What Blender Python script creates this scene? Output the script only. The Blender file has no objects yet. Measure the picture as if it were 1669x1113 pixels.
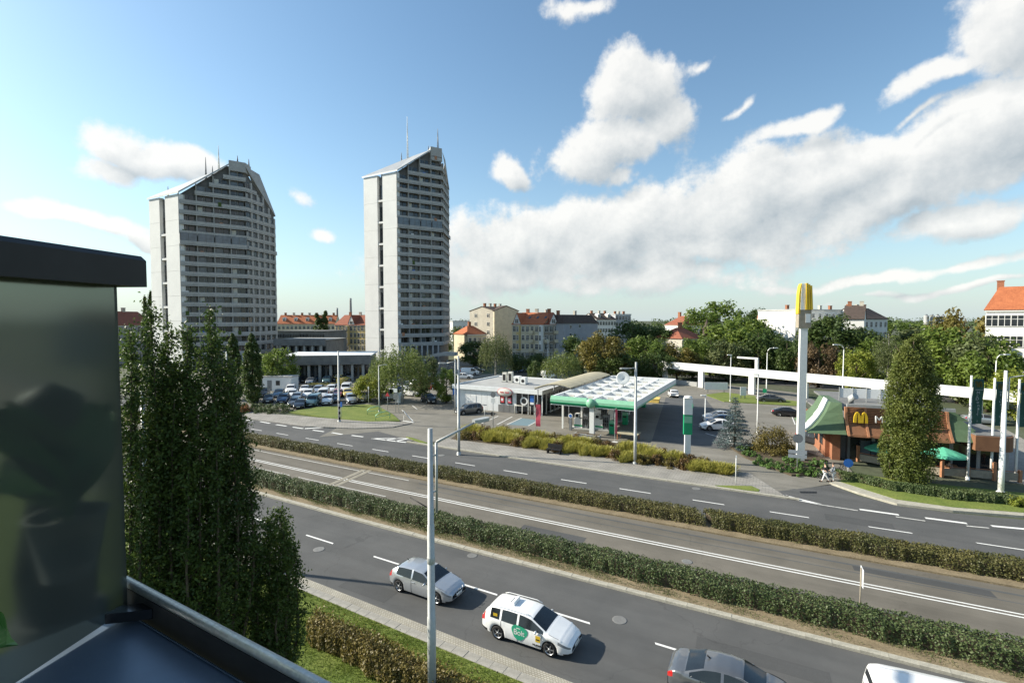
import bpy, math, random
import numpy as np
from mathutils import Vector, Matrix
R = math.radians
SC = bpy.context.scene
COL = SC.collection
random.seed(7)

# ------------------------------------------------------------------ camera, sky, sun, exposure
W_PX, H_PX, F_PX, HORIZON, EYE = 1669.0, 1113.0, 820.0, 521.0, 14.0
CX, CY = W_PX / 2, H_PX / 2
PITCH = math.atan((CY - HORIZON) / F_PX)
cam = bpy.data.cameras.new('camera')
cam.sensor_width = 36
cam.lens = 36 * F_PX / W_PX
cam.clip_start = 0.05
cam.clip_end = 6000
camo = bpy.data.objects.new('camera', cam)
camo.location = (0, 0, EYE)
camo.rotation_euler = (R(90) - PITCH, 0, 0)
COL.objects.link(camo)
SC.camera = camo

SUN_EL, SUN_DIR = R(29), Vector((-0.98, 0.20, 0)).normalized()   # horizontal direction towards the sun
sun = bpy.data.lights.new('sun', 'SUN')
sun.energy = 4.3
sun.angle = R(0.53)
sun.color = (1.0, 0.93, 0.80)
suno = bpy.data.objects.new('sun', sun)
sv = Vector((SUN_DIR.x * math.cos(SUN_EL), SUN_DIR.y * math.cos(SUN_EL), math.sin(SUN_EL)))
suno.rotation_euler = (-sv).to_track_quat('-Z', 'Y').to_euler()
COL.objects.link(suno)

SC.view_settings.view_transform = 'Standard'
SC.view_settings.look = 'None'
SC.view_settings.exposure = 1.03
SC.view_settings.gamma = 1
SC.render.engine = 'CYCLES'
SC.cycles.use_denoising = True
SC.cycles.max_bounces = 6
SC.cycles.transparent_max_bounces = 6
SC.cycles.caustics_reflective = False
SC.cycles.caustics_refractive = False


def pix_dir(x, y):
    u, v = (x - CX) / F_PX, -(y - CY) / F_PX
    return Vector((u, math.cos(PITCH) + v * math.sin(PITCH), -math.sin(PITCH) + v * math.cos(PITCH)))


def P(x, y, z=0.0):
    d = pix_dir(x, y)
    t = (z - EYE) / d.z
    return Vector((d.x * t, d.y * t, z))


def at(x, Y):
    return Vector(((x - CX) / F_PX * Y, Y, 0))


def zpx(y, Y):
    v = -(y - CY) / F_PX
    return EYE + Y * (v * math.cos(PITCH) - math.sin(PITCH)) / (math.cos(PITCH) + v * math.sin(PITCH))


def build_world():
    w = bpy.data.worlds.new('World')
    SC.world = w
    w.use_nodes = True
    nt = w.node_tree
    N, L = nt.nodes, nt.links
    N.clear()
    out = N.new('ShaderNodeOutputWorld')
    bg = N.new('ShaderNodeBackground')
    bg.inputs['Strength'].default_value = 0.095
    sky = N.new('ShaderNodeTexSky')
    sky.sky_type = 'NISHITA'
    sky.sun_disc = False
    sky.sun_elevation = SUN_EL
    sky.sun_rotation = math.atan2(SUN_DIR.x, SUN_DIR.y)
    sky.altitude = 120
    sky.air_density = 1.0
    sky.dust_density = .9
    sky.ozone_density = 2.0

    def field_group():
        g = bpy.data.node_groups.new('cloud_field', 'ShaderNodeTree')
        g.interface.new_socket('v', in_out='INPUT', socket_type='NodeSocketVector')
        g.interface.new_socket('d', in_out='OUTPUT', socket_type='NodeSocketFloat')
        n, l = g.nodes, g.links
        gi, go = n.new('NodeGroupInput'), n.new('NodeGroupOutput')

        def mth(op, a, b=None, c=None):
            m = n.new('ShaderNodeMath')
            m.operation = op
            for i, q in enumerate((a, b, c)):
                if q is None:
                    continue
                if isinstance(q, (int, float)):
                    m.inputs[i].default_value = q
                else:
                    l.new(q, m.inputs[i])
            return m.outputs[0]

        def noise(scale, det, rough, stretch=(1, 1, 1)):
            mp = n.new('ShaderNodeMapping')
            mp.inputs['Scale'].default_value = stretch
            l.new(gi.outputs[0], mp.inputs[0])
            t = n.new('ShaderNodeTexNoise')
            t.inputs['Scale'].default_value = scale
            t.inputs['Detail'].default_value = det
            t.inputs['Roughness'].default_value = rough
            l.new(mp.outputs[0], t.inputs['Vector'])
            return t
        warp = noise(5.0, 2, .55)
        wv = n.new('ShaderNodeVectorMath'); wv.operation = 'MULTIPLY_ADD'
        l.new(warp.outputs['Color'], wv.inputs[0])
        wv.inputs[1].default_value = (.16, .12, 0)
        wv.inputs[2].default_value = (-.08, -.06, 0)
        wa = n.new('ShaderNodeVectorMath'); wa.operation = 'ADD'
        l.new(gi.outputs[0], wa.inputs[0]); l.new(wv.outputs[0], wa.inputs[1])
        # clouds seen in the photograph as (pixel x, y, half width, half height, tilt, weight)
        clouds = [(1030, 140, 85, 62, -25, 1.0), (985, 238, 105, 52, -12, 1.0), (1070, 195, 72, 44, 0, .8), (995, 285, 36, 24, 30, .55),
                  (835, 280, 44, 34, 25, 1.0),
                  (205, 222, 62, 36, 10, .9), (262, 258, 110, 34, 14, .95), (190, 268, 50, 28, 0, .7), (315, 258, 50, 18, 15, .6),
                  (85, 340, 55, 22, 4, .8), (150, 352, 75, 24, 6, .9), (235, 378, 34, 14, 10, .6),
                  (530, 384, 38, 16, 5, .75), (495, 324, 18, 10, 0, .3), (950, 2, 55, 18, 0, .6),
                  (850, 402, 200, 62, -6, .9), (1000, 385, 225, 70, -8, 1.0), (1225, 328, 190, 88, -10, 1.1), (1350, 300, 170, 60, -10, 1.0), (1460, 325, 160, 58, -14, 1.0),
                  (1600, 240, 200, 90, -18, 1.1), (1300, 212, 62, 18, -22, .75), (1530, 128, 100, 20, -16, .7), (1650, 50, 70, 80, -30, .85), (1500, 195, 60, 12, -16, .5),
                  (1130, 405, 260, 40, -2, .8), (1560, 365, 110, 22, -6, .75), (1450, 440, 260, 12, -4, .6), (1560, 465, 200, 8, -3, .5),
                  (800, 440, 200, 45, 0, .7), (1000, 450, 260, 36, 0, .62), (1215, 168, 30, 10, -10, .35), (1140, 96, 20, 8, -40, .35)]
        cur = None
        for (px, py, rx, ry, tilt, wt) in clouds:
            d = pix_dir(px, py).normalized()
            az, el = math.atan2(d.x, d.y), math.asin(d.z)
            k = 1.0 / F_PX * math.cos(math.atan(abs(px - CX) / F_PX))
            mp = n.new('ShaderNodeMapping')
            mp.vector_type = 'TEXTURE'
            mp.inputs['Location'].default_value = (az, el, 0)
            mp.inputs['Rotation'].default_value = (0, 0, R(-tilt))
            mp.inputs['Scale'].default_value = (rx * k * 1.08, ry * k * 1.08, 1)
            l.new(wa.outputs[0], mp.inputs[0])
            ln = n.new('ShaderNodeVectorMath'); ln.operation = 'LENGTH'
            l.new(mp.outputs[0], ln.inputs[0])
            v = mth('MULTIPLY_ADD', ln.outputs['Value'], -wt, wt)
            cur = v if cur is None else mth('SMOOTH_MAX', cur, v, .12)
        cur = mth('MAXIMUM', cur, -.55)
        # the rest of the sky carries the same kind of clouds as the part in view
        rest = noise(2.2, 3, .55, (1, 2.0, 1))
        sx = n.new('ShaderNodeSeparateXYZ'); l.new(gi.outputs[0], sx.inputs[0])
        aaz = mth('ABSOLUTE', sx.outputs[0])
        outm = mth('MULTIPLY', mth('SUBTRACT', aaz, .88), 6); outm.node.use_clamp = True
        rr = mth('MULTIPLY', mth('SUBTRACT', rest.outputs['Fac'], .53), 3.2)
        cur = mth('MAXIMUM', cur, mth('MULTIPLY_ADD', outm, mth('ADD', rr, .6), -.6))
        fine = noise(11, 5, .60)
        fine2 = noise(42, 4, .65)
        f = mth('ADD', mth('MULTIPLY_ADD', fine.outputs['Fac'], 1.7, -.85), mth('MULTIPLY_ADD', fine2.outputs['Fac'], .5, -.25))
        dd = mth('ADD', cur, mth('MULTIPLY', f, .74))
        l.new(dd, go.inputs[0])
        return g

    tc = N.new('ShaderNodeTexCoord')
    sp = N.new('ShaderNodeSeparateXYZ')
    nv = N.new('ShaderNodeVectorMath'); nv.operation = 'NORMALIZE'
    L.new(tc.outputs['Generated'], nv.inputs[0])
    L.new(nv.outputs[0], sp.inputs[0])

    def mt(op, a, b=None, clamp=False):
        m = N.new('ShaderNodeMath')
        m.operation = op
        m.use_clamp = clamp
        for i, q in enumerate((a, b)):
            if q is None:
                continue
            if isinstance(q, (int, float)):
                m.inputs[i].default_value = q
            else:
                L.new(q, m.inputs[i])
        return m.outputs[0]
    az = mt('ARCTAN2', sp.outputs[0], sp.outputs[1])
    el = mt('ARCSINE', sp.outputs[2])
    cb = N.new('ShaderNodeCombineXYZ')
    L.new(az, cb.inputs[0]); L.new(el, cb.inputs[1])
    grp = field_group()
    g1 = N.new('ShaderNodeGroup'); g1.node_tree = grp
    L.new(cb.outputs[0], g1.inputs[0])
    off = N.new('ShaderNodeVectorMath'); off.operation = 'ADD'
    off.inputs[1].default_value = (-.022, .030, 0)
    L.new(cb.outputs[0], off.inputs[0])
    g2 = N.new('ShaderNodeGroup'); g2.node_tree = grp
    L.new(off.outputs[0], g2.inputs[0])
    alpha = N.new('ShaderNodeMapRange')
    alpha.interpolation_type = 'SMOOTHSTEP'
    alpha.inputs['From Min'].default_value = .0
    alpha.inputs['From Max'].default_value = .38
    L.new(g1.outputs[0], alpha.inputs['Value'])
    lit = mt('MULTIPLY_ADD', mt('SUBTRACT', g1.outputs[0], g2.outputs[0]), 1.0)
    lit.node.inputs[2].default_value = .64
    lit2 = mt('SUBTRACT', lit, mt('MULTIPLY', mt('MAXIMUM', mt('SUBTRACT', g1.outputs[0], .25), 0), .42), True)
    ramp = N.new('ShaderNodeMix'); ramp.data_type = 'RGBA'
    L.new(lit2, ramp.inputs[0])
    ramp.inputs[6].default_value = (2.5, 2.8, 3.0, 1)
    ramp.inputs[7].default_value = (5.3, 5.25, 5.05, 1)
    up = mt('MULTIPLY', mt('ADD', el, .01), 30, True)
    a2 = mt('MULTIPLY', mt('MULTIPLY', alpha.outputs[0], up), .93)
    mix = N.new('ShaderNodeMix'); mix.data_type = 'RGBA'
    L.new(a2, mix.inputs[0])
    tint = N.new('ShaderNodeMix'); tint.data_type = 'RGBA'; tint.blend_type = 'MULTIPLY'
    tint.inputs[0].default_value = 1
    L.new(sky.outputs[0], tint.inputs[6]); tint.inputs[7].default_value = (.84, .985, .97, 1)
    hz = mt('POWER', 2.71828, mt('MULTIPLY', mt('MAXIMUM', el, 0), -7.5))
    hmix = N.new('ShaderNodeMix'); hmix.data_type = 'RGBA'
    L.new(mt('MULTIPLY', hz, .85), hmix.inputs[0])
    L.new(tint.outputs[2], hmix.inputs[6]); hmix.inputs[7].default_value = (3.45, 3.95, 4.05, 1)
    L.new(hmix.outputs[2], mix.inputs[6])
    L.new(ramp.outputs[2], mix.inputs[7])
    L.new(mix.outputs[2], bg.inputs['Color'])
    L.new(bg.outputs[0], out.inputs['Surface'])
    w.cycles.sampling_method = 'MANUAL'
    w.cycles.sample_map_resolution = 1024


build_world()

# ------------------------------------------------------------------ materials
MATS = {}


def M(name, col=None, rough=.75, metal=0.0, var=.14, vs=2.0, col2=None, bump=0.0, bs=30.0, spec=.35, coat=0.0, fine=0.0, fs=60.0):
    if name in MATS:
        return MATS[name]
    m = bpy.data.materials.new(name)
    m.use_nodes = True
    nt = m.node_tree
    N, L = nt.nodes, nt.links
    b = N['Principled BSDF']
    b.inputs['Roughness'].default_value = rough
    b.inputs['Metallic'].default_value = metal
    b.inputs['Specular IOR Level'].default_value = spec
    b.inputs['Coat Weight'].default_value = coat
    b.inputs['Coat Roughness'].default_value = .05
    tc = N.new('ShaderNodeTexCoord')
    n1 = N.new('ShaderNodeTexNoise')
    n1.inputs['Scale'].default_value = vs
    n1.inputs['Detail'].default_value = 6
    n1.inputs['Roughness'].default_value = .62
    L.new(tc.outputs['Object'], n1.inputs['Vector'])
    mr = N.new('ShaderNodeMapRange')
    mr.inputs['From Min'].default_value = .3
    mr.inputs['From Max'].default_value = .7
    L.new(n1.outputs['Fac'], mr.inputs['Value'])
    mx = N.new('ShaderNodeMix'); mx.data_type = 'RGBA'
    L.new(mr.outputs[0], mx.inputs[0])
    c2 = col2 if col2 else tuple(min(1, c * (1 + var)) for c in col)
    c1 = col if col2 else tuple(c * (1 - var) for c in col)
    mx.inputs[6].default_value = (*c1, 1)
    mx.inputs[7].default_value = (*c2, 1)
    last = mx.outputs[2]
    if fine > 0:
        n2 = N.new('ShaderNodeTexNoise')
        n2.inputs['Scale'].default_value = fs
        n2.inputs['Detail'].default_value = 3
        L.new(tc.outputs['Object'], n2.inputs['Vector'])
        hs = N.new('ShaderNodeHueSaturation')
        mm = N.new('ShaderNodeMapRange')
        mm.inputs['From Min'].default_value = .3; mm.inputs['From Max'].default_value = .7
        mm.inputs['To Min'].default_value = 1 - fine; mm.inputs['To Max'].default_value = 1 + fine
        L.new(n2.outputs['Fac'], mm.inputs['Value'])
        L.new(mm.outputs[0], hs.inputs['Value'])
        L.new(last, hs.inputs['Color'])
        last = hs.outputs[0]
    L.new(last, b.inputs['Base Color'])
    if bump > 0:
        n3 = N.new('ShaderNodeTexNoise')
        n3.inputs['Scale'].default_value = bs
        n3.inputs['Detail'].default_value = 4
        L.new(tc.outputs['Object'], n3.inputs['Vector'])
        bp = N.new('ShaderNodeBump')
        bp.inputs['Strength'].default_value = bump
        bp.inputs['Distance'].default_value = .02
        L.new(n3.outputs['Fac'], bp.inputs['Height'])
        L.new(bp.outputs[0], b.inputs['Normal'])
    m['last'] = 0
    MATS[name] = m
    return m


def leaf_mat(name, ca, cb, tr=.35, rnd_amt=1.0):
    m = bpy.data.materials.new(name)
    m.use_nodes = True
    nt = m.node_tree
    N, L = nt.nodes, nt.links
    N.remove(N['Principled BSDF'])
    out = N['Material Output']
    at_ = N.new('ShaderNodeAttribute'); at_.attribute_name = 'rnd'
    tc = N.new('ShaderNodeTexCoord')
    no = N.new('ShaderNodeTexNoise'); no.inputs['Scale'].default_value = .55; no.inputs['Detail'].default_value = 3
    L.new(tc.outputs['Object'], no.inputs['Vector'])
    ad = N.new('ShaderNodeMath'); ad.operation = 'MULTIPLY_ADD'
    L.new(at_.outputs['Fac'], ad.inputs[0]); ad.inputs[1].default_value = .6 * rnd_amt
    mr = N.new('ShaderNodeMapRange')
    mr.inputs['From Min'].default_value = .35; mr.inputs['From Max'].default_value = .65
    mr.inputs['To Min'].default_value = 0; mr.inputs['To Max'].default_value = .55
    L.new(no.outputs['Fac'], mr.inputs['Value'])
    L.new(mr.outputs[0], ad.inputs[2])
    mx = N.new('ShaderNodeMix'); mx.data_type = 'RGBA'
    L.new(ad.outputs[0], mx.inputs[0])
    mx.inputs[6].default_value = (*ca, 1); mx.inputs[7].default_value = (*cb, 1)
    pr = N.new('ShaderNodeBsdfPrincipled')
    pr.inputs['Roughness'].default_value = .5
    pr.inputs['Specular IOR Level'].default_value = .3
    L.new(mx.outputs[2], pr.inputs['Base Color'])
    tl = N.new('ShaderNodeBsdfTranslucent')
    L.new(mx.outputs[2], tl.inputs['Color'])
    ms = N.new('ShaderNodeMixShader'); ms.inputs[0].default_value = tr
    L.new(pr.outputs[0], ms.inputs[1]); L.new(tl.outputs[0], ms.inputs[2])
    L.new(ms.outputs[0], out.inputs['Surface'])
    MATS[name] = m
    return m


def asphalt(name, c1, c2, patch=.10, angle=-28, speck=(.25, .25, .24)):
    """asphalt: fine aggregate, long wheel-track streaks along the road, patches and thin cracks"""
    m = bpy.data.materials.new(name)
    m.use_nodes = True
    nt = m.node_tree
    N, L = nt.nodes, nt.links
    b = N['Principled BSDF']
    b.inputs['Roughness'].default_value = .82
    b.inputs['Specular IOR Level'].default_value = .3
    tc = N.new('ShaderNodeTexCoord')
    mp = N.new('ShaderNodeMapping')
    mp.inputs['Rotation'].default_value = (0, 0, R(-angle))
    L.new(tc.outputs['Object'], mp.inputs[0])

    def noise(scale, det, stretch=(1, 1, 1)):
        q = N.new('ShaderNodeMapping'); q.inputs['Scale'].default_value = stretch
        L.new(mp.outputs[0], q.inputs[0])
        t = N.new('ShaderNodeTexNoise')
        t.inputs['Scale'].default_value = scale; t.inputs['Detail'].default_value = det; t.inputs['Roughness'].default_value = .6
        L.new(q.outputs[0], t.inputs['Vector'])
        return t.outputs['Fac']

    def rng(v, a, b_, c, d):
        r = N.new('ShaderNodeMapRange')
        for i, q in zip(('From Min', 'From Max', 'To Min', 'To Max'), (a, b_, c, d)):
            r.inputs[i].default_value = q
        L.new(v, r.inputs['Value'])
        return r.outputs[0]

    def mul(a, b_):
        r = N.new('ShaderNodeMath'); r.operation = 'MULTIPLY'
        L.new(a, r.inputs[0]); L.new(b_, r.inputs[1])
        return r.outputs[0]
    mx = N.new('ShaderNodeMix'); mx.data_type = 'RGBA'
    L.new(rng(noise(.22, 5), .35, .65, 0, 1), mx.inputs[0])
    mx.inputs[6].default_value = (*c1, 1); mx.inputs[7].default_value = (*c2, 1)
    v = mul(rng(noise(1.0, 3, (.03, .9, 1)), .3, .7, 1 - patch, 1 + patch), rng(noise(55, 2), .25, .75, .72, 1.28))
    v = mul(v, rng(noise(.5, 6), .3, .7, 1 - patch * .7, 1 + patch * .7))
    vor = N.new('ShaderNodeTexVoronoi'); vor.feature = 'DISTANCE_TO_EDGE'; vor.inputs['Scale'].default_value = .13
    wob = N.new('ShaderNodeVectorMath'); wob.operation = 'MULTIPLY_ADD'
    nz = N.new('ShaderNodeTexNoise'); nz.inputs['Scale'].default_value = .9; nz.inputs['Detail'].default_value = 5
    L.new(mp.outputs[0], nz.inputs['Vector'])
    L.new(nz.outputs['Color'], wob.inputs[0]); wob.inputs[1].default_value = (2.2, 2.2, 0); L.new(mp.outputs[0], wob.inputs[2])
    L.new(wob.outputs[0], vor.inputs['Vector'])
    v = mul(v, rng(vor.outputs['Distance'], .0, .004, .80, 1))
    hs = N.new('ShaderNodeHueSaturation')
    L.new(mx.outputs[2], hs.inputs['Color']); L.new(v, hs.inputs['Value'])
    L.new(hs.outputs[0], b.inputs['Base Color'])
    bp = N.new('ShaderNodeBump'); bp.inputs['Strength'].default_value = .25; bp.inputs['Distance'].default_value = .01
    L.new(noise(60, 3), bp.inputs['Height']); L.new(bp.outputs[0], b.inputs['Normal'])
    MATS[name] = m
    return m


def paving(name, c1, c2, mortar, bw, bh, angle=-28, rough=.85):
    m = bpy.data.materials.new(name)
    m.use_nodes = True
    nt = m.node_tree
    N, L = nt.nodes, nt.links
    b = N['Principled BSDF']
    b.inputs['Roughness'].default_value = rough
    tc = N.new('ShaderNodeTexCoord')
    mp = N.new('ShaderNodeMapping'); mp.inputs['Rotation'].default_value = (0, 0, R(-angle))
    L.new(tc.outputs['Object'], mp.inputs[0])
    br = N.new('ShaderNodeTexBrick')
    br.inputs['Color1'].default_value = (*c1, 1); br.inputs['Color2'].default_value = (*c2, 1); br.inputs['Mortar'].default_value = (*mortar, 1)
    br.inputs['Scale'].default_value = 1; br.inputs['Brick Width'].default_value = bw; br.inputs['Row Height'].default_value = bh
    br.inputs['Mortar Size'].default_value = .02; br.inputs['Bias'].default_value = 0
    L.new(mp.outputs[0], br.inputs['Vector'])
    no = N.new('ShaderNodeTexNoise'); no.inputs['Scale'].default_value = .6; no.inputs['Detail'].default_value = 8
    L.new(tc.outputs['Object'], no.inputs['Vector'])
    mr = N.new('ShaderNodeMapRange'); mr.inputs['From Min'].default_value = .3; mr.inputs['From Max'].default_value = .7
    mr.inputs['To Min'].default_value = .78; mr.inputs['To Max'].default_value = 1.15
    L.new(no.outputs['Fac'], mr.inputs['Value'])
    hs = N.new('ShaderNodeHueSaturation')
    L.new(br.outputs['Color'], hs.inputs['Color']); L.new(mr.outputs[0], hs.inputs['Value'])
    L.new(hs.outputs[0], b.inputs['Base Color'])
    bp = N.new('ShaderNodeBump'); bp.inputs['Strength'].default_value = .4; bp.inputs['Distance'].default_value = .02
    L.new(br.outputs['Fac'], bp.inputs['Height']); bp.invert = True
    L.new(bp.outputs[0], b.inputs['Normal'])
    MATS[name] = m
    return m


asphalt('asphalt', (.080, .081, .080), (.102, .101, .098))
asphalt('asphalt_tram', (.125, .113, .092), (.155, .140, .115), .16)
asphalt('asphalt_old', (.165, .155, .130), (.205, .192, .165), .12)
asphalt('asphalt_dark', (.085, .088, .088), (.105, .107, .106), .10)
asphalt('asphalt_patch', (.066, .067, .066), (.080, .080, .079), .10)
paving('pavement', (.26, .245, .215), (.30, .28, .25), (.16, .15, .13), .5, .25)
paving('setts', (.34, .315, .26), (.42, .395, .335), (.25, .23, .18), .13, .10)
M('kerb', (.36, .34, .28), .9, var=.2, vs=3, bump=.3, fine=.15, fs=25)
M('slab', (.30, .285, .25), .9, var=.2, vs=1.5, bump=.3, fine=.12, fs=30)
M('dirt', (.16, .125, .075), .95, col2=(.25, .20, .125), vs=1.2, bump=.5, bs=18, fine=.25, fs=12)
M('lawn', (.090, .135, .020), .95, col2=(.170, .195, .040), vs=.5, bump=.6, bs=22, fine=.3, fs=9)
M('soil', (.06, .045, .03), .95, col2=(.10, .08, .05), vs=1.5, bump=.5)
M('ground', (.10, .10, .075), .95, col2=(.06, .08, .035), vs=.05, fine=.2, fs=1)
M('road_paint', (.62, .62, .59), .7, col2=(.78, .77, .74), vs=6, fine=.12, fs=40)
M('road_paint_worn', (.36, .355, .33), .8, col2=(.62, .61, .57), vs=3, fine=.2, fs=30)
M('blue_paint', (.12, .19, .22), .8, col2=(.17, .24, .27), vs=3)
M('concrete', (.36, .36, .345), .85, var=.14, vs=.6, bump=.15, bs=12, fine=.08, fs=9)
M('concrete_dark', (.17, .17, .165), .85, var=.2, vs=.7, bump=.15, fine=.1, fs=9)
M('tower_white', (.76, .755, .72), .8, col2=(.68, .675, .65), vs=.25, fine=.05, fs=4)
M('tower_grey', (.42, .415, .395), .85, col2=(.33, .325, .31), vs=.5, fine=.12, fs=5)
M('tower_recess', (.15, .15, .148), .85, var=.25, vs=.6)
M('roof_metal', (.40, .405, .40), .5, metal=.3, var=.12, vs=.5)
M('glass', (.018, .022, .026), .08, var=.5, vs=.5, spec=.6)
M('glass_light', (.10, .12, .14), .12, var=.6, vs=.4, spec=.6)
M('white_plaster', (.70, .69, .65), .85, var=.07, vs=.5, fine=.05, fs=6)
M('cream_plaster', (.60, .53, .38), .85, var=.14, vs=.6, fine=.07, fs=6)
M('yellow_plaster', (.62, .48, .22), .85, var=.12, vs=.5, fine=.07, fs=6)
M('grey_plaster', (.34, .35, .37), .85, var=.12, vs=.4, fine=.07, fs=5)
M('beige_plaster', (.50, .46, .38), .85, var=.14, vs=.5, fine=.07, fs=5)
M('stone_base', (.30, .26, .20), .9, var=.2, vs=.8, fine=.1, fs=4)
M('tile_orange', (.46, .155, .065), .85, col2=(.34, .105, .045), vs=1.2, bump=.4, bs=8, fine=.12, fs=6)
M('tile_red', (.30, .10, .055), .85, col2=(.22, .075, .045), vs=1.2, bump=.4, bs=8, fine=.12, fs=6)
M('tile_dark', (.075, .055, .045), .85, var=.25, vs=1.2, bump=.4, bs=8)
M('brick', (.34, .15, .08), .88, col2=(.27, .11, .06), vs=3, fine=.15, fs=10)
M('bark', (.085, .065, .045), .95, var=.35, vs=6, bump=.8, bs=25)
M('bark_birch', (.42, .40, .36), .85, col2=(.18, .17, .15), vs=5)
M('galv', (.42, .43, .42), .55, metal=.35, var=.10, vs=3, fine=.06, fs=20)
M('white_metal', (.74, .74, .71), .45, var=.06, vs=2, fine=.04, fs=10)
M('white_sheet', (.72, .73, .72), .5, var=.07, vs=.7, fine=.04, fs=5)
M('grey_metal', (.20, .21, .22), .5, metal=.4, var=.12, vs=3)
M('black', (.016, .016, .017), .55, var=.3, vs=4)
M('black_gloss', (.012, .012, .013), .25, var=.3, vs=2, coat=.3)
M('rubber', (.018, .018, .018), .85, var=.3, vs=8)
M('rim', (.45, .46, .47), .35, metal=.8, var=.1, vs=4)
M('red', (.55, .05, .06), .5, var=.12, vs=3)
M('pink_red', (.62, .10, .14), .6, var=.15, vs=2)
M('green_sign', (.015, .30, .13), .45, var=.1, vs=2)
M('green_pale', (.22, .47, .31), .45, var=.08, vs=2)
M('green_roof', (.10, .155, .085), .6, col2=(.08, .13, .07), vs=1.5, fine=.06, fs=10)
M('green_cloth', (.10, .42, .27), .8, var=.14, vs=3)
M('green_banner', (.025, .075, .06), .8, var=.2, vs=2)
M('brown_clad', (.235, .115, .06), .7, col2=(.18, .085, .045), vs=2, fine=.1, fs=8)
M('wood_orange', (.36, .17, .09), .6, var=.18, vs=4, fine=.1, fs=10)
M('yellow', (.62, .42, .03), .45, var=.06, vs=2)
M('yellow_box', (.66, .50, .15), .6, var=.1, vs=2)
M('tan_sheet', (.40, .36, .25), .7, var=.14, vs=1, fine=.06, fs=6)
M('blue_sign', (.03, .13, .42), .5, var=.1, vs=3)
M('sign_grey', (.34, .36, .38), .5, var=.1, vs=3)
M('skin', (.50, .31, .22), .6, var=.08, vs=6)
M('cloth_white', (.70, .70, .68), .9, var=.1, vs=5)
M('cloth_black', (.02, .02, .022), .9, var=.3, vs=5)
M('cloth_pink', (.62, .46, .44), .9, var=.1, vs=5)
M('orange_flower', (.50, .17, .07), .8, col2=(.20, .14, .05), vs=5)
M('cream_panel', (.60, .585, .52), .7, var=.1, vs=1)
M('plate', (.75, .75, .72), .5, var=.05, vs=4)
M('lens_white', (.20, .21, .22), .08, var=.2, vs=6, spec=.6, coat=.6)
M('lens_red', (.35, .012, .012), .15, var=.2, vs=6, spec=.6, coat=.6)
for n_, c_, mt_ in (('silver', (.47, .49, .51), .55), ('white', (.80, .80, .79), 0), ('black', (.012, .012, .014), 0), ('grey', (.11, .115, .12), .5),
                    ('blue', (.03, .075, .15), .4), ('red', (.32, .03, .03), .1), ('yellow', (.62, .47, .10), 0), ('beige', (.50, .46, .36), .2),
                    ('teal', (.13, .22, .23), .4), ('steel', (.15, .158, .168), .5)):
    M('paint_' + n_, c_, .28, metal=mt_, var=.04, vs=2, spec=.5, coat=.9)
leaf_mat('leaf_oak', (.030, .058, .015), (.098, .145, .032), .42)
leaf_mat('leaf_green', (0.079, 0.134, 0.026), (0.198, 0.258, 0.050), 0.44)
leaf_mat('leaf_dark', (0.043, 0.079, 0.024), (0.114, 0.156, 0.041), 0.40)
leaf_mat('leaf_yellow', (0.148, 0.200, 0.031), (0.348, 0.365, 0.061), 0.41)
leaf_mat('leaf_birch', (.095, .135, .034), (.20, .24, .07), .4)
leaf_mat('leaf_autumn', (.100, .098, .024), (.235, .190, .046), .38)
leaf_mat('leaf_brown', (0.086, 0.066, 0.035), (0.182, 0.122, 0.061), 0.34)
leaf_mat('leaf_olive', (0.078, 0.108, 0.038), (0.166, 0.188, 0.073), 0.36)
leaf_mat('leaf_spruce', (0.063, 0.098, 0.098), (0.138, 0.184, 0.178), .12)
leaf_mat('leaf_column', (.062, .095, .020), (.175, .195, .045), .34)
leaf_mat('leaf_hedge', (.050, .082, .026), (.125, .160, .060), .26)
leaf_mat('leaf_hedge_rust', (.066, .080, .024), (.165, .148, .050), .28)
leaf_mat('leaf_shrub', (.095, .082, .020), (.225, .175, .045), .28)
leaf_mat('leaf_red_shrub', (0.080, 0.041, 0.020), (0.189, 0.123, 0.041), .24)
leaf_mat('leaf_juniper', (0.058, 0.123, 0.029), (0.152, 0.246, 0.058), .25)
leaf_mat('blade_yellow', (.21, .215, .04), (.42, .38, .09), .38)
leaf_mat('blade_grass', (.075, .125, .018), (.175, .225, .042), .38)


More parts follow.
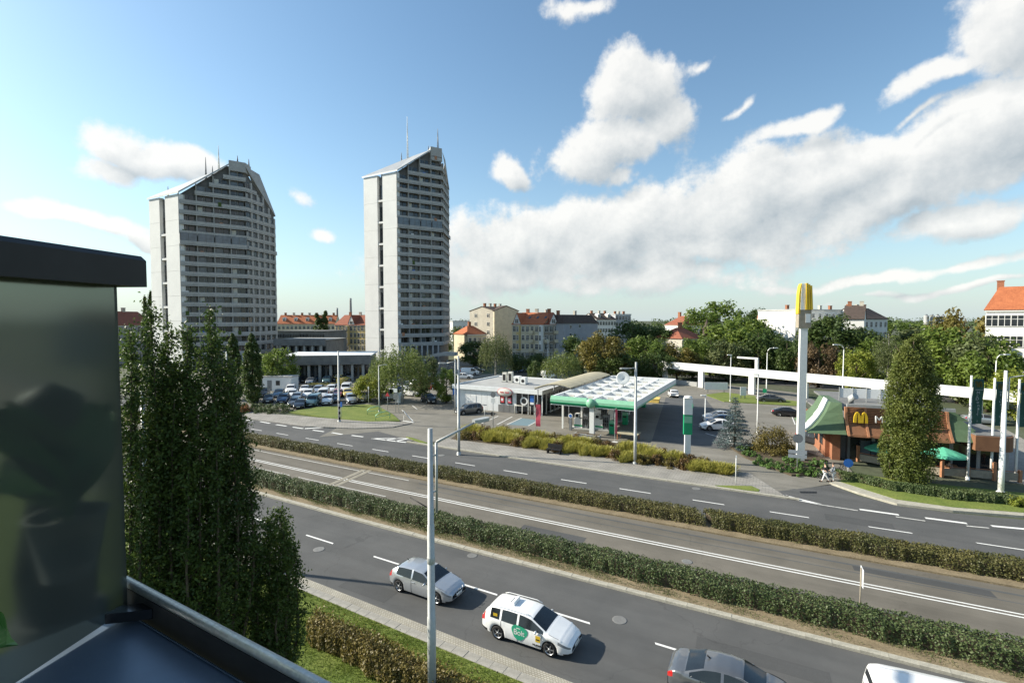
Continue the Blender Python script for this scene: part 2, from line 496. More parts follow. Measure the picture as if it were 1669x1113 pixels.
# ------------------------------------------------------------------ mesh helpers
class MB:
    def __init__(s):
        s.v, s.f, s.m, s.sm = [], [], [], []

    def quad(s, *p, m=0):
        i = len(s.v)
        s.v += [tuple(q) for q in p]
        s.f.append(tuple(range(i, i + len(p)))); s.m.append(m); s.sm.append(False)
        return s

    def box(s, x0, x1, y0, y1, z0, z1, m=0, T=None):
        c = [(x0, y0, z0), (x1, y0, z0), (x1, y1, z0), (x0, y1, z0), (x0, y0, z1), (x1, y0, z1), (x1, y1, z1), (x0, y1, z1)]
        if T is not None:
            c = [tuple(T @ Vector(q)) for q in c]
        i = len(s.v)
        s.v += c
        for f in ((0, 3, 2, 1), (4, 5, 6, 7), (0, 1, 5, 4), (1, 2, 6, 5), (2, 3, 7, 6), (3, 0, 4, 7)):
            s.f.append(tuple(i + k for k in f)); s.m.append(m); s.sm.append(False)
        return s

    def prism(s, pts, z0, z1, m=0, mtop=None):
        """vertical prism over a plan polygon; z1 may be a list"""
        n = len(pts)
        zt = z1 if isinstance(z1, (list, tuple)) else [z1] * n
        i = len(s.v)
        s.v += [(p[0], p[1], z0) for p in pts] + [(p[0], p[1], t) for p, t in zip(pts, zt)]
        s.f.append(tuple(i + n + k for k in range(n))); s.m.append(m if mtop is None else mtop); s.sm.append(False)
        s.f.append(tuple(i + k for k in reversed(range(n)))); s.m.append(m); s.sm.append(False)
        for k in range(n):
            q = (k + 1) % n
            s.f.append((i + k, i + q, i + n + q, i + n + k)); s.m.append(m); s.sm.append(False)
        return s

    def extr(s, pts, d, m=0):
        """any planar polygon extruded by vector d"""
        n = len(pts)
        d = Vector(d)
        i = len(s.v)
        s.v += [tuple(p) for p in pts] + [tuple(Vector(p) + d) for p in pts]
        s.f.append(tuple(i + k for k in range(n))); s.f.append(tuple(i + n + k for k in reversed(range(n))))
        s.m += [m, m]; s.sm += [False, False]
        for k in range(n):
            q = (k + 1) % n
            s.f.append((i + q, i + k, i + n + k, i + n + q)); s.m.append(m); s.sm.append(False)
        return s

    def tube(s, pts, rad, n=8, m=0, cap=True, smooth=True):
        pts = [Vector(p) for p in pts]
        if not isinstance(rad, (list, tuple)):
            rad = [rad] * len(pts)
        base = len(s.v)
        for k, p in enumerate(pts):
            d = (pts[min(k + 1, len(pts) - 1)] - pts[max(k - 1, 0)]).normalized()
            a = Vector((0, 0, 1)) if abs(d.z) < .9 else Vector((1, 0, 0))
            u = d.cross(a).normalized()
            w = d.cross(u)
            for j in range(n):
                t = 2 * math.pi * j / n
                s.v.append(tuple(p + (u * math.cos(t) + w * math.sin(t)) * rad[k]))
        for k in range(len(pts) - 1):
            for j in range(n):
                q = (j + 1) % n
                s.f.append((base + k * n + j, base + k * n + q, base + (k + 1) * n + q, base + (k + 1) * n + j)); s.m.append(m); s.sm.append(smooth)
        if cap:
            s.f.append(tuple(base + j for j in reversed(range(n)))); s.f.append(tuple(base + (len(pts) - 1) * n + j for j in range(n)))
            s.m += [m, m]; s.sm += [False, False]
        return s

    def lathe(s, prof, n=16, c=(0, 0, 0), m=0, axis='z', smooth=True, cap=True):
        base = len(s.v)
        for r, z in prof:
            for j in range(n):
                t = 2 * math.pi * j / n
                q = (r * math.cos(t), r * math.sin(t), z)
                if axis == 'y':
                    q = (q[0], q[2], q[1])
                s.v.append((c[0] + q[0], c[1] + q[1], c[2] + q[2]))
        for k in range(len(prof) - 1):
            for j in range(n):
                q = (j + 1) % n
                s.f.append((base + k * n + j, base + k * n + q, base + (k + 1) * n + q, base + (k + 1) * n + j)); s.m.append(m); s.sm.append(smooth)
        for k in (0, len(prof) - 1):
            if cap and prof[k][0] > 1e-4:
                s.f.append(tuple(base + k * n + j for j in range(n))); s.m.append(m); s.sm.append(False)
        return s

    def mesh(s, name, mats):
        me = bpy.data.meshes.new(name)
        me.from_pydata(s.v, [], s.f)
        for mt in (mats if isinstance(mats, (list, tuple)) else [mats]):
            me.materials.append(MATS[mt] if isinstance(mt, str) else mt)
        me.polygons.foreach_set('material_index', s.m)
        me.polygons.foreach_set('use_smooth', s.sm)
        me.update()
        return me


def link(name, me, parent=None, loc=(0, 0, 0), rz=0.0, scale=None):
    o = bpy.data.objects.new(name, me)
    o.location = loc
    o.rotation_euler = (0, 0, rz)
    if scale is not None:
        o.scale = scale if isinstance(scale, (tuple, list)) else (scale,) * 3
    if parent is not None:
        o.parent = parent
    COL.objects.link(o)
    return o


def obj(name, mb, mats, parent=None, loc=(0, 0, 0), rz=0.0):
    return link(name, mb.mesh(name, mats), parent, loc, rz)


def tag(o, label, cat, group=None):
    o['label'] = label
    o['category'] = cat
    if group:
        o['group'] = group
    return o


def thing(name, label, cat, loc=(0, 0, 0), rz=0.0, group=None):
    o = bpy.data.objects.new(name, None)
    o.location = loc
    o.rotation_euler = (0, 0, rz)
    o.empty_display_size = .3
    COL.objects.link(o)
    return tag(o, label, cat, group)


def struct(name, mb, mats):
    o = obj(name, mb, mats)
    o['kind'] = 'structure'
    return o


def text(name, s, size, mat, parent, loc, rot, depth=.02, align='CENTER', spacing=1.0):
    c = bpy.data.curves.new(name, 'FONT')
    c.body = s
    c.size = size
    c.extrude = depth
    c.align_x = align
    c.space_character = spacing
    tmp = bpy.data.objects.new(name + '_curve', c)
    COL.objects.link(tmp)
    bpy.context.view_layer.update()
    me = bpy.data.meshes.new_from_object(tmp.evaluated_get(bpy.context.evaluated_depsgraph_get()))
    bpy.data.objects.remove(tmp)
    me.materials.clear()
    me.materials.append(MATS[mat])
    o = bpy.data.objects.new(name, me)
    o.location = loc
    o.rotation_euler = rot
    o.parent = parent
    COL.objects.link(o)
    return o


# ------------------------------------------------------------------ the ground, roads, kerbs, markings
E1 = Vector((math.cos(R(-28)), math.sin(R(-28)), 0))    # along the road, to the right
E2 = Vector((-E1.y, E1.x, 0))                           # across it, away from the camera


def RL(a, b):
    return lambda X: a + b * X + .0006 * X * X


L_K1, L_GUT, L_SLAB = RL(20.2, -.575), RL(19.5, -.578), RL(18.98, -.58)
L_K2, L_K2B = RL(28.44, -.545), RL(28.80, -.545)
L_H1, L_H1B = RL(29.75, -.541), RL(31.45, -.541)
L_C = RL(35.61, -.530)
L_H2D, L_H2, L_H2B = RL(39.2, -.528), RL(39.98, -.528), RL(41.75, -.528)
L_F0, L_D, L_K3, L_K3B = RL(42.0, -.528), RL(45.83, -.5246), RL(50.25, -.5456), RL(50.55, -.5456)
L_WALK = RL(55.0, -.47)


def strip(la, lb, z, X0, X1, n=60, z0=None):
    b = MB()
    xs = [X0 + (X1 - X0) * i / n for i in range(n + 1)]
    for k in range(n):
        a, c = xs[k], xs[k + 1]
        q = [(a, la(a)), (c, la(c)), (c, lb(c)), (a, lb(a))]
        if z0 is None:
            b.quad(*[(x, y, z) for x, y in q])
        else:
            b.prism(q, z0, z)
    return b


def sheet(pts, z):
    return MB().quad(*[(p[0], p[1], z) for p in pts])


def PX(pts, z=0.0):
    return [P(x, y, z) for x, y in pts]


struct('ground', MB().quad((-4000, -300, -.06), (4000, -300, -.06), (4000, 5000, -.06), (-4000, 5000, -.06)), 'ground')
near_road = struct('near_road', strip(L_K1, L_K2, 0, -120, 90), 'asphalt')
tramway = struct('tramway', strip(L_H1B, L_H2D, 0, -120, 95), 'asphalt_tram')
far_road = struct('far_road', strip(L_F0, L_K3, 0, -140, 110), 'asphalt')
struct('gutter', strip(L_GUT, L_K1, .006, -120, 60, 60, -.04), 'setts')
struct('verge', strip(RL(4, -.58), L_SLAB, .10, -120, 60, 60, -.05), 'lawn')
struct('near_median', strip(L_K2B, L_H1B, .10, -120, 95, 60, -.05), 'dirt')
struct('far_median', strip(L_H2D, L_F0, .10, -140, 110, 60, -.05), 'dirt')


def stones(parent_name, la, lb, z, X0, X1, size, mat, gap=.015):
    """a row of kerb stones or slabs, each one an object"""
    par = struct(parent_name, strip(la, lb, z + .002, X0, X1, 40, -.05), mat)
    x = X0
    cache = {}
    while x < X1:
        dx = size * .88
        xm = x + dx / 2
        ym = (la(xm) + lb(xm)) / 2
        ang = math.atan2(la(x + dx) - la(x), dx)
        wd = round((lb(xm) - la(xm)) * math.cos(ang), 2)
        key = (wd, random.randint(0, 2))
        if key not in cache:
            h = .05 + .006 * key[1]
            b = MB()
            l2, w2, c = dx / math.cos(ang) / 2 - gap / 2, wd / 2, .008
            b.prism([(-l2, -w2), (l2, -w2), (l2, w2), (-l2, w2)], -.05, h - c)
            b.quad((-l2, -w2, h - c), (l2, -w2, h - c), (l2 - c, -w2 + c, h), (-l2 + c, -w2 + c, h))
            b.quad((l2, -w2, h - c), (l2, w2, h - c), (l2 - c, w2 - c, h), (l2 - c, -w2 + c, h))
            b.quad((l2, w2, h - c), (-l2, w2, h - c), (-l2 + c, w2 - c, h), (l2 - c, w2 - c, h))
            b.quad((-l2, w2, h - c), (-l2, -w2, h - c), (-l2 + c, -w2 + c, h), (-l2 + c, w2 - c, h))
            b.quad((-l2 + c, -w2 + c, h), (l2 - c, -w2 + c, h), (l2 - c, w2 - c, h), (-l2 + c, w2 - c, h))
            cache[key] = b.mesh('kerb_stone', mat)
        o = link('kerb_stone' if size > .7 else 'paving_slab', cache[key], par, (xm, ym, z - .04 + random.uniform(-.003, .003)), ang + random.uniform(-.003, .003))
        x += dx
    return par


stones('median_kerb', L_K2, L_K2B, .12, -24, 24, 1.0, 'kerb')
stones('slab_strip', L_SLAB, L_GUT, .11, -15, 4, .62, 'slab', .006)
stones('far_kerb', L_K3, L_K3B, .12, -12, 21.5, 1.0, 'kerb')
struct('kerb_continued', strip(L_K2, L_K2B, .12, 24.2, 95, 30, -.05), 'kerb')


def dashes(parent, line, spans, wd, z=.012, mat='road_paint', name='lane_dash'):
    for a, c in spans:
        n = max(1, int(abs(c - a) / 1.5))
        b = MB()
        for k in range(n):
            u, v = a + (c - a) * k / n, a + (c - a) * (k + 1) / n
            b.quad((u, line(u) - wd / 2, z), (v, line(v) - wd / 2, z), (v, line(v) + wd / 2, z), (u, line(u) + wd / 2, z))
        obj(name, b, mat, parent)


L_ND = RL(24.63, -.5555)
dashes(near_road, L_ND, [(-34.6, -32.6), (-29.3, -27.3), (-24, -22), (-18.7, -16.6), (-13.4, -11.2), (-8.2, -6.0), (-2.95, -.75), (1.5, 3.6), (6.2, 8.4), (11.5, 13.7), (17, 19)], .15)
fd = [(407, 424.4), (449, 468.8), (497.8, 519.5), (550, 574.7), (608, 633.6), (672.6, 698.4), (742.2, 774.3), (820.8, 859.6), (914, 956), (1010, 1061), (1130, 1182.6), (1258, 1323.5), (1419.6, 1492), (1590.6, 1669)]
fy = [(699.6, 702.6), (706.6, 709.6), (714.3, 717.6), (722, 726.7), (731, 735.8), (741.3, 745.4), (753.3, 758.3), (765.2, 772), (780.3, 787.5), (796.7, 804.4), (815.6, 824.3), (836.3, 846.7), (860.4, 871.6), (884, 895.3)]
dashes(far_road, L_D, [(P(a, c).x, P(b, d).x) for (a, b), (c, d) in zip(fd, fy)] + [(-42, -40), (-48, -46), (-54, -52)], .15)
dashes(tramway, RL(35.50, -.530), [(-70, 80)], .13, name='centre_line')
dashes(tramway, RL(35.86, -.530), [(-70, 80)], .13, name='centre_line')
dashes(tramway, RL(38.5, -.528), [(-60, -9)], .14, mat='road_paint_worn', name='edge_line')
dashes(tramway, RL(34.0, -.525), [(-60, -20), (-19, -10)], .13, mat='road_paint_worn', name='edge_line')
# brown rail-like grooves worn along the tramway
for a_, w_ in ((32.9, .10), (37.2, .10), (38.3, .22)):
    dashes(tramway, RL(a_, -.53), [(-8, 80)], w_, z=.006, mat='asphalt_dark', name='wheel_track')
# pale boarded crossing over the tramway
cr = [P(531, 791), P(549, 793), P(608, 766.5), P(590, 765)]
M('crossing_tan', (.22, .20, .155), .85, col2=(.30, .275, .22), vs=2, fine=.15, fs=20)
for f0_, f1_ in ((0.0, .42), (.58, 1.0)):
    obj('crossing_band', sheet([cr[0].lerp(cr[1], f0_), cr[0].lerp(cr[1], f1_), cr[3].lerp(cr[2], f1_), cr[3].lerp(cr[2], f0_)], .016), 'crossing_tan', tramway)

for par_, px_, py_, r_ in ((near_road, 520, 895, .34), (near_road, 1010, 1010, .34), (near_road, 770, 905, .30), (far_road, 1135, 796, .34), (far_road, 720, 742, .34), (tramway, 1120, 915, .30)):
    q_ = P(px_, py_)
    obj('manhole_cover', MB().lathe([(r_, .004), (r_, .010), (r_ * .9, .013)], 20, (q_.x, q_.y, 0)), 'concrete_dark', par_)
for par_, px_, py_, l_, w_ in ((near_road, 600, 960, 3.2, 1.1), (near_road, 1240, 1075, 5.0, .9), (far_road, 890, 790, 6.0, 1.0), (far_road, 1400, 850, 4.0, 1.3), (tramway, 900, 870, 4.5, 1.0), (tramway, 1500, 945, 6.0, .8)):
    q_ = P(px_, py_)
    c_ = [q_ + E1 * a_ * l_ / 2 + E2 * b_ * w_ / 2 for a_, b_ in ((-1, -1), (1, -1.05), (.97, 1), (-1.02, .96))]
    obj('asphalt_repair', sheet(c_, .0045), 'asphalt_patch', par_)
# far pavement, driveways, forecourts
pv = MB()
xs = [-8.6 + i * (21.6 + 8.6) / 30 for i in range(31)]
for k in range(30):
    a, c = xs[k], xs[k + 1]
    pv.prism([(a, L_K3B(a)), (c, L_K3B(c)), (c, L_WALK(c)), (a, L_WALK(a))], -.05, .10)
struct('far_pavement', pv, 'pavement')
struct('forecourt', sheet(PX([(520, 712), (617, 703), (690, 723), (735, 716), (1000, 748), (1187, 772), (1242, 806), (1360, 788), (1390, 770), (1330, 690), (1300, 640), (1100, 618), (860, 608), (700, 612), (640, 652)]), .004), 'asphalt_old')
struct('driveway_mouth', sheet(PX([(470, 702), (496, 696), (580, 699.5), (640, 697), (676, 690), (676, 716), (662, 723), (606, 722), (520, 712)]), .0025), 'asphalt')
struct('forecourt_asphalt', sheet(PX([(1062, 720), (1185, 733), (1190, 700), (1150, 650), (1085, 648)]), .009), 'asphalt_dark')
struct('bay_lane', sheet(PX([(1300, 812), (1238, 804), (1355, 790), (1400, 808), (1467, 825), (1553, 836), (1669, 847), (1800, 858), (1800, 880), (1669, 868), (1467, 846), (1337, 826)]), .006), 'asphalt')
struct('car_park', sheet(PX([(300, 668), (480, 670), (560, 668), (640, 652), (715, 640), (790, 606), (760, 590), (560, 590), (300, 596)]), .002), 'asphalt_old')
struct('left_pavement', MB().prism(PX([(300, 672), (379, 680), (496, 695.5), (580, 699), (640, 697), (672, 690), (640, 688), (540, 683), (430, 674), (300, 662)]), -.05, .10), 'pavement')
struct('lawn', MB().prism(PX([(470, 672), (520, 664), (600, 660), (618, 664), (640, 676), (652, 687), (600, 688), (540, 683)]), -.05, .13), 'lawn')
struct('grass_islet', MB().prism(PX([(662, 713), (672, 714.5), (700, 724), (690, 723.5)]), -.05, .12), 'lawn')
struct('kerbside_grass', MB().prism(PX([(1165, 793), (1225, 794), (1238, 800), (1236, 803), (1180, 797)]), -.05, .13), 'lawn')
struct('planting_bed', MB().prism(PX([(735, 716.5), (760, 700), (830, 703), (930, 712), (1030, 727), (1120, 747), (1180, 762), (1190, 773), (1000, 749), (860, 732)]), -.05, .14), 'soil')
struct('shrub_bed', MB().prism(PX([(1190, 730), (1215, 724), (1290, 728), (1345, 750), (1345, 776), (1290, 776), (1215, 747)]), -.05, .16), 'soil')
struct('tree_lawn', MB().prism(PX([(1366, 786), (1400, 775), (1480, 786), (1669, 806), (1820, 822), (1820, 850), (1669, 838), (1553, 829), (1460, 816)]), -.05, .14), 'lawn')
struct('corner_kerb', MB().prism(PX([(1352, 788), (1366, 786), (1460, 816), (1553, 829), (1669, 838), (1669, 843), (1553, 834), (1462, 823), (1400, 805)]), -.05, .12), 'kerb')
struct('terrace', MB().prism(PX([(1330, 745), (1390, 748), (1680, 790), (1800, 806), (1800, 790), (1640, 700), (1330, 700)]), -.05, .03), 'pavement')
struct('back_road', sheet(PX([(1090, 612), (1300, 630), (1669, 668), (1900, 700), (1900, 680), (1669, 655), (1300, 622), (1090, 606)]), .001), 'asphalt')
struct('back_lawn', MB().prism(PX([(1150, 644), (1180, 640), (1300, 655), (1300, 662), (1180, 655)]), -.05, .12), 'lawn')
struct('back_verge', sheet(PX([(1090, 606), (1300, 622), (1669, 655), (1669, 644), (1300, 614), (1090, 600)]), .003), 'lawn')

# parking lines and direction marks
fc = bpy.data.objects['forecourt']
for (x0, y0, x1, y1) in ((810, 692, 835, 679), (826, 692, 850, 681), (861, 694, 880, 684), (785, 690, 812, 678)):
    a, c = P(x0, y0), P(x1, y1)
    d = (c - a).normalized().cross(Vector((0, 0, 1))) * .07
    obj('parking_line', sheet([a - d, a + d, c + d, c - d], .014), 'road_paint', fc)
obj('disabled_bay', sheet(PX([(828, 692), (851, 681.5), (879, 684.5), (860, 694)]), .010), 'blue_paint', fc)
for (x0, y0, x1, y1) in ((655, 668, 673, 686), (672, 661, 680, 667), (1184, 700, 1192, 722), (1290, 677, 1296, 692), (1282, 668, 1290, 677), (1150, 706, 1185, 716)):
    a, c = P(x0, y0), P(x1, y1)
    d = (c - a).normalized().cross(Vector((0, 0, 1))) * .06
    obj('parking_line', sheet([a - d, a + d, c + d, c - d], .014), 'road_paint', fc)
# hatched island and broken edge line on the far carriageway
dl = bpy.data.objects['bay_lane']


def seg(parent, p0, p1, w, name='edge_dash', mat='road_paint', z=.016):
    a, c = P(*p0), P(*p1)
    d = (c - a).normalized().cross(Vector((0, 0, 1))) * w / 2
    return obj(name, sheet([a - d, a + d, c + d, c - d], z), mat, parent)


for p0, p1 in (((400, 684), (412, 686)), ((424, 687), (440, 690)), ((450, 692), (467, 694.5)), ((477, 696), (494, 698.5)), ((510, 701), (528, 703.5)), ((541, 705), (558, 708)), ((573, 709.5), (592, 712))):
    seg(far_road, p0, p1, .3)
seg(far_road, (497, 698.5), (553, 694.5), .45, 'hatch_bar')
seg(far_road, (606, 714.5), (662, 721), .3, 'edge_line'); seg(far_road, (606, 714.5), (672, 714.5), .25, 'edge_line')
seg(far_road, (628, 717), (648, 714.6), .3, 'hatch_bar'); seg(far_road, (645, 719), (664, 715), .3, 'hatch_bar')
seg(dl, (1240, 797.5), (1338, 822), .22, 'edge_line'); seg(dl, (1240, 803), (1338, 822.5), .2, 'edge_line')
seg(dl, (1250, 805), (1262, 802), .35, 'hatch_bar'); seg(dl, (1272, 809), (1284, 807.5), .35, 'hatch_bar')
for p0, p1 in (((1338, 822.5), (1398, 832)), ((1460, 842), (1508, 849)), ((1575, 857), (1612, 860.5))):
    seg(dl, p0, p1, .16, 'edge_line', 'road_paint_worn')
for p0, p1 in (((1401, 830), (1465, 839)), ((1508, 844), (1576, 853)), ((1616, 857), (1690, 864))):
    seg(dl, p0, p1, .3)
obj('drain_grate', sheet(PX([(1303, 800.5), (1331, 801), (1331, 804), (1305, 803.5)]), .014), 'black', dl)
obj('drain_grate', sheet(PX([(470, 815.5), (478, 816.5), (476, 819.5), (467, 818)]), .014), 'black', near_road)
#NEXT
# ------------------------------------------------------------------ foliage
RNG = np.random.default_rng(11)


def unit(n):
    v = RNG.normal(size=(n, 3))
    return v / np.linalg.norm(v, axis=1, keepdims=True)


def leaf_mesh(name, pos, nrm, size, mat, asp=.62, rnd=None):
    n = len(pos)
    t = np.cross(nrm, unit(n))
    t /= np.linalg.norm(t, axis=1, keepdims=True) + 1e-9
    b = np.cross(nrm, t)
    s = np.asarray(size).reshape(-1, 1) * np.ones((n, 1))
    fold = nrm * s * .12
    v = np.stack([pos + t * s * .5, pos + b * s * asp * .5 + fold, pos - t * s * .5, pos - b * s * asp * .5 + fold], axis=1).reshape(-1, 3)
    return raw_quads(name, v, mat, rnd if rnd is not None else RNG.random(n))


def raw_quads(name, v, mat, rnd):
    n = len(v) // 4
    me = bpy.data.meshes.new(name)
    me.vertices.add(4 * n)
    me.vertices.foreach_set('co', v.astype(np.float32).ravel())
    me.loops.add(4 * n)
    me.loops.foreach_set('vertex_index', np.arange(4 * n, dtype=np.int32))
    me.polygons.add(n)
    me.polygons.foreach_set('loop_start', np.arange(0, 4 * n, 4, dtype=np.int32))
    me.polygons.foreach_set('loop_total', np.full(n, 4, dtype=np.int32))
    me.materials.append(MATS[mat])
    a = me.attributes.new('rnd', 'FLOAT', 'FACE')
    a.data.foreach_set('value', np.asarray(rnd, dtype=np.float32))
    me.update()
    return me


def clump_leaves(cen, rad, per, up=.35, zs=1.0, shell=.5):
    """leaves gathered in clumps: cen (k,3), rad (k,), per leaves each"""
    k = len(cen)
    d = unit(k * per)
    r = RNG.random(k * per) ** shell
    c = np.repeat(cen, per, 0)
    rr = np.repeat(rad, per)
    sc = np.array([1, 1, zs])
    pos = c + d * (r * rr)[:, None] * sc
    nr = d * .7 + unit(k * per) * .7 + np.array([0, 0, up])
    nr /= np.linalg.norm(nr, axis=1, keepdims=True)
    clump_tone = np.repeat(RNG.random(k), per)
    rnd = np.clip(.55 * clump_tone + .45 * RNG.random(k * per), 0, 1)
    return pos, nr, rnd


def crown_round(name, mat, clumps=80, per=80, leaf=.088, flat=1.0, seed=0):
    """unit crown of radius about 1 centred at the origin: clumps on uneven boughs"""
    d = unit(clumps)
    lob = unit(7) * np.array([.55, .55, .5])
    rad = .50 + .42 * RNG.random(clumps) ** .6
    cen = d * rad[:, None]
    near = np.argmin(((cen[:, None, :] - lob[None] * 1.25) ** 2).sum(2), 1)
    cen = cen * .72 + lob[near] * .45
    cen[:, 2] = np.maximum(cen[:, 2] * flat, -.72)
    p, n, r = clump_leaves(cen, .15 + .17 * RNG.random(clumps), per)
    return leaf_mesh(name, p, n, leaf * (.6 + .8 * RNG.random(len(p))), mat, rnd=r)


def crown_column(name, mat, clumps=150, per=50, leaf=.06, spires=5, blunt=.80, ragged=.0):
    """unit column: height 1 from z=0, radius about 1 in x,y"""
    t = RNG.random(clumps) ** .85
    prof = np.clip(np.sin(np.pi * np.clip(t * blunt + (1 - blunt) * (1 if blunt > .75 else .85), 0, 1)) ** (.75 if blunt > .75 else .6), .05, 1) * np.where(t < .12, .55 + t * 3.7, 1)
    if blunt < .75:
        prof = np.interp(t, [0, .1, .35, .55, .7, .85, .95, 1], [.62, .76, .95, 1, .9, .74, .55, .3])
    ang = RNG.random(clumps) * 2 * np.pi
    r = prof * (.55 + .45 * RNG.random(clumps)) * .82
    cen = np.stack([r * np.cos(ang), r * np.sin(ang), t * .93], 1)
    if spires:
        sa = RNG.random(spires) * 2 * np.pi
        k = RNG.integers(0, spires, clumps)
        hi = (np.clip((t - .45) / .55, 0, 1) if blunt > .75 else .25 + .75 * np.clip((t - .1) / .9, 0, 1) ** .8)[:, None]
        sa = np.arange(spires) * 2 * np.pi / spires + RNG.random(spires) * .5
        tr_ = (.72 * prof)[:, None] if blunt < .75 else .50
        tgt = tr_ * np.stack([np.cos(sa[k]), np.sin(sa[k])], 1)
        cen[:, :2] = cen[:, :2] * (1 - .75 * hi) + tgt * hi * .8
        cen[:, 2] *= 1 - (k / spires * .16) * hi[:, 0]
    rad = (.13 + .13 * RNG.random(clumps)) * (1 - .45 * t) * (1 if blunt > .75 else .95)
    k = len(cen)
    d = unit(k * per)
    q = RNG.random(k * per) ** .5
    pos = np.repeat(cen, per, 0) + d * (q * np.repeat(rad, per))[:, None] * np.array([1.25, 1.25, .30 + ragged])
    nr = d * .8 + unit(k * per) * .6 + np.array([0, 0, .2])
    nr /= np.linalg.norm(nr, axis=1, keepdims=True)
    tone = np.repeat(RNG.random(k), per)
    return pos, nr, np.clip(.5 * tone + .5 * RNG.random(k * per), 0, 1)


def column_mesh(name, mat, h, r, leaf, **kw):
    p, n, rnd = crown_column(name, mat, **kw)
    p = p * np.array([r, r, h])
    return leaf_mesh(name, p, n, leaf * (.6 + .8 * RNG.random(len(p))), mat, rnd=rnd)


def weeping_mesh(name, mat, strands=420, per=16, leaf=.05):
    d = unit(strands)
    d[:, 2] = np.abs(d[:, 2]) * .9 - .1
    st = d * (.45 + .5 * RNG.random((strands, 1))) * np.array([.85, .85, 1])
    ln = .28 + .55 * RNG.random(strands)
    t = RNG.random((strands, per))
    pos = st[:, None, :] + np.stack([d[:, None, 0] * t * .10, d[:, None, 1] * t * .10, -t * ln[:, None]], 2)
    pos = pos.reshape(-1, 3) + RNG.normal(size=(strands * per, 3)) * .03
    tone = np.repeat(RNG.random(strands), per)
    return leaf_mesh(name, pos, unit(len(pos)), leaf * (.6 + .8 * RNG.random(len(pos))), mat, rnd=.5 * tone + .5 * RNG.random(len(pos)))


def spruce_mesh(name, mat, leaf=.06):
    P_, N_, R_ = [], [], []
    for lv in range(19):
        z = .05 + .93 * lv / 19
        rr = (1 - z) ** .85 * (1 + .12 * RNG.random())
        nb = 13 if lv < 14 else 8
        for b in range(nb):
            a = 2 * np.pi * (b / nb + RNG.random() * .5)
            r = rr * (.75 + .3 * RNG.random())
            m = int(8 + 42 * r)
            t = RNG.random(m) ** .6
            side = RNG.normal(size=m) * .10 * (1 - .5 * t)
            P_.append(np.stack([r * t * np.cos(a) - side * np.sin(a), r * t * np.sin(a) + side * np.cos(a), z - .05 * t + .04 * t * t + RNG.normal(size=m) * .008], 1))
            R_.append(np.clip(.35 * RNG.random() + .65 * RNG.random(m), 0, 1))
    p = np.concatenate(P_)
    n = unit(len(p)) * .6 + np.array([0, 0, .7])
    n /= np.linalg.norm(n, axis=1, keepdims=True)
    return p, n, np.concatenate(R_)


def trunk_mesh(name, h, r, limbs, mat, spread=.5, rise=1.0, z0=.3):
    b = MB()
    pts = [Vector((random.uniform(-.06, .06) * i * r * 3, random.uniform(-.06, .06) * i * r * 3, h * i / 5)) for i in range(6)]
    b.tube(pts, [r * 1.35, r, r * .85, r * .65, r * .4, r * .15], 7)
    for k in range(limbs):
        t = z0 + (.88 - z0) * k / max(1, limbs)
        p = pts[0].lerp(pts[5], t)
        a = k * 2.4 + random.random()
        l = spread * h * (1.05 - t)
        e = p + Vector((math.cos(a) * l, math.sin(a) * l, rise * l))
        mid = p.lerp(e, .5) + Vector((0, 0, .06 * l))
        b.tube([p, mid, e], [r * .42, r * .26, r * .07], 5)
    return b.mesh(name, mat)


ROUND = {}


def round_crowns(mat, n=2, weep=False, **kw):
    key = (mat, weep)
    if key not in ROUND:
        ROUND[key] = [(weeping_mesh if weep else crown_round)('crown', mat, **kw) for _ in range(n)]
    return ROUND[key]


TRUNKS = [trunk_mesh('trunk', 1.0, .028, 9, 'bark', .42) for _ in range(3)]
BIRCH_TRUNKS = [trunk_mesh('trunk', 1.0, .018, 9, 'bark_birch', .30, 1.4) for _ in range(2)]
TREE_I = [0]


def tree(label, x, ytop, Y, wpx, mat, kind='round', group=None, name='broadleaf_tree', low=.18, base=None):
    """background tree: centre pixel column, pixel row of its top, distance, pixel width"""
    TREE_I[0] += 1
    i = TREE_I[0]
    p = at(x, Y) if base is None else base
    H_ = zpx(ytop, p.y)
    w = wpx * p.y / F_PX / 2 * 1.22
    o = thing(name, label, 'tree', (p.x, p.y, -.03), random.uniform(0, 6.28), group)
    me = (round_crowns(mat, 2, True) if kind == 'weep' else round_crowns(mat))[i % 2]
    lowz = H_ * low
    cr = link('crown', me, o, (0, 0, (H_ + lowz) / 2), random.uniform(0, 6.28), (w * 1.08, w * 1.08, (H_ - lowz) / 2 * 1.08))
    tr = (BIRCH_TRUNKS if kind == 'weep' else TRUNKS)[i % 2]
    link('trunk', tr, o, (0, 0, 0), 0, (max(H_ * .9, 1), max(H_ * .9, 1), H_ * .86))
    return o


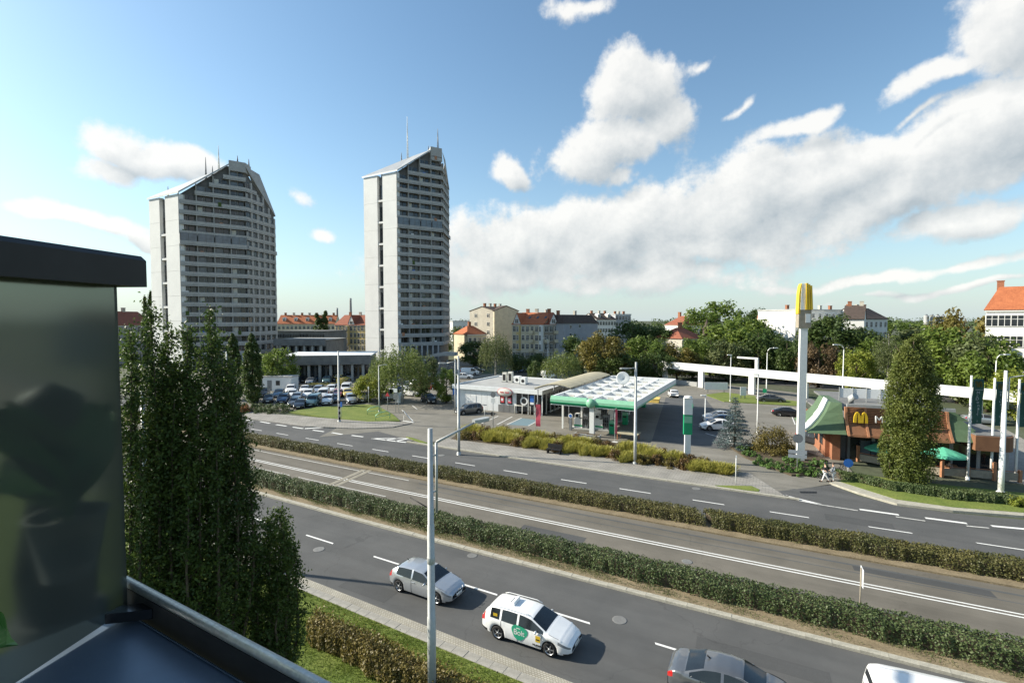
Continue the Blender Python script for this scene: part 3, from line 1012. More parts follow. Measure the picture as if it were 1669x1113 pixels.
def hedge(name, label, la, lb, X0, X1, h, n, leaf, mat, base=.06, rag=.05, cat='hedge', z0=.08):
    """clipped hedge between two ground lines: a woody core under a skin of leaves"""
    o = thing(name, label, cat, ((X0 + X1) / 2, (la((X0 + X1) / 2) + lb((X0 + X1) / 2)) / 2, 0))
    inv = -o.location
    L_ = X1 - X0
    x = X0 + RNG.random(n) * L_
    f = RNG.random(n)
    ya, yb = la(x), lb(x)
    wob = lambda s, q: np.sin(x * s + q) * .5 + np.sin(x * s * 2.3 + q * 2) * .3 + np.sin(x * s * 5.1 + q) * .2
    top = h * (.95 + .07 * wob(.9, 1) + .05 * wob(4.3, 2) + .09 * np.abs(np.sin(x * 1.15 + np.sin(x * .37) * 2)))
    wd = (yb - ya)
    bump = .12 * wob(2.1, 3) + .10 * wob(6.7, 5) - .12 * np.abs(np.sin(x * 1.15 + np.sin(x * .37) * 2)) + .06
    face = RNG.random(n)
    sw = float(np.mean(wd))
    tot = sw + 2 * h
    onT = face < (sw * 1.15) / (tot + sw * .15)
    onF = (~onT) & (RNG.random(n) < .62)
    z = np.where(onT, top - RNG.random(n) ** 2 * .12, RNG.random(n) ** .8 * top)
    edge = .10 * (z / h) ** 3
    y = np.where(onT, ya + .06 * wd + f * wd * .88, np.where(onF, ya + edge + bump + RNG.random(n) ** 2 * .14, yb - edge - bump - RNG.random(n) ** 2 * .14))
    nr = unit(n) * .75 + np.where(onT[:, None], np.array([[0, 0, .9]]), np.where(onF[:, None], np.array([[-.45, -.85, .25]]), np.array([[.45, .85, .25]])))
    nr /= np.linalg.norm(nr, axis=1, keepdims=True)
    pos = np.stack([x, y, z0 + z + RNG.normal(size=n) * rag * .5 + (RNG.random(n) > .97) * RNG.random(n) * rag * 2.5], 1) + np.array(inv)
    tone = .5 + .5 * np.sin(x * .8 + 1.3) * np.sin(x * 2.1)
    me = leaf_mesh('foliage', pos, nr, leaf * (.6 + .8 * RNG.random(n)), mat, rnd=np.clip(.3 * tone + .7 * RNG.random(n), 0, 1))
    fo = link('foliage', me, o)
    k = max(6, int(L_ / 1.5))
    core = MB()
    for i in range(k):
        a, c = X0 + .15 + (L_ - .3) * i / k, X0 + .15 + (L_ - .3) * (i + 1) / k
        core.prism([(a + inv.x, la(a) + .22 + inv.y), (c + inv.x, la(c) + .22 + inv.y), (c + inv.x, lb(c) - .22 + inv.y), (a + inv.x, lb(a) - .22 + inv.y)], 0, z0 + h * .82)
    obj('branches', core, 'soil', o)
    return o


hedge('clipped_hedge', 'long clipped green hedge on the median beside the near carriageway', L_H1, L_H1B, -60, 40, .82, 120000, .095, 'leaf_hedge')
xg0, xg1 = P(1147, 858).x, P(1158, 860).x
hedge('clipped_hedge', 'long rusty-topped hedge on the far median, running left from the gap', L_H2, L_H2B, -75, xg0, .74, 90000, .10, 'leaf_hedge_rust')
hedge('clipped_hedge', 'short hedge on the far median, right of the gap, green and rust', L_H2, L_H2B, xg1, 48, .76, 48000, .10, 'leaf_hedge_rust')
SH0 = lambda X: 15.75 - .60 * X
SH1 = lambda X: 17.0 - .60 * X
hedge('shrub_row', 'bushy brown-green shrub row on the grass verge below the balcony', SH0, SH1, -8.9, 2.6, .80, 24000, .10, 'leaf_shrub', rag=.25)


def grass_patch(name, label, fn, n, h, w, mat, z0=.1, lean=.35):
    """uncountable blades: one object"""
    p = fn(n)
    n = len(p)
    a = RNG.random(n) * 6.283
    hh = h * (.5 + .9 * RNG.random(n))
    dx, dy = np.cos(a) * w / 2, np.sin(a) * w / 2
    tip = np.stack([RNG.normal(size=n) * lean * hh, RNG.normal(size=n) * lean * hh, hh], 1)
    b0 = np.stack([p[:, 0] - dx, p[:, 1] - dy, np.full(n, z0)], 1)
    b1 = np.stack([p[:, 0] + dx, p[:, 1] + dy, np.full(n, z0)], 1)
    mid = np.stack([p[:, 0], p[:, 1], np.full(n, z0)], 1)
    t1 = mid + tip + np.stack([dx, dy, np.zeros(n)], 1) * .25
    t0 = mid + tip - np.stack([dx, dy, np.zeros(n)], 1) * .25
    me = raw_quads(name, np.stack([b0, b1, t1, t0], 1).reshape(-1, 3), mat, RNG.random(n))
    o = link(name, me)
    o['kind'] = 'stuff'
    return tag(o, label, 'grass')


def verge_pts(n):
    x = -14 + RNG.random(n) * 17
    y = np.maximum(11.5 - .58 * x, 11) + RNG.random(n) * (L_SLAB(x) - .03 - np.maximum(11.5 - .58 * x, 11))
    keep = RNG.random(n) < .65 + .35 * np.sin(x * 1.7) * np.sin(y * 2.3)
    return np.stack([x, y], 1)[keep]


grass_patch('verge_grass', 'short green grass growing on the roadside verge below the balcony', verge_pts, 90000, .07, .022, 'blade_grass')


def med_pts(n):
    x = -30 + RNG.random(n) * 62
    y = L_K2B(x) + .1 + RNG.random(n) ** .5 * (L_H1(x) - L_K2B(x) - .05)
    keep = (np.sin(x * .9) * np.sin(x * 2.7 + y * 3) + RNG.random(n) * 1.4) > .75
    return np.stack([x, y], 1)[keep]


grass_patch('median_weeds', 'thin dry grass and weeds on the bare median strip', med_pts, 24000, .07, .03, 'leaf_olive')

# ------------------------------------------------------------------ trees
# three fastigiate trees in front of the balcony
NEAR = [('tall upright oak close to the balcony, nearest the glass screen', 225, 498, 15.5, 1.7, 19000),
        ('big upright oak close to the balcony, with several pointed tops', 318, 503, 16.5, 2.35, 36000),
        ('small upright oak close to the balcony, lowest of the three', 438, 828, 17.8, 1.25, 14000)]
for lab, x, yt, Y, rad, n in NEAR:
    p = at(x, Y)
    hh = zpx(yt, Y)
    o = thing('upright_oak', lab, 'tree', (p.x, p.y, 0), 0, 'upright oaks before the balcony')
    br = MB()
    LP, LN, LR = [], [], []
    stems = max(11, int(n / 1500))
    per_twig = 38
    for k in range(stems):
        a = 2.4 * k
        ro = rad * (.18 + .62 * math.sqrt((k + .3) / stems))
        top = hh * (1.0 - .30 * (k / stems) ** 1.2 - .05 * random.random()) if k else hh
        pts = []
        for j in range(9):
            t = j / 8
            r_ = ro * (math.sin(math.pi * min(.62, t * .62 + .06)) ** .8) * (1 - .25 * t * t)
            pts.append(Vector((math.cos(a + .15 * t) * r_ + random.uniform(-.05, .05), math.sin(a + .15 * t) * r_ + random.uniform(-.05, .05), .2 + (top - .2) * t)))
        br.tube(pts, [.075 * (1 - .92 * j / 8) + .004 for j in range(9)], 5)
        nt_ = int(top * 9.5)
        for q in range(nt_):
            t = (.06 + .93 * (q + random.random()) / nt_)
            f = t * 8
            i0 = min(7, int(f))
            c = pts[i0].lerp(pts[i0 + 1], f - i0)
            ta = random.random() * 6.283
            ln = (.30 + .85 * random.random()) * (1.12 - .78 * t) * (.8 if rad < 1.5 else 1.0)
            d = Vector((math.cos(ta), math.sin(ta), .55 + .8 * random.random() * t)).normalized()
            e = c + d * ln + Vector((0, 0, .12 * ln))
            if q % 2 == 0:
                br.tube([c, e], [.012, .003], 3, cap=False)
            m_ = per_twig
            u_ = RNG.random(m_) ** .7
            pp = np.array(c)[None] + np.array(e - c)[None] * u_[:, None] + RNG.normal(size=(m_, 3)) * (.055 + .075 * u_[:, None])
            LP.append(pp)
            tone = RNG.random()
            LR.append(np.clip(.45 * tone + .55 * RNG.random(m_), 0, 1))
    LP = np.concatenate(LP); LR = np.concatenate(LR)
    nn_ = unit(len(LP)) + np.array([0, 0, .35])
    nn_ /= np.linalg.norm(nn_, axis=1, keepdims=True)
    link('crown', leaf_mesh('crown', LP, nn_, .105 * (.55 + .9 * RNG.random(len(LP))), 'leaf_oak', .55, LR), o)
    br.tube([(0, 0, 0), (0, 0, 1.2)], [.22, .16], 8)
    obj('trunk', br, 'bark', o)


def column_tree(label, x, yt, Y, wpx, mat, n, leaf, spires=3, ragged=0.0, name='columnar_tree', yb=None):
    p = at(x, Y)
    hh = zpx(yt, Y)
    rad = wpx * Y / F_PX / 2
    o = thing(name, label, 'tree', (p.x, p.y, 0))
    me = column_mesh('crown', mat, hh * .98, rad, leaf, clumps=n // 45, per=45, spires=spires, ragged=ragged, blunt=.70 if spires == 9 else .80)
    link('crown', me, o, (0, 0, .25))
    b = MB()
    b.tube([(0, 0, 0), (0, 0, hh * .5), (0, 0, hh * .9)], [.16, .11, .03], 7)
    for k in range(10):
        a = k * 2.4
        z = hh * (.1 + .07 * k)
        b.tube([(0, 0, z), (math.cos(a) * rad * .5, math.sin(a) * rad * .5, z + hh * .14)], [.05, .015], 5)
    obj('trunk', b, 'bark', o)
    return o


column_tree('big columnar hornbeam with yellow-green leaves in front of the restaurant', 1490, 530, 42.7, 100, 'leaf_column', 56000, .15, 9, .05)
column_tree('smaller leafy column growing against the big hornbeam on its left', 1459, 640, 43.6, 42, 'leaf_column', 8000, .16, 2, .1)
column_tree('dark columnar tree by the car park, right one of the pair', 410, 538, 84, 38, 'leaf_dark', 12000, .30, 0)
column_tree('dark columnar tree by the car park, left one of the pair', 379, 538, 87, 34, 'leaf_dark', 10000, .30, 0)
column_tree('tall poplar between the two apartment towers', 524, 502, 205, 36, 'leaf_dark', 7000, .7, 2, .1, 'poplar_tree')
column_tree('tall poplar beside the left edge of the left apartment tower', 242, 466, 155, 24, 'leaf_dark', 6000, .55, 2, .1, 'poplar_tree')

BG = 'trees behind the petrol station and the restaurant'
TT = [('rounded light green tree behind the white hut in the car park', 450, 567, 104, 56, 'leaf_green', 'round'),
     ('small yellow-green tree at the edge of the car park', 601, 606, 86, 46, 'leaf_yellow', 'round'),
     ('tall airy birch in front of the right apartment tower', 655, 545, 84, 86, 'leaf_birch', 'weep'),
     ('slender birch leaning left beside the tall airy birch', 622, 562, 87, 46, 'leaf_birch', 'weep'),
     ('dense dark shrub tree right of the tall airy birch', 684, 572, 92, 46, 'leaf_olive', 'round'),
     ('bushy green tree left of the shop roof', 727, 600, 84, 36, 'leaf_green', 'round'),
     ('weeping birch behind the shop roof air conditioners', 808, 528, 118, 54, 'leaf_olive', 'weep'),
     ('dark tree behind the weeping birch and the small orange-roofed house', 772, 556, 150, 52, 'leaf_dark', 'round'),
     ('dark tree at the foot of the right apartment tower', 748, 528, 195, 42, 'leaf_dark', 'round'),
     ('small pointed evergreen behind the shop roof', 873, 588, 100, 22, 'leaf_dark', 'round'),
     ('airy light green birch right of the corner tenement', 917, 562, 104, 66, 'leaf_birch', 'weep'),
     ('autumn-yellow tree behind the petrol station canopy', 985, 538, 114, 66, 'leaf_autumn', 'round'),
     ('dark green tree against the grey gable of the tenement', 950, 540, 128, 62, 'leaf_dark', 'round'),
     ('light green tree behind the dish on the canopy', 1052, 548, 118, 58, 'leaf_green', 'round'),
     ('large dark tree below the distant white roofs', 1032, 516, 150, 78, 'leaf_dark', 'round'),
     ('dark olive tree left of the red-roofed villa', 1078, 533, 140, 58, 'leaf_dark', 'round'),
     ('low dark tree behind the right end of the canopy', 1012, 570, 112, 60, 'leaf_dark', 'round'),
     ('orange-brown round tree at the left end of the white girder', 1104, 558, 116, 56, 'leaf_autumn', 'round'),
     ('tall light green tree rising highest above the villas', 1160, 489, 165, 86, 'leaf_green', 'round'),
     ('broad mid-green tree right of the brick turret', 1205, 516, 128, 96, 'leaf_green', 'round'),
     ('darker green tree in front of the broad mid-green tree', 1238, 530, 118, 70, 'leaf_dark', 'round'),
     ('round dark tree far behind on the skyline', 1234, 504, 240, 46, 'leaf_dark', 'round'),
     ('thin tree before the white facade left of the arches sign pole', 1284, 548, 112, 56, 'leaf_dark', 'round'),
     ('large dark tree right of the arches sign pole', 1352, 515, 122, 92, 'leaf_dark', 'round'),
     ('red-brown tree beside the arches sign pole', 1336, 556, 104, 50, 'leaf_brown', 'round'),
     ('dark green tree under the white gabled block', 1402, 536, 130, 72, 'leaf_dark', 'round'),
     ('bright yellow-green small tree behind the girder', 1399, 568, 97, 46, 'leaf_yellow', 'round'),
     ('pale olive birch left of the big columnar hornbeam', 1450, 530, 100, 52, 'leaf_olive', 'weep'),
     ('distant tree above the pale olive birch', 1452, 516, 190, 80, 'leaf_green', 'round'),
     ('brownish tree top left of the white corner house', 1572, 499, 98, 76, 'leaf_autumn', 'round'),
     ('large yellowing green tree left of the white corner house', 1566, 530, 84, 120, 'leaf_green', 'round'),
     ('dark green tree right of the hornbeam below the corner house', 1614, 565, 76, 78, 'leaf_green', 'round'),
     ('yellow-green bush behind the flagpoles at the picture edge', 1668, 600, 66, 70, 'leaf_yellow', 'round'),
     ('dark tree behind the hornbeam top on the skyline', 1520, 528, 150, 90, 'leaf_olive', 'round'),
     ('olive tree half hiding the red-roofed villa', 1096, 540, 150, 44, 'leaf_olive', 'round'),
     ('green tree in front of the faded villa roof', 1130, 552, 120, 50, 'leaf_green', 'round'),
     ('dark green tree below the brick turret', 1158, 545, 124, 56, 'leaf_dark', 'round'),
     ('mid-green tree under the tall light green tree', 1185, 555, 114, 58, 'leaf_olive', 'round'),
     ('dark tree right of the orange-brown round tree', 1068, 566, 112, 52, 'leaf_dark', 'round'),
     ('green tree left of the arches pylon foot of the skyline', 1262, 545, 122, 60, 'leaf_green', 'round'),
     ('dark green tree behind the red-brown tree', 1318, 538, 126, 62, 'leaf_dark', 'round'),
     ('pale green tree right of the bright yellow-green small tree', 1432, 552, 110, 60, 'leaf_green', 'round'),
     ('yellowing tree behind the hornbeam on its right side', 1530, 545, 92, 80, 'leaf_birch', 'round'),
     ('olive tree below the brownish tree top', 1588, 545, 80, 80, 'leaf_olive', 'round'),
     ('dark tree between the shop birch and the tenement birch', 862, 572, 128, 54, 'leaf_dark', 'round')]
for lab, x, yt, Y, w, mat, kind in TT:
    tree(lab, x, yt, Y, w, mat, kind, BG if x > 900 else None, 'birch_tree' if kind == 'weep' else 'broadleaf_tree', .04)

# blue spruce
sp_, sn_, sr_ = spruce_mesh('crown', 'leaf_spruce')
p = P(1197, 730)
hh = zpx(643, p.y)
o = thing('blue_spruce', 'blue-grey spruce beside the parked white car', 'tree', (p.x, p.y, .05))
link('crown', leaf_mesh('crown', sp_ * np.array([2.15, 2.15, hh]), sn_, .17 * (.6 + .8 * RNG.random(len(sp_))), 'leaf_spruce', .35, sr_), o)
obj('trunk', MB().tube([(0, 0, 0), (0, 0, hh * .9)], [.14, .02], 7), 'bark', o)


def bush(label, x, y, wpx, hpx, mat, name='shrub', group=None, clumps=46, per=70, cat='shrub', leaf=None, z0=.05):
    p = P(x, y)
    s = p.y / F_PX
    w, h = wpx * s / 2, hpx * s
    o = thing(name, label, cat, (p.x, p.y, z0), 0, group)
    d = unit(clumps)
    d[:, 2] = np.abs(d[:, 2])
    cen = d * (.55 + .35 * RNG.random((clumps, 1))) * np.array([w, w, h])
    pp, nn, rr = clump_leaves(cen, (.18 + .14 * RNG.random(clumps)) * min(w, h) * 1.15, per, .4)
    pp[:, 2] = np.abs(pp[:, 2])
    link('foliage', leaf_mesh('foliage', pp, nn, (leaf or .13) * (.6 + .8 * RNG.random(len(pp))), mat, rnd=rr), o)
    b = MB()
    for k in range(6):
        a = k * 1.05
        b.tube([(0, 0, -z0), (math.cos(a) * w * .3, math.sin(a) * w * .3, h * .45), (math.cos(a) * w * .6, math.sin(a) * w * .6, h * .8)], [.05, .03, .01], 5)
    obj('branches', b, 'bark', o)
    return o


bush('big round brown-green bush left of the arches sign pole', 1258, 738, 74, 48, 'leaf_shrub', leaf=.16, clumps=80)
for i, (x, y, w, h) in enumerate(((1222, 744, 34, 10), (1245, 757, 40, 12), (1272, 766, 44, 14), (1300, 772, 44, 14), (1326, 774, 40, 13), (1332, 762, 36, 14), (1290, 756, 40, 13), (1212, 735, 24, 9))):
    bush(('spreading low juniper on the %s edge of the shrub bed' % ('left upper', 'left', 'lower left', 'lower middle', 'lower right', 'right', 'inner', 'top left')[i]), x, y, w, h, 'leaf_juniper', 'juniper', 'low junipers in the shrub bed', 26, 50, leaf=.14)
# planting bed of the petrol station: rust shrubs and feathery yellow grass clumps
BEDW = ('first', 'second', 'third', 'fourth', 'fifth', 'sixth', 'seventh', 'eighth', 'ninth', 'tenth', 'eleventh', 'twelfth', 'thirteenth', 'fourteenth', 'fifteenth', 'sixteenth', 'seventeenth', 'eighteenth', 'nineteenth', 'twentieth', 'twenty-first', 'twenty-second', 'twenty-third', 'twenty-fourth')


def grass_clump(label, x, y, wpx, hpx):
    p = P(x, y)
    s = p.y / F_PX
    w, h = wpx * s / 2, hpx * s * 1.2
    o = thing('grass_clump', label, 'ornamental grass', (p.x, p.y, .1), 0, 'ornamental grasses in the station bed')
    n = 1300
    a = RNG.random(n) * 6.283
    r = RNG.random(n) ** .55
    ex, ey = w * random.uniform(.9, 1.3), w * random.uniform(.55, .85)
    lob = 1 + .35 * np.sin(a * 3 + random.random() * 6) + .2 * np.sin(a * 5)
    b0 = np.stack([np.cos(a) * r * ex * lob * .8, np.sin(a) * r * ey * lob * .8, np.zeros(n)], 1)
    hh = h * (.45 + .65 * RNG.random(n)) * (1 - .4 * r * r)
    tip = b0 + np.stack([np.cos(a) * r * w * .35 + .2 + RNG.normal(size=n) * .25, np.sin(a) * r * w * .3 + RNG.normal(size=n) * .25, hh], 1)
    d = np.stack([-np.sin(a), np.cos(a), np.zeros(n)], 1) * (.02 + .03 * RNG.random((n, 1)))
    link('blades', raw_quads('blades', np.stack([b0 - d, b0 + d, tip + d * .4, tip - d * .4], 1).reshape(-1, 3), 'blade_yellow', RNG.random(n)), o)
    obj('root_crown', MB().lathe([(w * .45, -.1), (w * .4, .05), (w * .2, h * .25), (.01, h * .3)], 9), 'soil', o)
    return o


gi = ri = 0
bed = [(812, 713, 'g'), (840, 716, 'g'), (876, 719, 'g'), (922, 727, 'g'), (948, 729, 'g'), (990, 734, 'r'), (1044, 741, 'g'), (1058, 748, 'g'), (1096, 752, 'g'), (1122, 755, 'r'), (768, 708, 'g'), (1148, 762, 'r'), (756, 716, 'r'), (778, 717, 'r'), (800, 719, 'g'), (824, 722, 'g'), (790, 708, 'r'), (846, 727, 'r'), (866, 729, 'g'), (890, 732, 'g'), (855, 715, 'r'), (912, 736, 'r'),
       (934, 737, 'g'), (958, 741, 'g'), (905, 722, 'r'), (982, 744, 'g'), (1004, 749, 'r'), (970, 728, 'r'), (1024, 752, 'g'), (1048, 756, 'r'), (1070, 757, 'r'), (1020, 736, 'g'),
       (1094, 762, 'r'), (1115, 764, 'r'), (1136, 767, 'g'), (1158, 770, 'g'), (1075, 744, 'r'), (1176, 772, 'g'), (820, 709, 'r'), (935, 723, 'r')]
for x, y, k in sorted(bed):
    if k == 'g':
        grass_clump('feathery yellow grass clump in the station bed, %s from the left' % BEDW[gi], x, y, 36, 14)
        gi += 1
    else:
        bush('rusty shrub in the station bed, %s from the left' % BEDW[ri], x, y, 32, 17, 'leaf_red_shrub' if ri % 3 else 'leaf_shrub', 'rust_shrub', 'rusty shrubs in the station bed', 26, 55, leaf=.13)
        ri += 1
bush('flat trimmed bush at the left end of the lawn', 447, 671, 66, 13, 'leaf_hedge', leaf=.16)
bush('grey-green trimmed bush behind the flower tubs', 410, 668, 60, 11, 'leaf_hedge', leaf=.16)
bush('orange flower tubs on the left pavement', 394, 672, 30, 14, 'orange_flower', 'flower_bed', leaf=.14, cat='flowers')
bush('round dark bush at the foot of the tower beside the car park', 705, 607, 11, 9, 'leaf_dark', leaf=.2)
for i, (x, y) in enumerate(((500, 606), (530, 606), (556, 607))):
    bush('dark bush before the low concrete hall, %s from the left' % BEDW[i], x, y, 22, 15, 'leaf_dark', 'shrub', 'dark bushes along the low hall', 24, 40, leaf=.28)
bush('reddish autumn bush beside the parked cars', 703, 630, 24, 20, 'leaf_brown', leaf=.16)
bush('low green bush behind the black car', 685, 646, 20, 14, 'leaf_green', leaf=.16)
bush('yellow bush at the picture edge right of the lamp foot', 1660, 826, 40, 16, 'leaf_yellow', leaf=.13)
RH = [P(x, y) for x, y in ((1370, 782), (1455, 802), (1560, 818), (1669, 827))]


def poly_line(pts, off=0.0):
    xs_, ys_ = [q.x for q in pts], [q.y + off for q in pts]
    return lambda X: np.interp(X, xs_, ys_)


hedge('clipped_hedge', 'low dark clipped hedge curving round the corner below the hornbeam', poly_line(RH), poly_line(RH, 1.25), RH[0].x, RH[-1].x, .62, 15000, .13, 'leaf_hedge')
# far woods along the horizon, one mass
fw_c = np.stack([RNG.uniform(-900, 900, 900), RNG.uniform(380, 900, 900), RNG.uniform(3, 11, 900)], 1)
a_, b_, c_ = clump_leaves(fw_c, RNG.uniform(4, 8, 900), 40, .5)
fw = link('far_woods', leaf_mesh('far_woods', a_, b_, 2.2 * (.6 + .8 * RNG.random(len(a_))), 'leaf_dark', rnd=c_))
fw['kind'] = 'stuff'
tag(fw, 'dark distant woods along the whole horizon', 'woods')
#NEXT2
# ------------------------------------------------------------------ apartment towers
def lerp(a, b, t):
    return a + (b - a) * t


def tower(label, A, C, B, E_, zg, zt, s1, zr, nfl, mid, f0, bays1, bays2, slot, fh=2.75, z0=4.0, masts=()):
    """A-C blank gable, C-B loggia front with a rising roof line, B-E second front; plan points in metres"""
    o = thing('apartment_tower', label, 'tower', (C.x, C.y, 0))
    org = Vector((C.x, C.y, 0))
    A, C, B, E_ = (q - org for q in (A, C, B, E_))
    n1 = Vector(((B - C).y, -(B - C).x, 0)).normalized()
    n2 = Vector(((E_ - B).y, -(E_ - B).x, 0)).normalized()
    ng = Vector(((C - A).y, -(C - A).x, 0)).normalized()
    back = (A - C).normalized() * 2 + Vector((.25, 1, 0)).normalized() * 9
    A2, E2_ = A + Vector((3, 10, 0)), E_ + Vector((-4, 2.5, 0))
    dep = 1.15
    Ci, Bi, Ei = C - n1 * dep - ng * .3, B - (n1 + n2).normalized() * dep, E_ - n2 * .45
    roof1 = lambda s: zg + (zt - zg) * min(1, s / s1)
    roof2 = lambda s: zt + (zr - zt) * s
    # core behind the loggias: three wall planes following the roof line
    core = MB()
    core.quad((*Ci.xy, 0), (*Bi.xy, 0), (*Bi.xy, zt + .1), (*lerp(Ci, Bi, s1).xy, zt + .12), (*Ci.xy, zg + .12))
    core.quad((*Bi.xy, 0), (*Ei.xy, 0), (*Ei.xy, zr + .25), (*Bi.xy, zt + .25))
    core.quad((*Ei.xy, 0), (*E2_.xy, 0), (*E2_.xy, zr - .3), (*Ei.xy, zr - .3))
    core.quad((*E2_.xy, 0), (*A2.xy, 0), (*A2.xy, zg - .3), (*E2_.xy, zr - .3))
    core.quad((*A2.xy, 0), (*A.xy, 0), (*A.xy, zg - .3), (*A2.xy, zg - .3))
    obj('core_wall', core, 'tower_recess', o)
    # blank gable: two white slabs and a recessed stair slot with landings
    u = (C - A)
    gl = u.length
    u = u.normalized()
    gm = Matrix.Translation(A) @ Matrix(((u.x, -ng.x, 0, 0), (u.y, -ng.y, 0, 0), (0, 0, 1, 0), (0, 0, 0, 1)))
    s0, sE = slot
    for a, c in ((0, s0), (sE, 1)):
        m = MB()
        nj = 7
        for k in range(nj):
            m.box(a * gl, c * gl, 0, 1.2, zg * k / nj + .04, zg * (k + 1) / nj, T=gm)
        obj('gable_slab', m, 'tower_white', o)
    m = MB().box(s0 * gl, sE * gl, .9, 1.3, 0, zg - .4, T=gm)
    obj('stair_slot', m, 'concrete_dark', o)
    land = MB().box(s0 * gl + .02, sE * gl - .02, .12, .88, 0, .55).mesh('landing', 'tower_white')
    pane = MB().box(s0 * gl + .25, sE * gl - .25, .82, .88, .9, 5.2).mesh('window', 'glass')
    k = z0
    while k < zg - 6:
        for me, nm in ((land, 'landing'), (pane, 'window')):
            q = link(nm, me, o, (A.x, A.y, k), math.atan2(u.y, u.x))
        k += 6.6
    # metal roof from the gable edge up to the top block
    top = lerp(C, B, s1)
    rA = A + Vector((.3, 0, 0)) - u * .3
    ridge_b = lerp(A, A2, .35) + (top - C) * .55
    rf = MB()
    pts = [(*(A - u * .4 + ng * .3).xy, zg), (*(C + u * .4 + ng * .3 + n1 * .3).xy, zg + .05), (*(top + n1 * .3).xy, zt + .1), (*(top + Vector((-7.5, 6.5, 0))).xy, zt + .0), (*(A + Vector((2.0, 5, 0))).xy, zg + (zt - zg) * .32)]
    rf.extr(pts, (0, 0, .45))
    obj('roof', rf, 'roof_metal', o)
    tb = MB().prism([top.xy, B.xy, (B + Vector((-.5, 4, 0))).xy, (top + Vector((-2, 6, 0))).xy], zt - 1.2, zt + 1.6)
    obj('roof_block', tb, 'tower_grey', o)
    rf2 = MB().extr([(*(B + n2 * .15).xy, zt + .2), (*(E_ + n2 * .15).xy, zr + .2), (*E2_.xy, zr + .2), (*(B + Vector((0, 8, 0))).xy, zt + .2)], (0, 0, .35))
    obj('roof_slope', rf2, 'tower_grey', o)
    # floors
    l1, l2 = (B - C).length, (E_ - B).length
    e1, e2 = (B - C).normalized(), (E_ - B).normalized()
    a1, a2 = math.atan2(e1.y, e1.x), math.atan2(e2.y, e2.x)
    bw, bw2 = l1 / bays1, l2 / bays2
    fin = MB().box(-.10, .10, .02, dep, 0, fh).mesh('party_wall', 'tower_grey')
    win = MB().box(.35, bw * .50, dep - .12, dep - .05, .75, 2.25, 1).box(.30, bw * .52, dep - .06, dep, .70, 2.30, 0).box(bw * .36, bw * .36 + .08, dep - .14, dep - .04, .7, 2.3, 0).mesh('window', ['concrete', 'glass'])
    win_v = [win, win, MB().box(.35, bw * .50, dep - .12, dep - .05, .75, 2.25, 1).box(.30, bw * .52, dep - .06, dep, .70, 2.30, 0).box(.36, bw * .36, dep - .13, dep - .11, .78, 2.22, 2).mesh('window', ['concrete', 'glass', 'cream_panel']),
             MB().box(.35, bw * .50, dep - .12, dep - .05, .75, 2.25, 1).box(.30, bw * .52, dep - .06, dep, .70, 2.30, 0).mesh('window', ['concrete', 'glass_light'])]
    clutter = [MB().box(.5, 1.3, .1, .45, .0, 1.15, 0).mesh('balcony_item', m_) for m_ in ('white_metal', 'wood_orange', 'blue_sign', 'leaf_green')]
    door = MB().box(bw * .58, bw * .86, dep - .10, dep - .04, .1, 2.25, 1).box(bw * .56, bw * .88, dep - .05, dep, .05, 2.3, 0).mesh('window', ['concrete_dark', 'glass'])
    w2 = MB().box(bw2 * .14, bw2 * .72, .30, .42, .85, 2.2, 1).box(bw2 * .10, bw2 * .76, .36, .46, .80, 2.25, 0).box(bw2 * .4, bw2 * .4 + .07, .27, .4, .85, 2.2, 0).mesh('window', ['concrete', 'glass'])
    big = MB().box(.2, bw - .2, -.30, -.2, .35, 2.9, 1).box(.1, bw - .1, -.22, -.1, .25, 3.0, 0).box(bw / 2 - .05, bw / 2 + .05, -.34, -.2, .3, 2.95, 0).mesh('window', ['concrete_dark', 'glass_light'])
    pier = MB().box(bw2 * .80, bw2 * 1.04, .02, .45, 0, fh).mesh('party_wall', 'tower_grey')
    w2_v = [w2, w2, MB().box(bw2 * .14, bw2 * .72, .30, .42, .85, 2.2, 1).box(bw2 * .10, bw2 * .76, .36, .46, .80, 2.25, 0).box(bw2 * .15, bw2 * .40, .285, .299, .9, 2.18, 0).mesh('window', ['concrete', 'glass'])]
    for k in range(nfl):
        z = f0 + k * fh
        thick = k == mid
        # first front
        st = 0.0
        need = z + 2.35
        if need > zg:
            st = (need - zg) / (zt - zg) * s1
        if st < .95 and z + 1.5 < zt:
            pr = MB()
            off = -.5 if thick else -.12
            pr.box(st * l1, l1 + .05, off, off + .16, .0, .82, 0).box(st * l1, l1, off + .1, dep, -.22, -.02, 0).box(st * l1, l1 + .04, off - .06, off + .14, -.34, -.08, 0)
            obj('parapet', pr, 'tower_grey', o, (C.x, C.y, z), a1)
            for b in range(bays1):
                if (b + .55) / bays1 < st:
                    continue
                q = C + e1 * (b * bw)
                if thick:
                    link('window', big, o, (q.x, q.y, z), a1)
                else:
                    link('window', random.choice(win_v), o, (q.x, q.y, z), a1)
                    if random.random() < .16:
                        link('balcony_item', random.choice(clutter), o, (q.x + e1.x * random.random(), q.y + e1.y * random.random(), z), a1)
                    link('window', door, o, (q.x, q.y, z), a1)
                    if b / bays1 >= st - .02 and need + .4 < roof1(b / bays1 if b else .02) + 3:
                        link('party_wall', fin, o, (q.x, q.y, z), a1)
        # second front
        en = 1.0
        if need > zr:
            en = (zt - need) / (zt - zr)
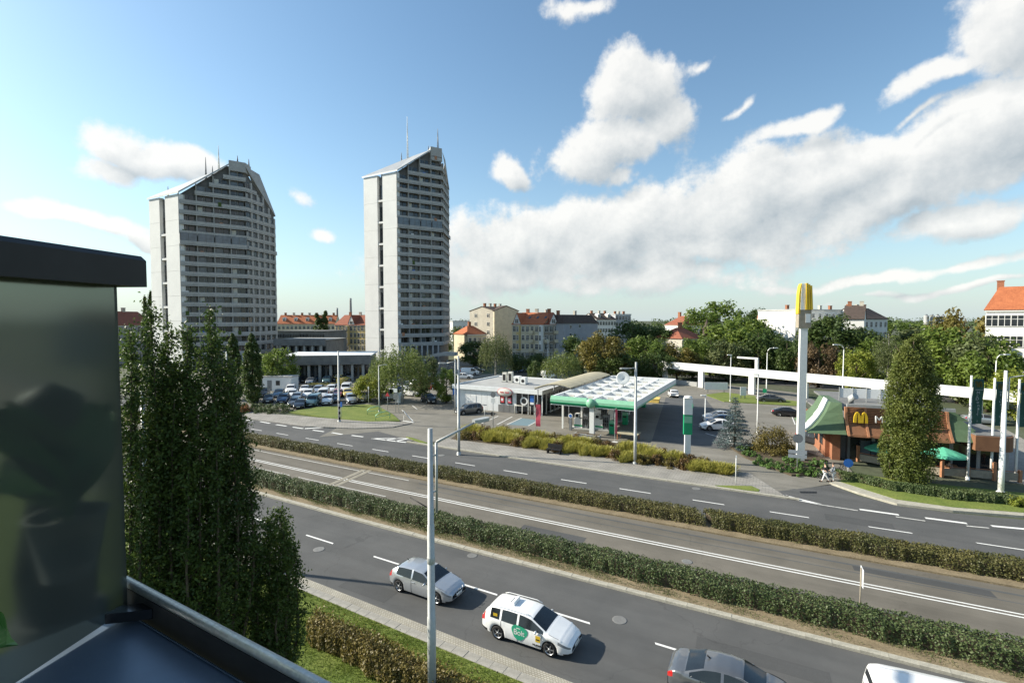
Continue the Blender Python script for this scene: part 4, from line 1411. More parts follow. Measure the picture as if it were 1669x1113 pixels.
        if en > .12:
            pr = MB()
            off = -.45 if thick else -.10
            pr.box(0, en * l2, off, off + .16, 0, .80).box(0, en * l2, off + .1, .42, -.22, -.02).box(0, en * l2, off - .05, off + .12, -.34, -.08)
            obj('parapet', pr, 'tower_grey', o, (B.x, B.y, z), a2)
            for b in range(bays2):
                if (b + .9) / bays2 > en:
                    continue
                q = B + e2 * (b * bw2)
                link('window', random.choice(w2_v), o, (q.x, q.y, z), a2)
                link('party_wall', pier, o, (q.x, q.y, z), a2)
    # ground storey: glazing behind piers
    bs = MB()
    for b in range(bays1 * 2):
        q = C + e1 * (b * bw / 2 + .2)
        bs.tube([(q.x, q.y, 0), (q.x, q.y, f0 - .3)], .3, 6)
    obj('ground_piers', bs, 'concrete', o)
    for (px, py, dz, h) in masts:
        q = lerp(A, B, px) + Vector((0, py, 0))
        mm = MB()
        for k in range(3):
            a = k * 2.1
            mm.tube([(q.x + .3 * math.cos(a), q.y + .3 * math.sin(a), dz), (q.x, q.y, dz + h)], [.11, .06], 4)
        for k in range(int(h)):
            mm.box(q.x - .3 * (1 - k / h), q.x + .3 * (1 - k / h), q.y - .04, q.y + .04, dz + k, dz + k + .08)
        obj('antenna_mast', mm, 'white_metal' if h > 8 else 'grey_metal', o)
    return o


def cyl_pt(px, Y):
    v = at(px, Y)
    return Vector((v.x, v.y, 0))


tower('left grey apartment tower with rising roof line and long balcony bands', cyl_pt(249, 143), cyl_pt(297, 136), cyl_pt(406, 146), cyl_pt(452, 159), 47.6, 57.2, .74, 46.0, 20, 11, 4.2, 4, 5, (.36, .55),
      masts=((.10, 4, 48.5, 4), (.48, 5, 53.5, 8), (.55, 5, 55, 4), (.62, 5, 56, 9), (.86, 3, 58.5, 3.2), (.97, 3.5, 57.5, 3.5)))
tower('right taller apartment tower with white blank gable and tall mast', cyl_pt(595.5, 160), cyl_pt(649, 153), cyl_pt(722, 161), cyl_pt(733, 176), 58.3, 66.2, .74, 58.5, 23, 13, 6.2, 4, 5, (.42, .58),
      masts=((.18, 5, 59.8, 2), (.52, 5, 63.5, 16), (.44, 5, 63, 5), (.80, 4, 67, 3), (.93, 3, 67.5, 7.5)))


# ------------------------------------------------------------------ other buildings
WIN = {}


def window_mesh(w, h, frame='white_plaster', glass='glass', cross=True):
    k = (round(w, 2), round(h, 2), frame, glass, cross)
    if k not in WIN:
        b = MB()
        t = .09
        b.box(-w / 2, w / 2, -.03, .03, 0, h, 1)
        for x0, x1, z0, z1 in ((-w / 2 - t, w / 2 + t, h, h + t), (-w / 2 - t - .05, w / 2 + t + .05, -t, 0), (-w / 2 - t, -w / 2, 0, h), (w / 2, w / 2 + t, 0, h)):
            b.box(x0, x1, -.09, .02, z0, z1, 0)
        if cross:
            b.box(-.04, .04, -.06, -.02, 0, h, 0)
            b.box(-w / 2, w / 2, -.058, -.022, h * .64, h * .64 + .07, 0)
        WIN[k] = b.mesh('window', [frame, glass])
    return WIN[k]


def house(name, label, p0, p1, depth, ze, zr=None, floors=4, bays=5, sbays=0, wall='cream_plaster', roof='tile_orange', rtype='gable', side='right', ww=1.1, wh=1.6,
          frame='white_plaster', dormers=0, chimneys=2, gables=(), balconies=(), bay_win=(), z_base=.9, hipc=.35, cat='building', blank=False, base=None, cornice=True, glass='glass', skylights=0):
    """house with front wall p0-p1; the roof ridge runs along the front"""
    d = (p1 - p0)
    l = d.length
    ang = math.atan2(d.y, d.x)
    o = thing(name, label, cat, (p0.x, p0.y, 0), ang)
    w = MB().prism([(0, 0), (l, 0), (l, depth), (0, depth)], 0, ze)
    if rtype == 'gable':
        for x in (0, l):
            w.quad((x, 0, ze), (x, depth / 2, zr - .15), (x, depth, ze))
    obj('wall', w, wall, o)
    if base:
        obj('plinth', MB().box(-.05, l + .05, -.06, depth, 0, base), 'stone_base', o)
    if cornice:
        obj('cornice', MB().box(-.15, l + .15, -.22, -.003, ze - .35, ze - .05), frame, o)
        obj('string_course', MB().box(-.1, l + .1, -.10, -.003, z_base + (ze - z_base) / floors - .25, z_base + (ze - z_base) / floors - .1), frame, o)
    r = MB()
    ov = .35
    if rtype == 'gable':
        r.extr([(-ov * .4, -ov, ze - .1), (l + ov * .4, -ov, ze - .1), (l + ov * .4, depth / 2, zr), (-ov * .4, depth / 2, zr)], (0, 0, .22))
        r.extr([(-ov * .4, depth / 2, zr), (l + ov * .4, depth / 2, zr), (l + ov * .4, depth + ov, ze - .1), (-ov * .4, depth + ov, ze - .1)], (0, 0, .22))
    elif rtype == 'hip':
        h = min(hipc * l, depth / 2)
        a, b, c, e = (-ov, -ov, ze), (l + ov, -ov, ze), (l + ov, depth + ov, ze), (-ov, depth + ov, ze)
        f, g = (h, depth / 2, zr), (l - h, depth / 2, zr)
        r.quad(a, b, g, f).quad(b, c, g).quad(c, e, f, g).quad(e, a, f).quad(a, e, c, b)
    elif rtype == 'mansard':
        i = 1.6
        a, b, c, e = (-ov, -ov, ze), (l + ov, -ov, ze), (l + ov, depth + ov, ze), (-ov, depth + ov, ze)
        f, g, h_, k_ = (i, i, zr), (l - i, i, zr), (l - i, depth - i, zr), (i, depth - i, zr)
        r.quad(a, b, g, f).quad(b, c, h_, g).quad(c, e, k_, h_).quad(e, a, f, k_).quad(f, g, h_, k_)
    else:
        r.box(-.2, l + .2, -.2, depth + .2, ze, ze + .4)
    rf = obj('roof', r, roof, o)
    zr = zr or ze + .4
    for k in range(chimneys):
        x = l * (.5 + k) / chimneys + random.uniform(-.5, .5)
        y = depth * (.5 if rtype != 'flat' else .35)
        obj('chimney', MB().box(x - .5, x + .5, y - .35, y + .35, zr - 1.2, zr + 1.3).box(x - .58, x + .58, y - .43, y + .43, zr + 1.3, zr + 1.45), 'beige_plaster' if k % 2 else 'brick', rf)
    fh = (ze - z_base) / floors
    bw = l / bays
    wm = window_mesh(ww, wh, frame, glass)
    taken = set(b for b, _ in bay_win)
    for f in range(floors):
        for b in range(bays):
            if (b in taken and f > 0) or blank:
                continue
            link('window', wm, o, ((b + .5) * bw, -.03, z_base + f * fh + (fh - wh) * .45))
    sx = l if side == 'right' else 0
    for f in range(floors):
        for b in range(sbays):
            q = link('window', wm, o, (sx + (.03 if side == 'right' else -.03), (b + .5) * depth / sbays, z_base + f * fh + (fh - wh) * .45), math.pi / 2 if side == 'right' else -math.pi / 2)
    for b, mt in bay_win:
        x = (b + .5) * bw
        hw = min(bw * .46, 1.5)
        bx = MB().prism([(x - hw, 0), (x - hw * .6, -.85), (x + hw * .6, -.85), (x + hw, 0)], z_base + fh, ze - .3)
        bo = obj('bay_window', bx, mt, o)
        for f in range(1, floors):
            link('window', window_mesh(hw * .8, wh, frame, glass), bo, (x, -.88, z_base + f * fh + (fh - wh) * .45))
    for x0, x1 in gables:
        gz = ze + (zr - ze) * .95
        g = MB().extr([(x0 * l, -.25, ze - .2), (x1 * l, -.25, ze - .2), (x1 * l, -.25, ze + .6), ((x0 + x1) / 2 * l, -.25, gz), (x0 * l, -.25, ze + .6)], (0, 1.2, 0))
        go = obj('gable', g, frame, rf)
        link('window', window_mesh(1.2, 1.2, frame, glass), go, ((x0 + x1) / 2 * l, -.28, ze + .5))
        sl = MB()
        mid = (x0 + x1) / 2 * l
        for xx in (x0 * l - .15, x1 * l + .15):
            sl.extr([(xx, -.35, ze + .5), (mid, -.35, gz + .12), (mid, depth * .45, gz + .12), (xx, 1.0, ze + .5)], (0, 0, .15))
        obj('gable_roof', sl, roof, rf)
    for k in range(dormers):
        x = l * (k + .5) / dormers
        t = .35
        y = t * depth / 2
        z = ze + (zr - ze) * t
        dm = obj('dormer', MB().box(x - .8, x + .8, y - .5, y + 2, z - .3, z + 1.3).extr([(x - 1, y - .7, z + 1.25), (x + 1, y - .7, z + 1.25), (x, y - .7, z + 1.9)], (0, 2.8, 0)), frame, rf)
        link('window', window_mesh(.9, .9, frame, glass), dm, (x, y - .53, z + .1))
    for k in range(skylights):
        x = l * (k + .6) / skylights
        t = .45
        sk = MB()
        y, z = t * depth / 2, ze + (zr - ze) * t + .2
        yy, zz = (t + .18) * depth / 2, ze + (zr - ze) * (t + .18) + .2
        sk.extr([(x - .4, y, z), (x + .4, y, z), (x + .4, yy, zz), (x - .4, yy, zz)], (0, -.05, .1))
        obj('skylight', sk, 'glass', rf)
    for b, f in balconies:
        x, z = (b + .5) * bw, z_base + f * fh
        obj('balcony', MB().box(x - bw * .45, x + bw * .45, -1.1, 0, z - .15, z).box(x - bw * .45, x + bw * .45, -1.1, -1.0, z, z + .95).box(x - bw * .45, x - bw * .45 + .1, -1, 0, z, z + .95).box(x + bw * .45 - .1, x + bw * .45, -1, 0, z, z + .95), 'cream_plaster', o)
    return o


def V(px, Y):
    return cyl_pt(px, Y)


# corner tenement with gables (two fronts and a blank grey gable)
D0 = 163
house('corner_tenement', 'corner tenement with orange roof, pointed gables and bay windows', V(835, D0 + 6), V(886, D0), 14, zpx(529, D0), zpx(510, D0 + 5), 4, 7, 0, 'cream_plaster', 'tile_orange', 'gable',
      ww=.95, wh=1.6, chimneys=3, gables=((.05, .27),), balconies=((4, 1), (4, 2), (4, 3)), bay_win=((1, 'yellow_plaster'), (6, 'white_plaster')), base=3.2, skylights=4)
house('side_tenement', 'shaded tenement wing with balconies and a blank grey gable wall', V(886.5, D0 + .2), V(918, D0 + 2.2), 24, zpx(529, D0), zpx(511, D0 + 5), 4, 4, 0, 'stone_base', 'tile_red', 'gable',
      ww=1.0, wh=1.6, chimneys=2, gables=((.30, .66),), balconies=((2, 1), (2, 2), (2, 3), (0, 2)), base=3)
gw = house('grey_gable_house', 'plain grey gable wall of a tenement with few windows', V(918.5, D0 - 1), V(974, D0 + 12), 12, zpx(527, D0), zpx(513, D0 + 6), 4, 4, 0, 'grey_plaster', 'tile_dark', 'mansard', blank=True, chimneys=2, cornice=False)
for xx, zz in ((3.6, 11.2), (8.4, 11.4), (3.6, 8.6)):
    link('window', window_mesh(.8, 1.0, 'white_plaster', 'glass', False), gw, (xx, -.03, zz))
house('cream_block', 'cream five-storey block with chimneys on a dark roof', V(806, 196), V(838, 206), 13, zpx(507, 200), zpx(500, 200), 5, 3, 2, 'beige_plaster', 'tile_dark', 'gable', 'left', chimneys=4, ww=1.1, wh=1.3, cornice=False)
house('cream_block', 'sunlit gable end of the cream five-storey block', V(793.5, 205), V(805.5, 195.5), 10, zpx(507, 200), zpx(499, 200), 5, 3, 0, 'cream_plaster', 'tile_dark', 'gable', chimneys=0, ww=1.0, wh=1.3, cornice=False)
house('small_house', 'small house with orange hipped roof left of the weeping birch', V(762, 175), V(793, 180), 9, zpx(545, 175), zpx(531, 178), 2, 4, 0, 'cream_plaster', 'tile_orange', 'hip', chimneys=1)
house('low_hall', 'long white flat-roofed hall far behind the small house', V(738, 270), V(795, 285), 18, zpx(524, 270), None, 2, 8, 0, 'white_plaster', 'roof_metal', 'flat', chimneys=0, cornice=False)
house('white_tenement', 'distant white tenement with dark roof right of the grey gable', V(972, 235), V(1004, 240), 13, zpx(521, 235), zpx(511, 238), 4, 7, 0, 'white_plaster', 'tile_dark', 'gable', chimneys=3, dormers=2)
house('white_tenement', 'distant pale tenement with flat roof beside the dark roofs', V(1003, 250), V(1028, 252), 13, zpx(513, 250), None, 5, 5, 0, 'grey_plaster', 'roof_metal', 'flat', chimneys=3)
house('villa', 'red-roofed villa among the trees behind the canopy', V(1084, 185), V(1112, 178), 10, zpx(530, 180), zpx(515, 184), 2, 4, 2, 'white_plaster', 'tile_red', 'hip', chimneys=2)
house('villa', 'villa with a faded tile roof beside the brick turret', V(1112, 133), V(1147, 138), 9, zpx(552, 134), zpx(534, 138), 2, 4, 0, 'beige_plaster', 'tile_red', 'hip', chimneys=1)
tq = V(1152, 134)
tr = thing('brick_turret', 'dark brick turret with a pointed roof beside the faded villa', 'turret', (tq.x, tq.y, 0))
obj('wall', MB().lathe([(1.1, 0), (1.1, zpx(536, 134))], 8, smooth=False), 'tile_dark', tr)
obj('roof', MB().lathe([(1.35, zpx(536, 134)), (.6, zpx(530, 134)), (.02, zpx(519, 134))], 8, smooth=False), 'tile_dark', tr)
house('row_house', 'long row with orange roof behind the trees left of the arches sign', V(1236, 225), V(1292, 220), 11, zpx(526, 222), zpx(515, 226), 3, 9, 0, 'cream_plaster', 'tile_orange', 'gable', chimneys=4)
house('white_block', 'big white rendered block with roof plant behind the arches sign', V(1296, 158), V(1384, 168), 14, zpx(506, 160), None, 5, 8, 0, 'white_plaster', 'roof_metal', 'flat', chimneys=5, ww=1.0, wh=1.3, cornice=False)
house('white_block', 'white gabled block with dark roof right of the arches sign', V(1374, 147), V(1408, 144), 13, zpx(520, 146), zpx(499, 152), 5, 4, 0, 'white_plaster', 'tile_dark', 'gable', chimneys=2, blank=True, cornice=False)
house('dark_roof_house', 'tenement with brown roof behind the white gabled block', V(1408, 160), V(1446, 166), 12, zpx(520, 162), zpx(503, 166), 4, 5, 0, 'white_plaster', 'tile_dark', 'gable', chimneys=3)
house('corner_house', 'white corner house with orange roof at the picture edge', V(1606, 92), V(1760, 84), 14, zpx(505, 90), zpx(470, 96), 4, 7, 2, 'white_plaster', 'tile_orange', 'mansard', 'left', ww=1.5, wh=1.9, chimneys=3, balconies=((1, 1), (1, 2)))
house('dark_roof_block', 'pale block with brown roof behind the upright oaks', V(150, 150), V(252, 172), 13, zpx(530, 155), zpx(508, 160), 4, 9, 0, 'grey_plaster', 'tile_red', 'gable', chimneys=2)
house('red_roof_row', 'long cream row with orange roof and dormers between the towers', V(452, 265), V(546, 268), 12, zpx(528, 265), zpx(514, 270), 3, 14, 0, 'cream_plaster', 'tile_orange', 'gable', chimneys=7, dormers=5)
house('yellow_tenement', 'yellow tenement with pointed gable left of the tall white gable', V(546, 214), V(600, 208), 13, zpx(530, 210), zpx(514, 215), 4, 9, 0, 'yellow_plaster', 'tile_red', 'gable', chimneys=3, gables=((.42, .60),), ww=1.0, wh=1.7, bay_win=((3, 'yellow_plaster'),))
# silos and factory chimneys on the skyline
for i, (x, w) in enumerate(((1509, 7), (1519, 6), (1528, 6), (1536, 6))):
    q = V(x, 420)
    r = w * 420 / F_PX / 2
    so = thing('silo', 'pale round silo on the skyline, %s from the left' % BEDW[i], 'silo', (q.x, q.y, 0), 0, 'silos on the skyline')
    obj('shell', MB().lathe([(r, 0), (r, zpx(516, 420)), (r * .96, zpx(515, 420) + .3)], 14), 'concrete', so)
    obj('cap', MB().lathe([(r * .5, zpx(515, 420) + .3), (r * .4, zpx(515, 420) + 1.4), (.02, zpx(515, 420) + 1.6)], 10), 'grey_metal', so)
for lab, x, yt, Y in (('tall dark factory chimney between the towers, right one', 572, 486, 520), ('smoking factory chimney between the towers, left one', 550, 502, 600)):
    q = V(x, Y)
    so = thing('factory_chimney', lab, 'chimney', (q.x, q.y, 0))
    hz = zpx(yt, Y)
    obj('shaft', MB().lathe([(1.6, 0), (1.0, hz)], 12), 'concrete_dark', so)
    obj('band', MB().lathe([(1.15, hz - 2), (1.15, hz - .5)], 12), 'concrete', so)

# grey flat office and low concrete hall between the towers
q0, q1 = V(452, 190), V(528, 186)
house('grey_office', 'flat grey office with a window band between the towers', q0, q1, 16, zpx(541, 186), None, 3, 14, 0, 'concrete_dark', 'concrete_dark', 'flat', chimneys=0, frame='grey_metal', ww=1.9, wh=1.2, cornice=False)
def low_hall(label, x0, x1, Y0, Y1, ztop, zun, depth, mats, piers=8):
    a, b = V(x0, Y0), V(x1, Y1)
    l = (b - a).length
    o = thing('concrete_hall', label, 'hall', (a.x, a.y, 0), math.atan2((b - a).y, (b - a).x))
    obj('roof', MB().box(-.5, l + .5, -1.2, depth, ztop - .25, ztop), mats[0], o)
    obj('fascia', MB().box(-.6, l + .6, -1.3, -.9, zun, ztop + .15), mats[1], o)
    obj('wall', MB().box(0, l, .6, depth - .5, 0, ztop - .26), mats[2], o)
    for k in range(piers):
        obj('pier', MB().box(l * (k + .5) / piers - .25, l * (k + .5) / piers + .25, -.8, .2, 0, zun + .02), 'concrete', o)
        obj('window', MB().box(l * (k + .1) / piers, l * (k + .9) / piers, .52, .58, .8, zun - .4), 'glass', o)
    return o


low_hall('low concrete hall with white flat roof behind the car park', 458, 600, 113, 116, zpx(590, 114) + 1.4, zpx(594, 114), 16, ('white_sheet', 'concrete_dark', 'concrete_dark'))
low_hall('upper concrete gallery behind the low white-roofed hall', 452, 530, 150, 149, zpx(553, 149), zpx(563, 149), 14, ('concrete', 'concrete_dark', 'concrete_dark'), 6)
hq = V(423, 99)
ho = thing('site_hut', 'white flat-roofed hut among the parked cars', 'hut', (hq.x, hq.y, 0), R(-6))
obj('wall', MB().box(0, 6.2, 0, 3, 0, 2.7), 'white_sheet', ho)
obj('roof', MB().box(-.15, 6.35, -.15, 3.15, 2.7, 2.85), 'concrete', ho)
obj('window', MB().box(3.2, 4.0, -.05, .02, 1.1, 2.0), 'glass', ho)
obj('door', MB().box(1.4, 2.3, -.05, .02, .02, 2.05), 'grey_metal', ho)
# curved ramp with railing at the foot of the right tower
ra, rb = V(690, 140), V(738, 132)
ro = thing('entrance_ramp', 'curved concrete ramp with railing at the foot of the right tower', 'ramp', (ra.x, ra.y, 0))
pts = [Vector((0, 0, 2.2)), Vector((2.5, -1.2, 3.6)), Vector((5.5, -2, 4.1)), Vector((9, -3, 4.1))]
deck = MB()
for a, b in zip(pts, pts[1:]):
    deck.extr([a, b, b + Vector((.6, 3, 0)), a + Vector((.6, 3, 0))], (0, 0, .9))
obj('deck', deck, 'concrete', ro)
for k in range(5):
    q = pts[0].lerp(pts[3], k / 4)
    obj('pier', MB().tube([(q.x, q.y + 1.5, 0), (q.x, q.y + 1.5, 2.9)], .22, 8), 'concrete', ro)
#NEXT3
# ------------------------------------------------------------------ petrol station
SA = R(-28)
S1, S2 = Vector((math.cos(SA), math.sin(SA), 0)), Vector((-math.sin(SA), math.cos(SA), 0))
sh0 = P(741, 664)
shop = thing('station_shop', 'white flat-roofed petrol station shop with glazed corner', 'shop', (sh0.x, sh0.y, 0), SA)
SL, SD, SHH = 15.2, 14.0, 3.75
obj('wall', MB().box(0, 11.0, .15, SD, 0, SHH - .5).box(11.0, SL - .1, 3.6, SD, 0, SHH - .5), 'white_sheet', shop)
for k in range(8):
    obj('wall_panel', MB().box(.02 + k * 1.0, .98 + k * 1.0, .06, .149, .05, SHH - .62), 'white_sheet', shop)
obj('wall_panel', MB().box(8.02, 10.98, .04, .149, 1.15, SHH - .62), 'white_sheet', shop)
for k in range(3):
    obj('dado_panel', MB().box(8.02 + k, 8.98 + k, -.02, .14, .03, 1.12), 'concrete_dark', shop)
fas = obj('fascia', MB().box(-.25, SL + .3, -.35, -.05, SHH - .62, SHH).box(-.25, .05, -.05, SD, SHH - .62, SHH).box(SL, SL + .3, -.05, SD, SHH - .62, SHH).box(-.25, SL + .3, SD, SD + .3, SHH - .62, SHH), 'white_sheet', shop)
obj('roof', MB().box(.05, SL, -.05, SD, SHH - .5, SHH - .18), 'concrete', shop)
obj('door', MB().box(3.1, 4.0, .02, .06, .05, 2.2), 'white_sheet', shop)
for k in range(4):
    obj('window', MB().box(11.1 + k * 1.0, 12.0 + k * 1.0, .1, .16, .35, SHH - .7), 'glass', shop)
    obj('mullion', MB().box(11.0 + k, 11.09 + k, .05, .2, .0, SHH - .62), 'white_metal', shop)
obj('interior_shelf', MB().box(11.3, 14.6, 1.6, 2.1, 0, 1.5).box(11.3, 14.6, 2.8, 3.2, 0, 2.0), 'wood_orange', shop)
obj('rail', MB().tube([(11.05, -.35, 0), (11.05, -.35, 1.35)], .05, 6).tube([(12.3, -.35, 0), (12.3, -.35, 1.35)], .05, 6).tube([(13.6, -.35, 0), (13.6, -.35, 1.35)], .05, 6).tube([(11.05, -.35, 1.3), (13.6, -.35, 1.3)], .045, 6), 'cream_panel', shop)
for k in range(9):
    obj('window', MB().box(SL - .04, SL + .02, .3 + k * 1.5, 1.6 + k * 1.5, .3, SHH - .7), 'glass', shop)
    obj('mullion', MB().box(SL - .06, SL + .12, .16 + k * 1.5, .28 + k * 1.5, 0, SHH - .62), 'white_metal', shop)
for x, w in ((8.75, 'red'), (10.0, 'pink_red')):
    q = obj('poster', MB().box(x - .42, x + .42, -.05, .035, 1.3, 2.45).lathe([(.42, -.045), (.42, .03)], 16, (x, 0, 2.45), axis='y'), 'black', shop)
    obj('poster_print', MB().box(x - .28, x + .28, -.07, -.051, 1.5, 2.3), w, q)
    obj('poster_print', MB().box(x - .2, x + .15, -.082, -.071, 1.75, 2.15), 'cloth_white', q)
ov = obj('oval_sign', MB().lathe([(.0, -.50), (1.15, -.50), (1.2, -.46), (1.2, -.36)], 28, (0, 0, 0), axis='y'), 'cream_panel', shop, (9.4, 0, SHH - .62))
ov.scale = (1, 1, .5)
ov2 = obj('oval_rim', MB().lathe([(1.2, -.44), (1.27, -.46), (1.27, -.36), (1.2, -.36)], 28, axis='y'), 'red', shop, (9.4, 0, SHH - .62))
ov2.scale = (1, 1, .52)
for k in range(9):   # lettering too small to read in the photograph: a row of red strokes
    if k != 4:
        hh_ = (.24, .18, .20, .16, 0, .22, .18, .16, .20)[k]
        obj('sign_lettering', MB().box(8.66 + k * .165, 8.78 + k * .165, -.52, -.505, SHH - .73, SHH - .73 + hh_), 'red', shop)
obj('door_decal', MB().lathe([(.62, .04), (.62, .09)], 22, (12.35, 0, 1.95), axis='y').lathe([(.40, .03), (.40, .039)], 22, (12.35, 0, 1.95), axis='y', m=1), ['cloth_white', 'black'], shop)
obj('notice', MB().box(13.4, 14.0, -.03, .05, 1.9, 2.9), 'blue_sign', shop)
obj('notice', MB().box(13.4, 14.0, -.028, .048, 1.55, 1.88), 'cloth_white', shop)
# roof plant
for i, (x, y, w, d, h, lab) in enumerate(((4.7, 7.2, .7, .6, 1.6, 'tall cream'), (5.9, 7.0, .7, .6, 1.8, 'tallest'), (7.3, 6.6, .9, .9, 1.2, 'square'), (8.9, 5.6, .9, .9, 1.2, 'rightmost'))):
    q = shop.matrix_basis @ Vector((x, y, SHH - .18))
    ac = thing('roof_unit', 'air conditioning unit on the shop roof, the %s one' % lab, 'air conditioner', q, SA, 'air conditioners on the shop roof')
    obj('casing', MB().box(0, w, 0, d, .1, h), 'cream_panel' if i < 2 else 'white_metal', ac)
    obj('foot', MB().box(-.1, w + .1, -.1, d + .1, 0, .1), 'grey_metal', ac)
    obj('fan_grille', MB().lathe([(.28, -.02), (.28, .0)], 14, (w / 2, 0, h * .5), axis='y') if i > 1 else MB().box(.1, w - .1, -.02, 0, .3, h - .3), 'black', ac)
# canopy
c0 = P(900, 645, 4.6)
canopy = thing('station_canopy', 'white open-grid petrol station canopy with green front edge', 'canopy', (c0.x, c0.y, 0), SA)
CL, CD, CZ = 10.2, 25.5, 4.6
deckm = MB().box(.2, CL - .2, .2, CD - .2, CZ - .92, CZ - .82)
obj('deck', deckm, 'concrete', canopy)
for k in range(1, 4):
    obj('grid_beam', MB().box(CL * k / 4 - .12, CL * k / 4 + .12, .2, CD - .2, CZ - .82, CZ - .08), 'white_sheet', canopy)
for k in range(1, 7):
    obj('grid_beam', MB().box(.2, CL - .2, CD * k / 7 - .12, CD * k / 7 + .12, CZ - .817, CZ - .02), 'white_sheet', canopy)
    for j in range(4):
        obj('hatch', MB().box(CL * (j + .35) / 4, CL * (j + .60) / 4, CD * k / 7 - .16, CD * k / 7 - .121, CZ - .55, CZ - .25), 'cream_panel', canopy)


def fascia_bar(x0, x1, y0, y1):
    """rounded fascia section swept along an edge"""
    a, b = Vector((x0, y0, 0)), Vector((x1, y1, 0))
    d = (b - a).normalized()
    n = Vector((d.y, -d.x, 0))
    return a, b, n


for nm, a, b in (('fascia', Vector((-.1, 0, 0)), Vector((CL / 2 - .55, 0, 0))), ('fascia', Vector((CL / 2 + .55, 0, 0)), Vector((CL + .1, 0, 0)))):
    prof = [(.0, CZ - .95), (-.22, CZ - .95), (-.40, CZ - .62), (-.40, CZ - .35), (-.18, CZ + .02), (0, CZ + .06)]
    fo = obj(nm, MB().extr([(a.x, q[0], q[1]) for q in prof], (b.x - a.x, 0, 0)), 'green_pale', canopy)
    obj('green_stripe', MB().extr([(a.x - .004, -.31, CZ - .90), (a.x - .004, -.43, CZ - .66), (a.x - .004, -.39, CZ - .62), (a.x - .004, -.28, CZ - .86)], (b.x - a.x + .008, 0, 0)), 'green_sign', fo)
    obj('white_stripe', MB().box(a.x, b.x, -.26, -.02, CZ - 1.02, CZ - .951), 'white_sheet', fo)
obj('logo_shield', MB().lathe([(.0, -.60), (.52, -.56), (.58, -.40), (.50, -.02)], 12, (CL / 2, 0, CZ - .48), axis='y'), 'green_pale', canopy)
for x in (-.12, CL - .18):
    obj('fascia', MB().box(x, x + .3, .02, CD, CZ - .9, CZ + .0), 'white_sheet', canopy)
    obj('green_stripe', MB().box(x - .01 if x < 0 else x + .301, x if x < 0 else x + .311, .02, CD, CZ - .88, CZ - .68), 'green_pale', canopy)
obj('fascia', MB().box(0, CL, CD, CD + .3, CZ - .9, CZ), 'white_sheet', canopy)
for y in (.25, 8.2, 16.2, 24):
    obj('column', MB().box(CL / 2 - .28, CL / 2 + .28, y - .22, y + .22, 0, CZ - .92), 'white_metal', canopy)
for y in (3, 10, 17, 24):
    obj('column', MB().box(.1, .32, y - .1, y + .1, 0, CZ - .92), 'white_metal', canopy)
# curved tan link roof between shop and canopy
lk = thing('link_roof', 'curved tan roof between the shop and the canopy', 'roof', (c0.x, c0.y, 0), SA)
prof = [(-5.4 + 5.4 * t, 3.9 + 1.25 * math.sin(math.pi * (.12 + .62 * t))) for t in [i / 8 for i in range(9)]]
rb_ = MB()
for (xa, za), (xb, zb) in zip(prof, prof[1:]):
    rb_.extr([(xa, 6.2, za), (xb, 6.2, zb), (xb, 24, zb), (xa, 24, za)], (0, 0, .12))
obj('sheet', rb_, 'tan_sheet', lk)
for y in (6.3, 12, 18, 23.9):
    rr_ = MB()
    for (xa, za), (xb, zb) in zip(prof, prof[1:]):
        rr_.tube([(xa, y, za - .08), (xb, y, zb - .08)], .06, 5)
    obj('rib', rr_, 'grey_metal', lk)
    obj('post', MB().tube([(-4.9, y, 0), (-4.9, y, 4.3)], .08, 6), 'grey_metal', lk)
    obj('post', MB().tube([(-.25, y, 0), (-.25, y, 4.6)], .08, 6), 'grey_metal', lk)
q = canopy.matrix_basis @ Vector((CL * .53, 12.4, CZ - .02))
dish = thing('satellite_dish', 'white satellite dish standing on the canopy grid', 'dish', q, SA)
dm = obj('reflector', MB().lathe([(.0, .22), (.45, .16), (.85, .02), (.90, -.02), (.85, -.03), (0, .16)], 20, axis='y'), 'white_metal', dish, (0, 0, 1.25))
dm.rotation_euler = (R(-12), 0, R(15))
obj('mast', MB().tube([(0, .1, 0), (0, .1, 1.2)], .06, 6).tube([(-.3, .1, 0), (.3, .1, 0)], .05, 5), 'grey_metal', dish)


def pump(label, x, y):
    q = P(x, y)
    o = thing('fuel_pump', label, 'fuel pump', (q.x, q.y, .02), SA, 'fuel pumps under the canopy')
    obj('island', MB().box(-.9, 2.3, -.55, .75, 0, .16), 'concrete', o)
    obj('cabinet', MB().box(-.35, .75, -.3, .45, .16, 1.35).box(-.25, .3, -.26, .4, 1.35, 1.95), 'white_metal', o)
    obj('display', MB().box(-.18, .24, -.29, -.265, 1.5, 1.85), 'glass', o)
    obj('hose_stand', MB().box(.78, 1.5, -.2, .35, .16, 2.0), 'grey_metal', o)
    for k in range(3):
        h = MB().tube([(.85 + k * .25, -.24, 1.7), (.88 + k * .25, -.42, 1.1), (.86 + k * .25, -.4, .5), (.9 + k * .25, -.26, .9)], .035, 5)
        ho = obj('hose', h, 'black', o)
        obj('nozzle', MB().box(.80 + k * .25, .9 + k * .25, -.34, -.2, 1.05, 1.35), 'black', ho)
    obj('stripe', MB().box(-.36, .76, -.31, -.301, .35, .55), 'green_sign', o)
    return o


pump('white fuel pump at the front of the canopy, left of its column', 941, 698)
pump('white fuel pump at the front of the canopy, right of its column', 974, 700)
pump('white fuel pump further back behind the green bins', 996, 686)
pump('white fuel pump deep under the canopy beside the second column', 972, 683)


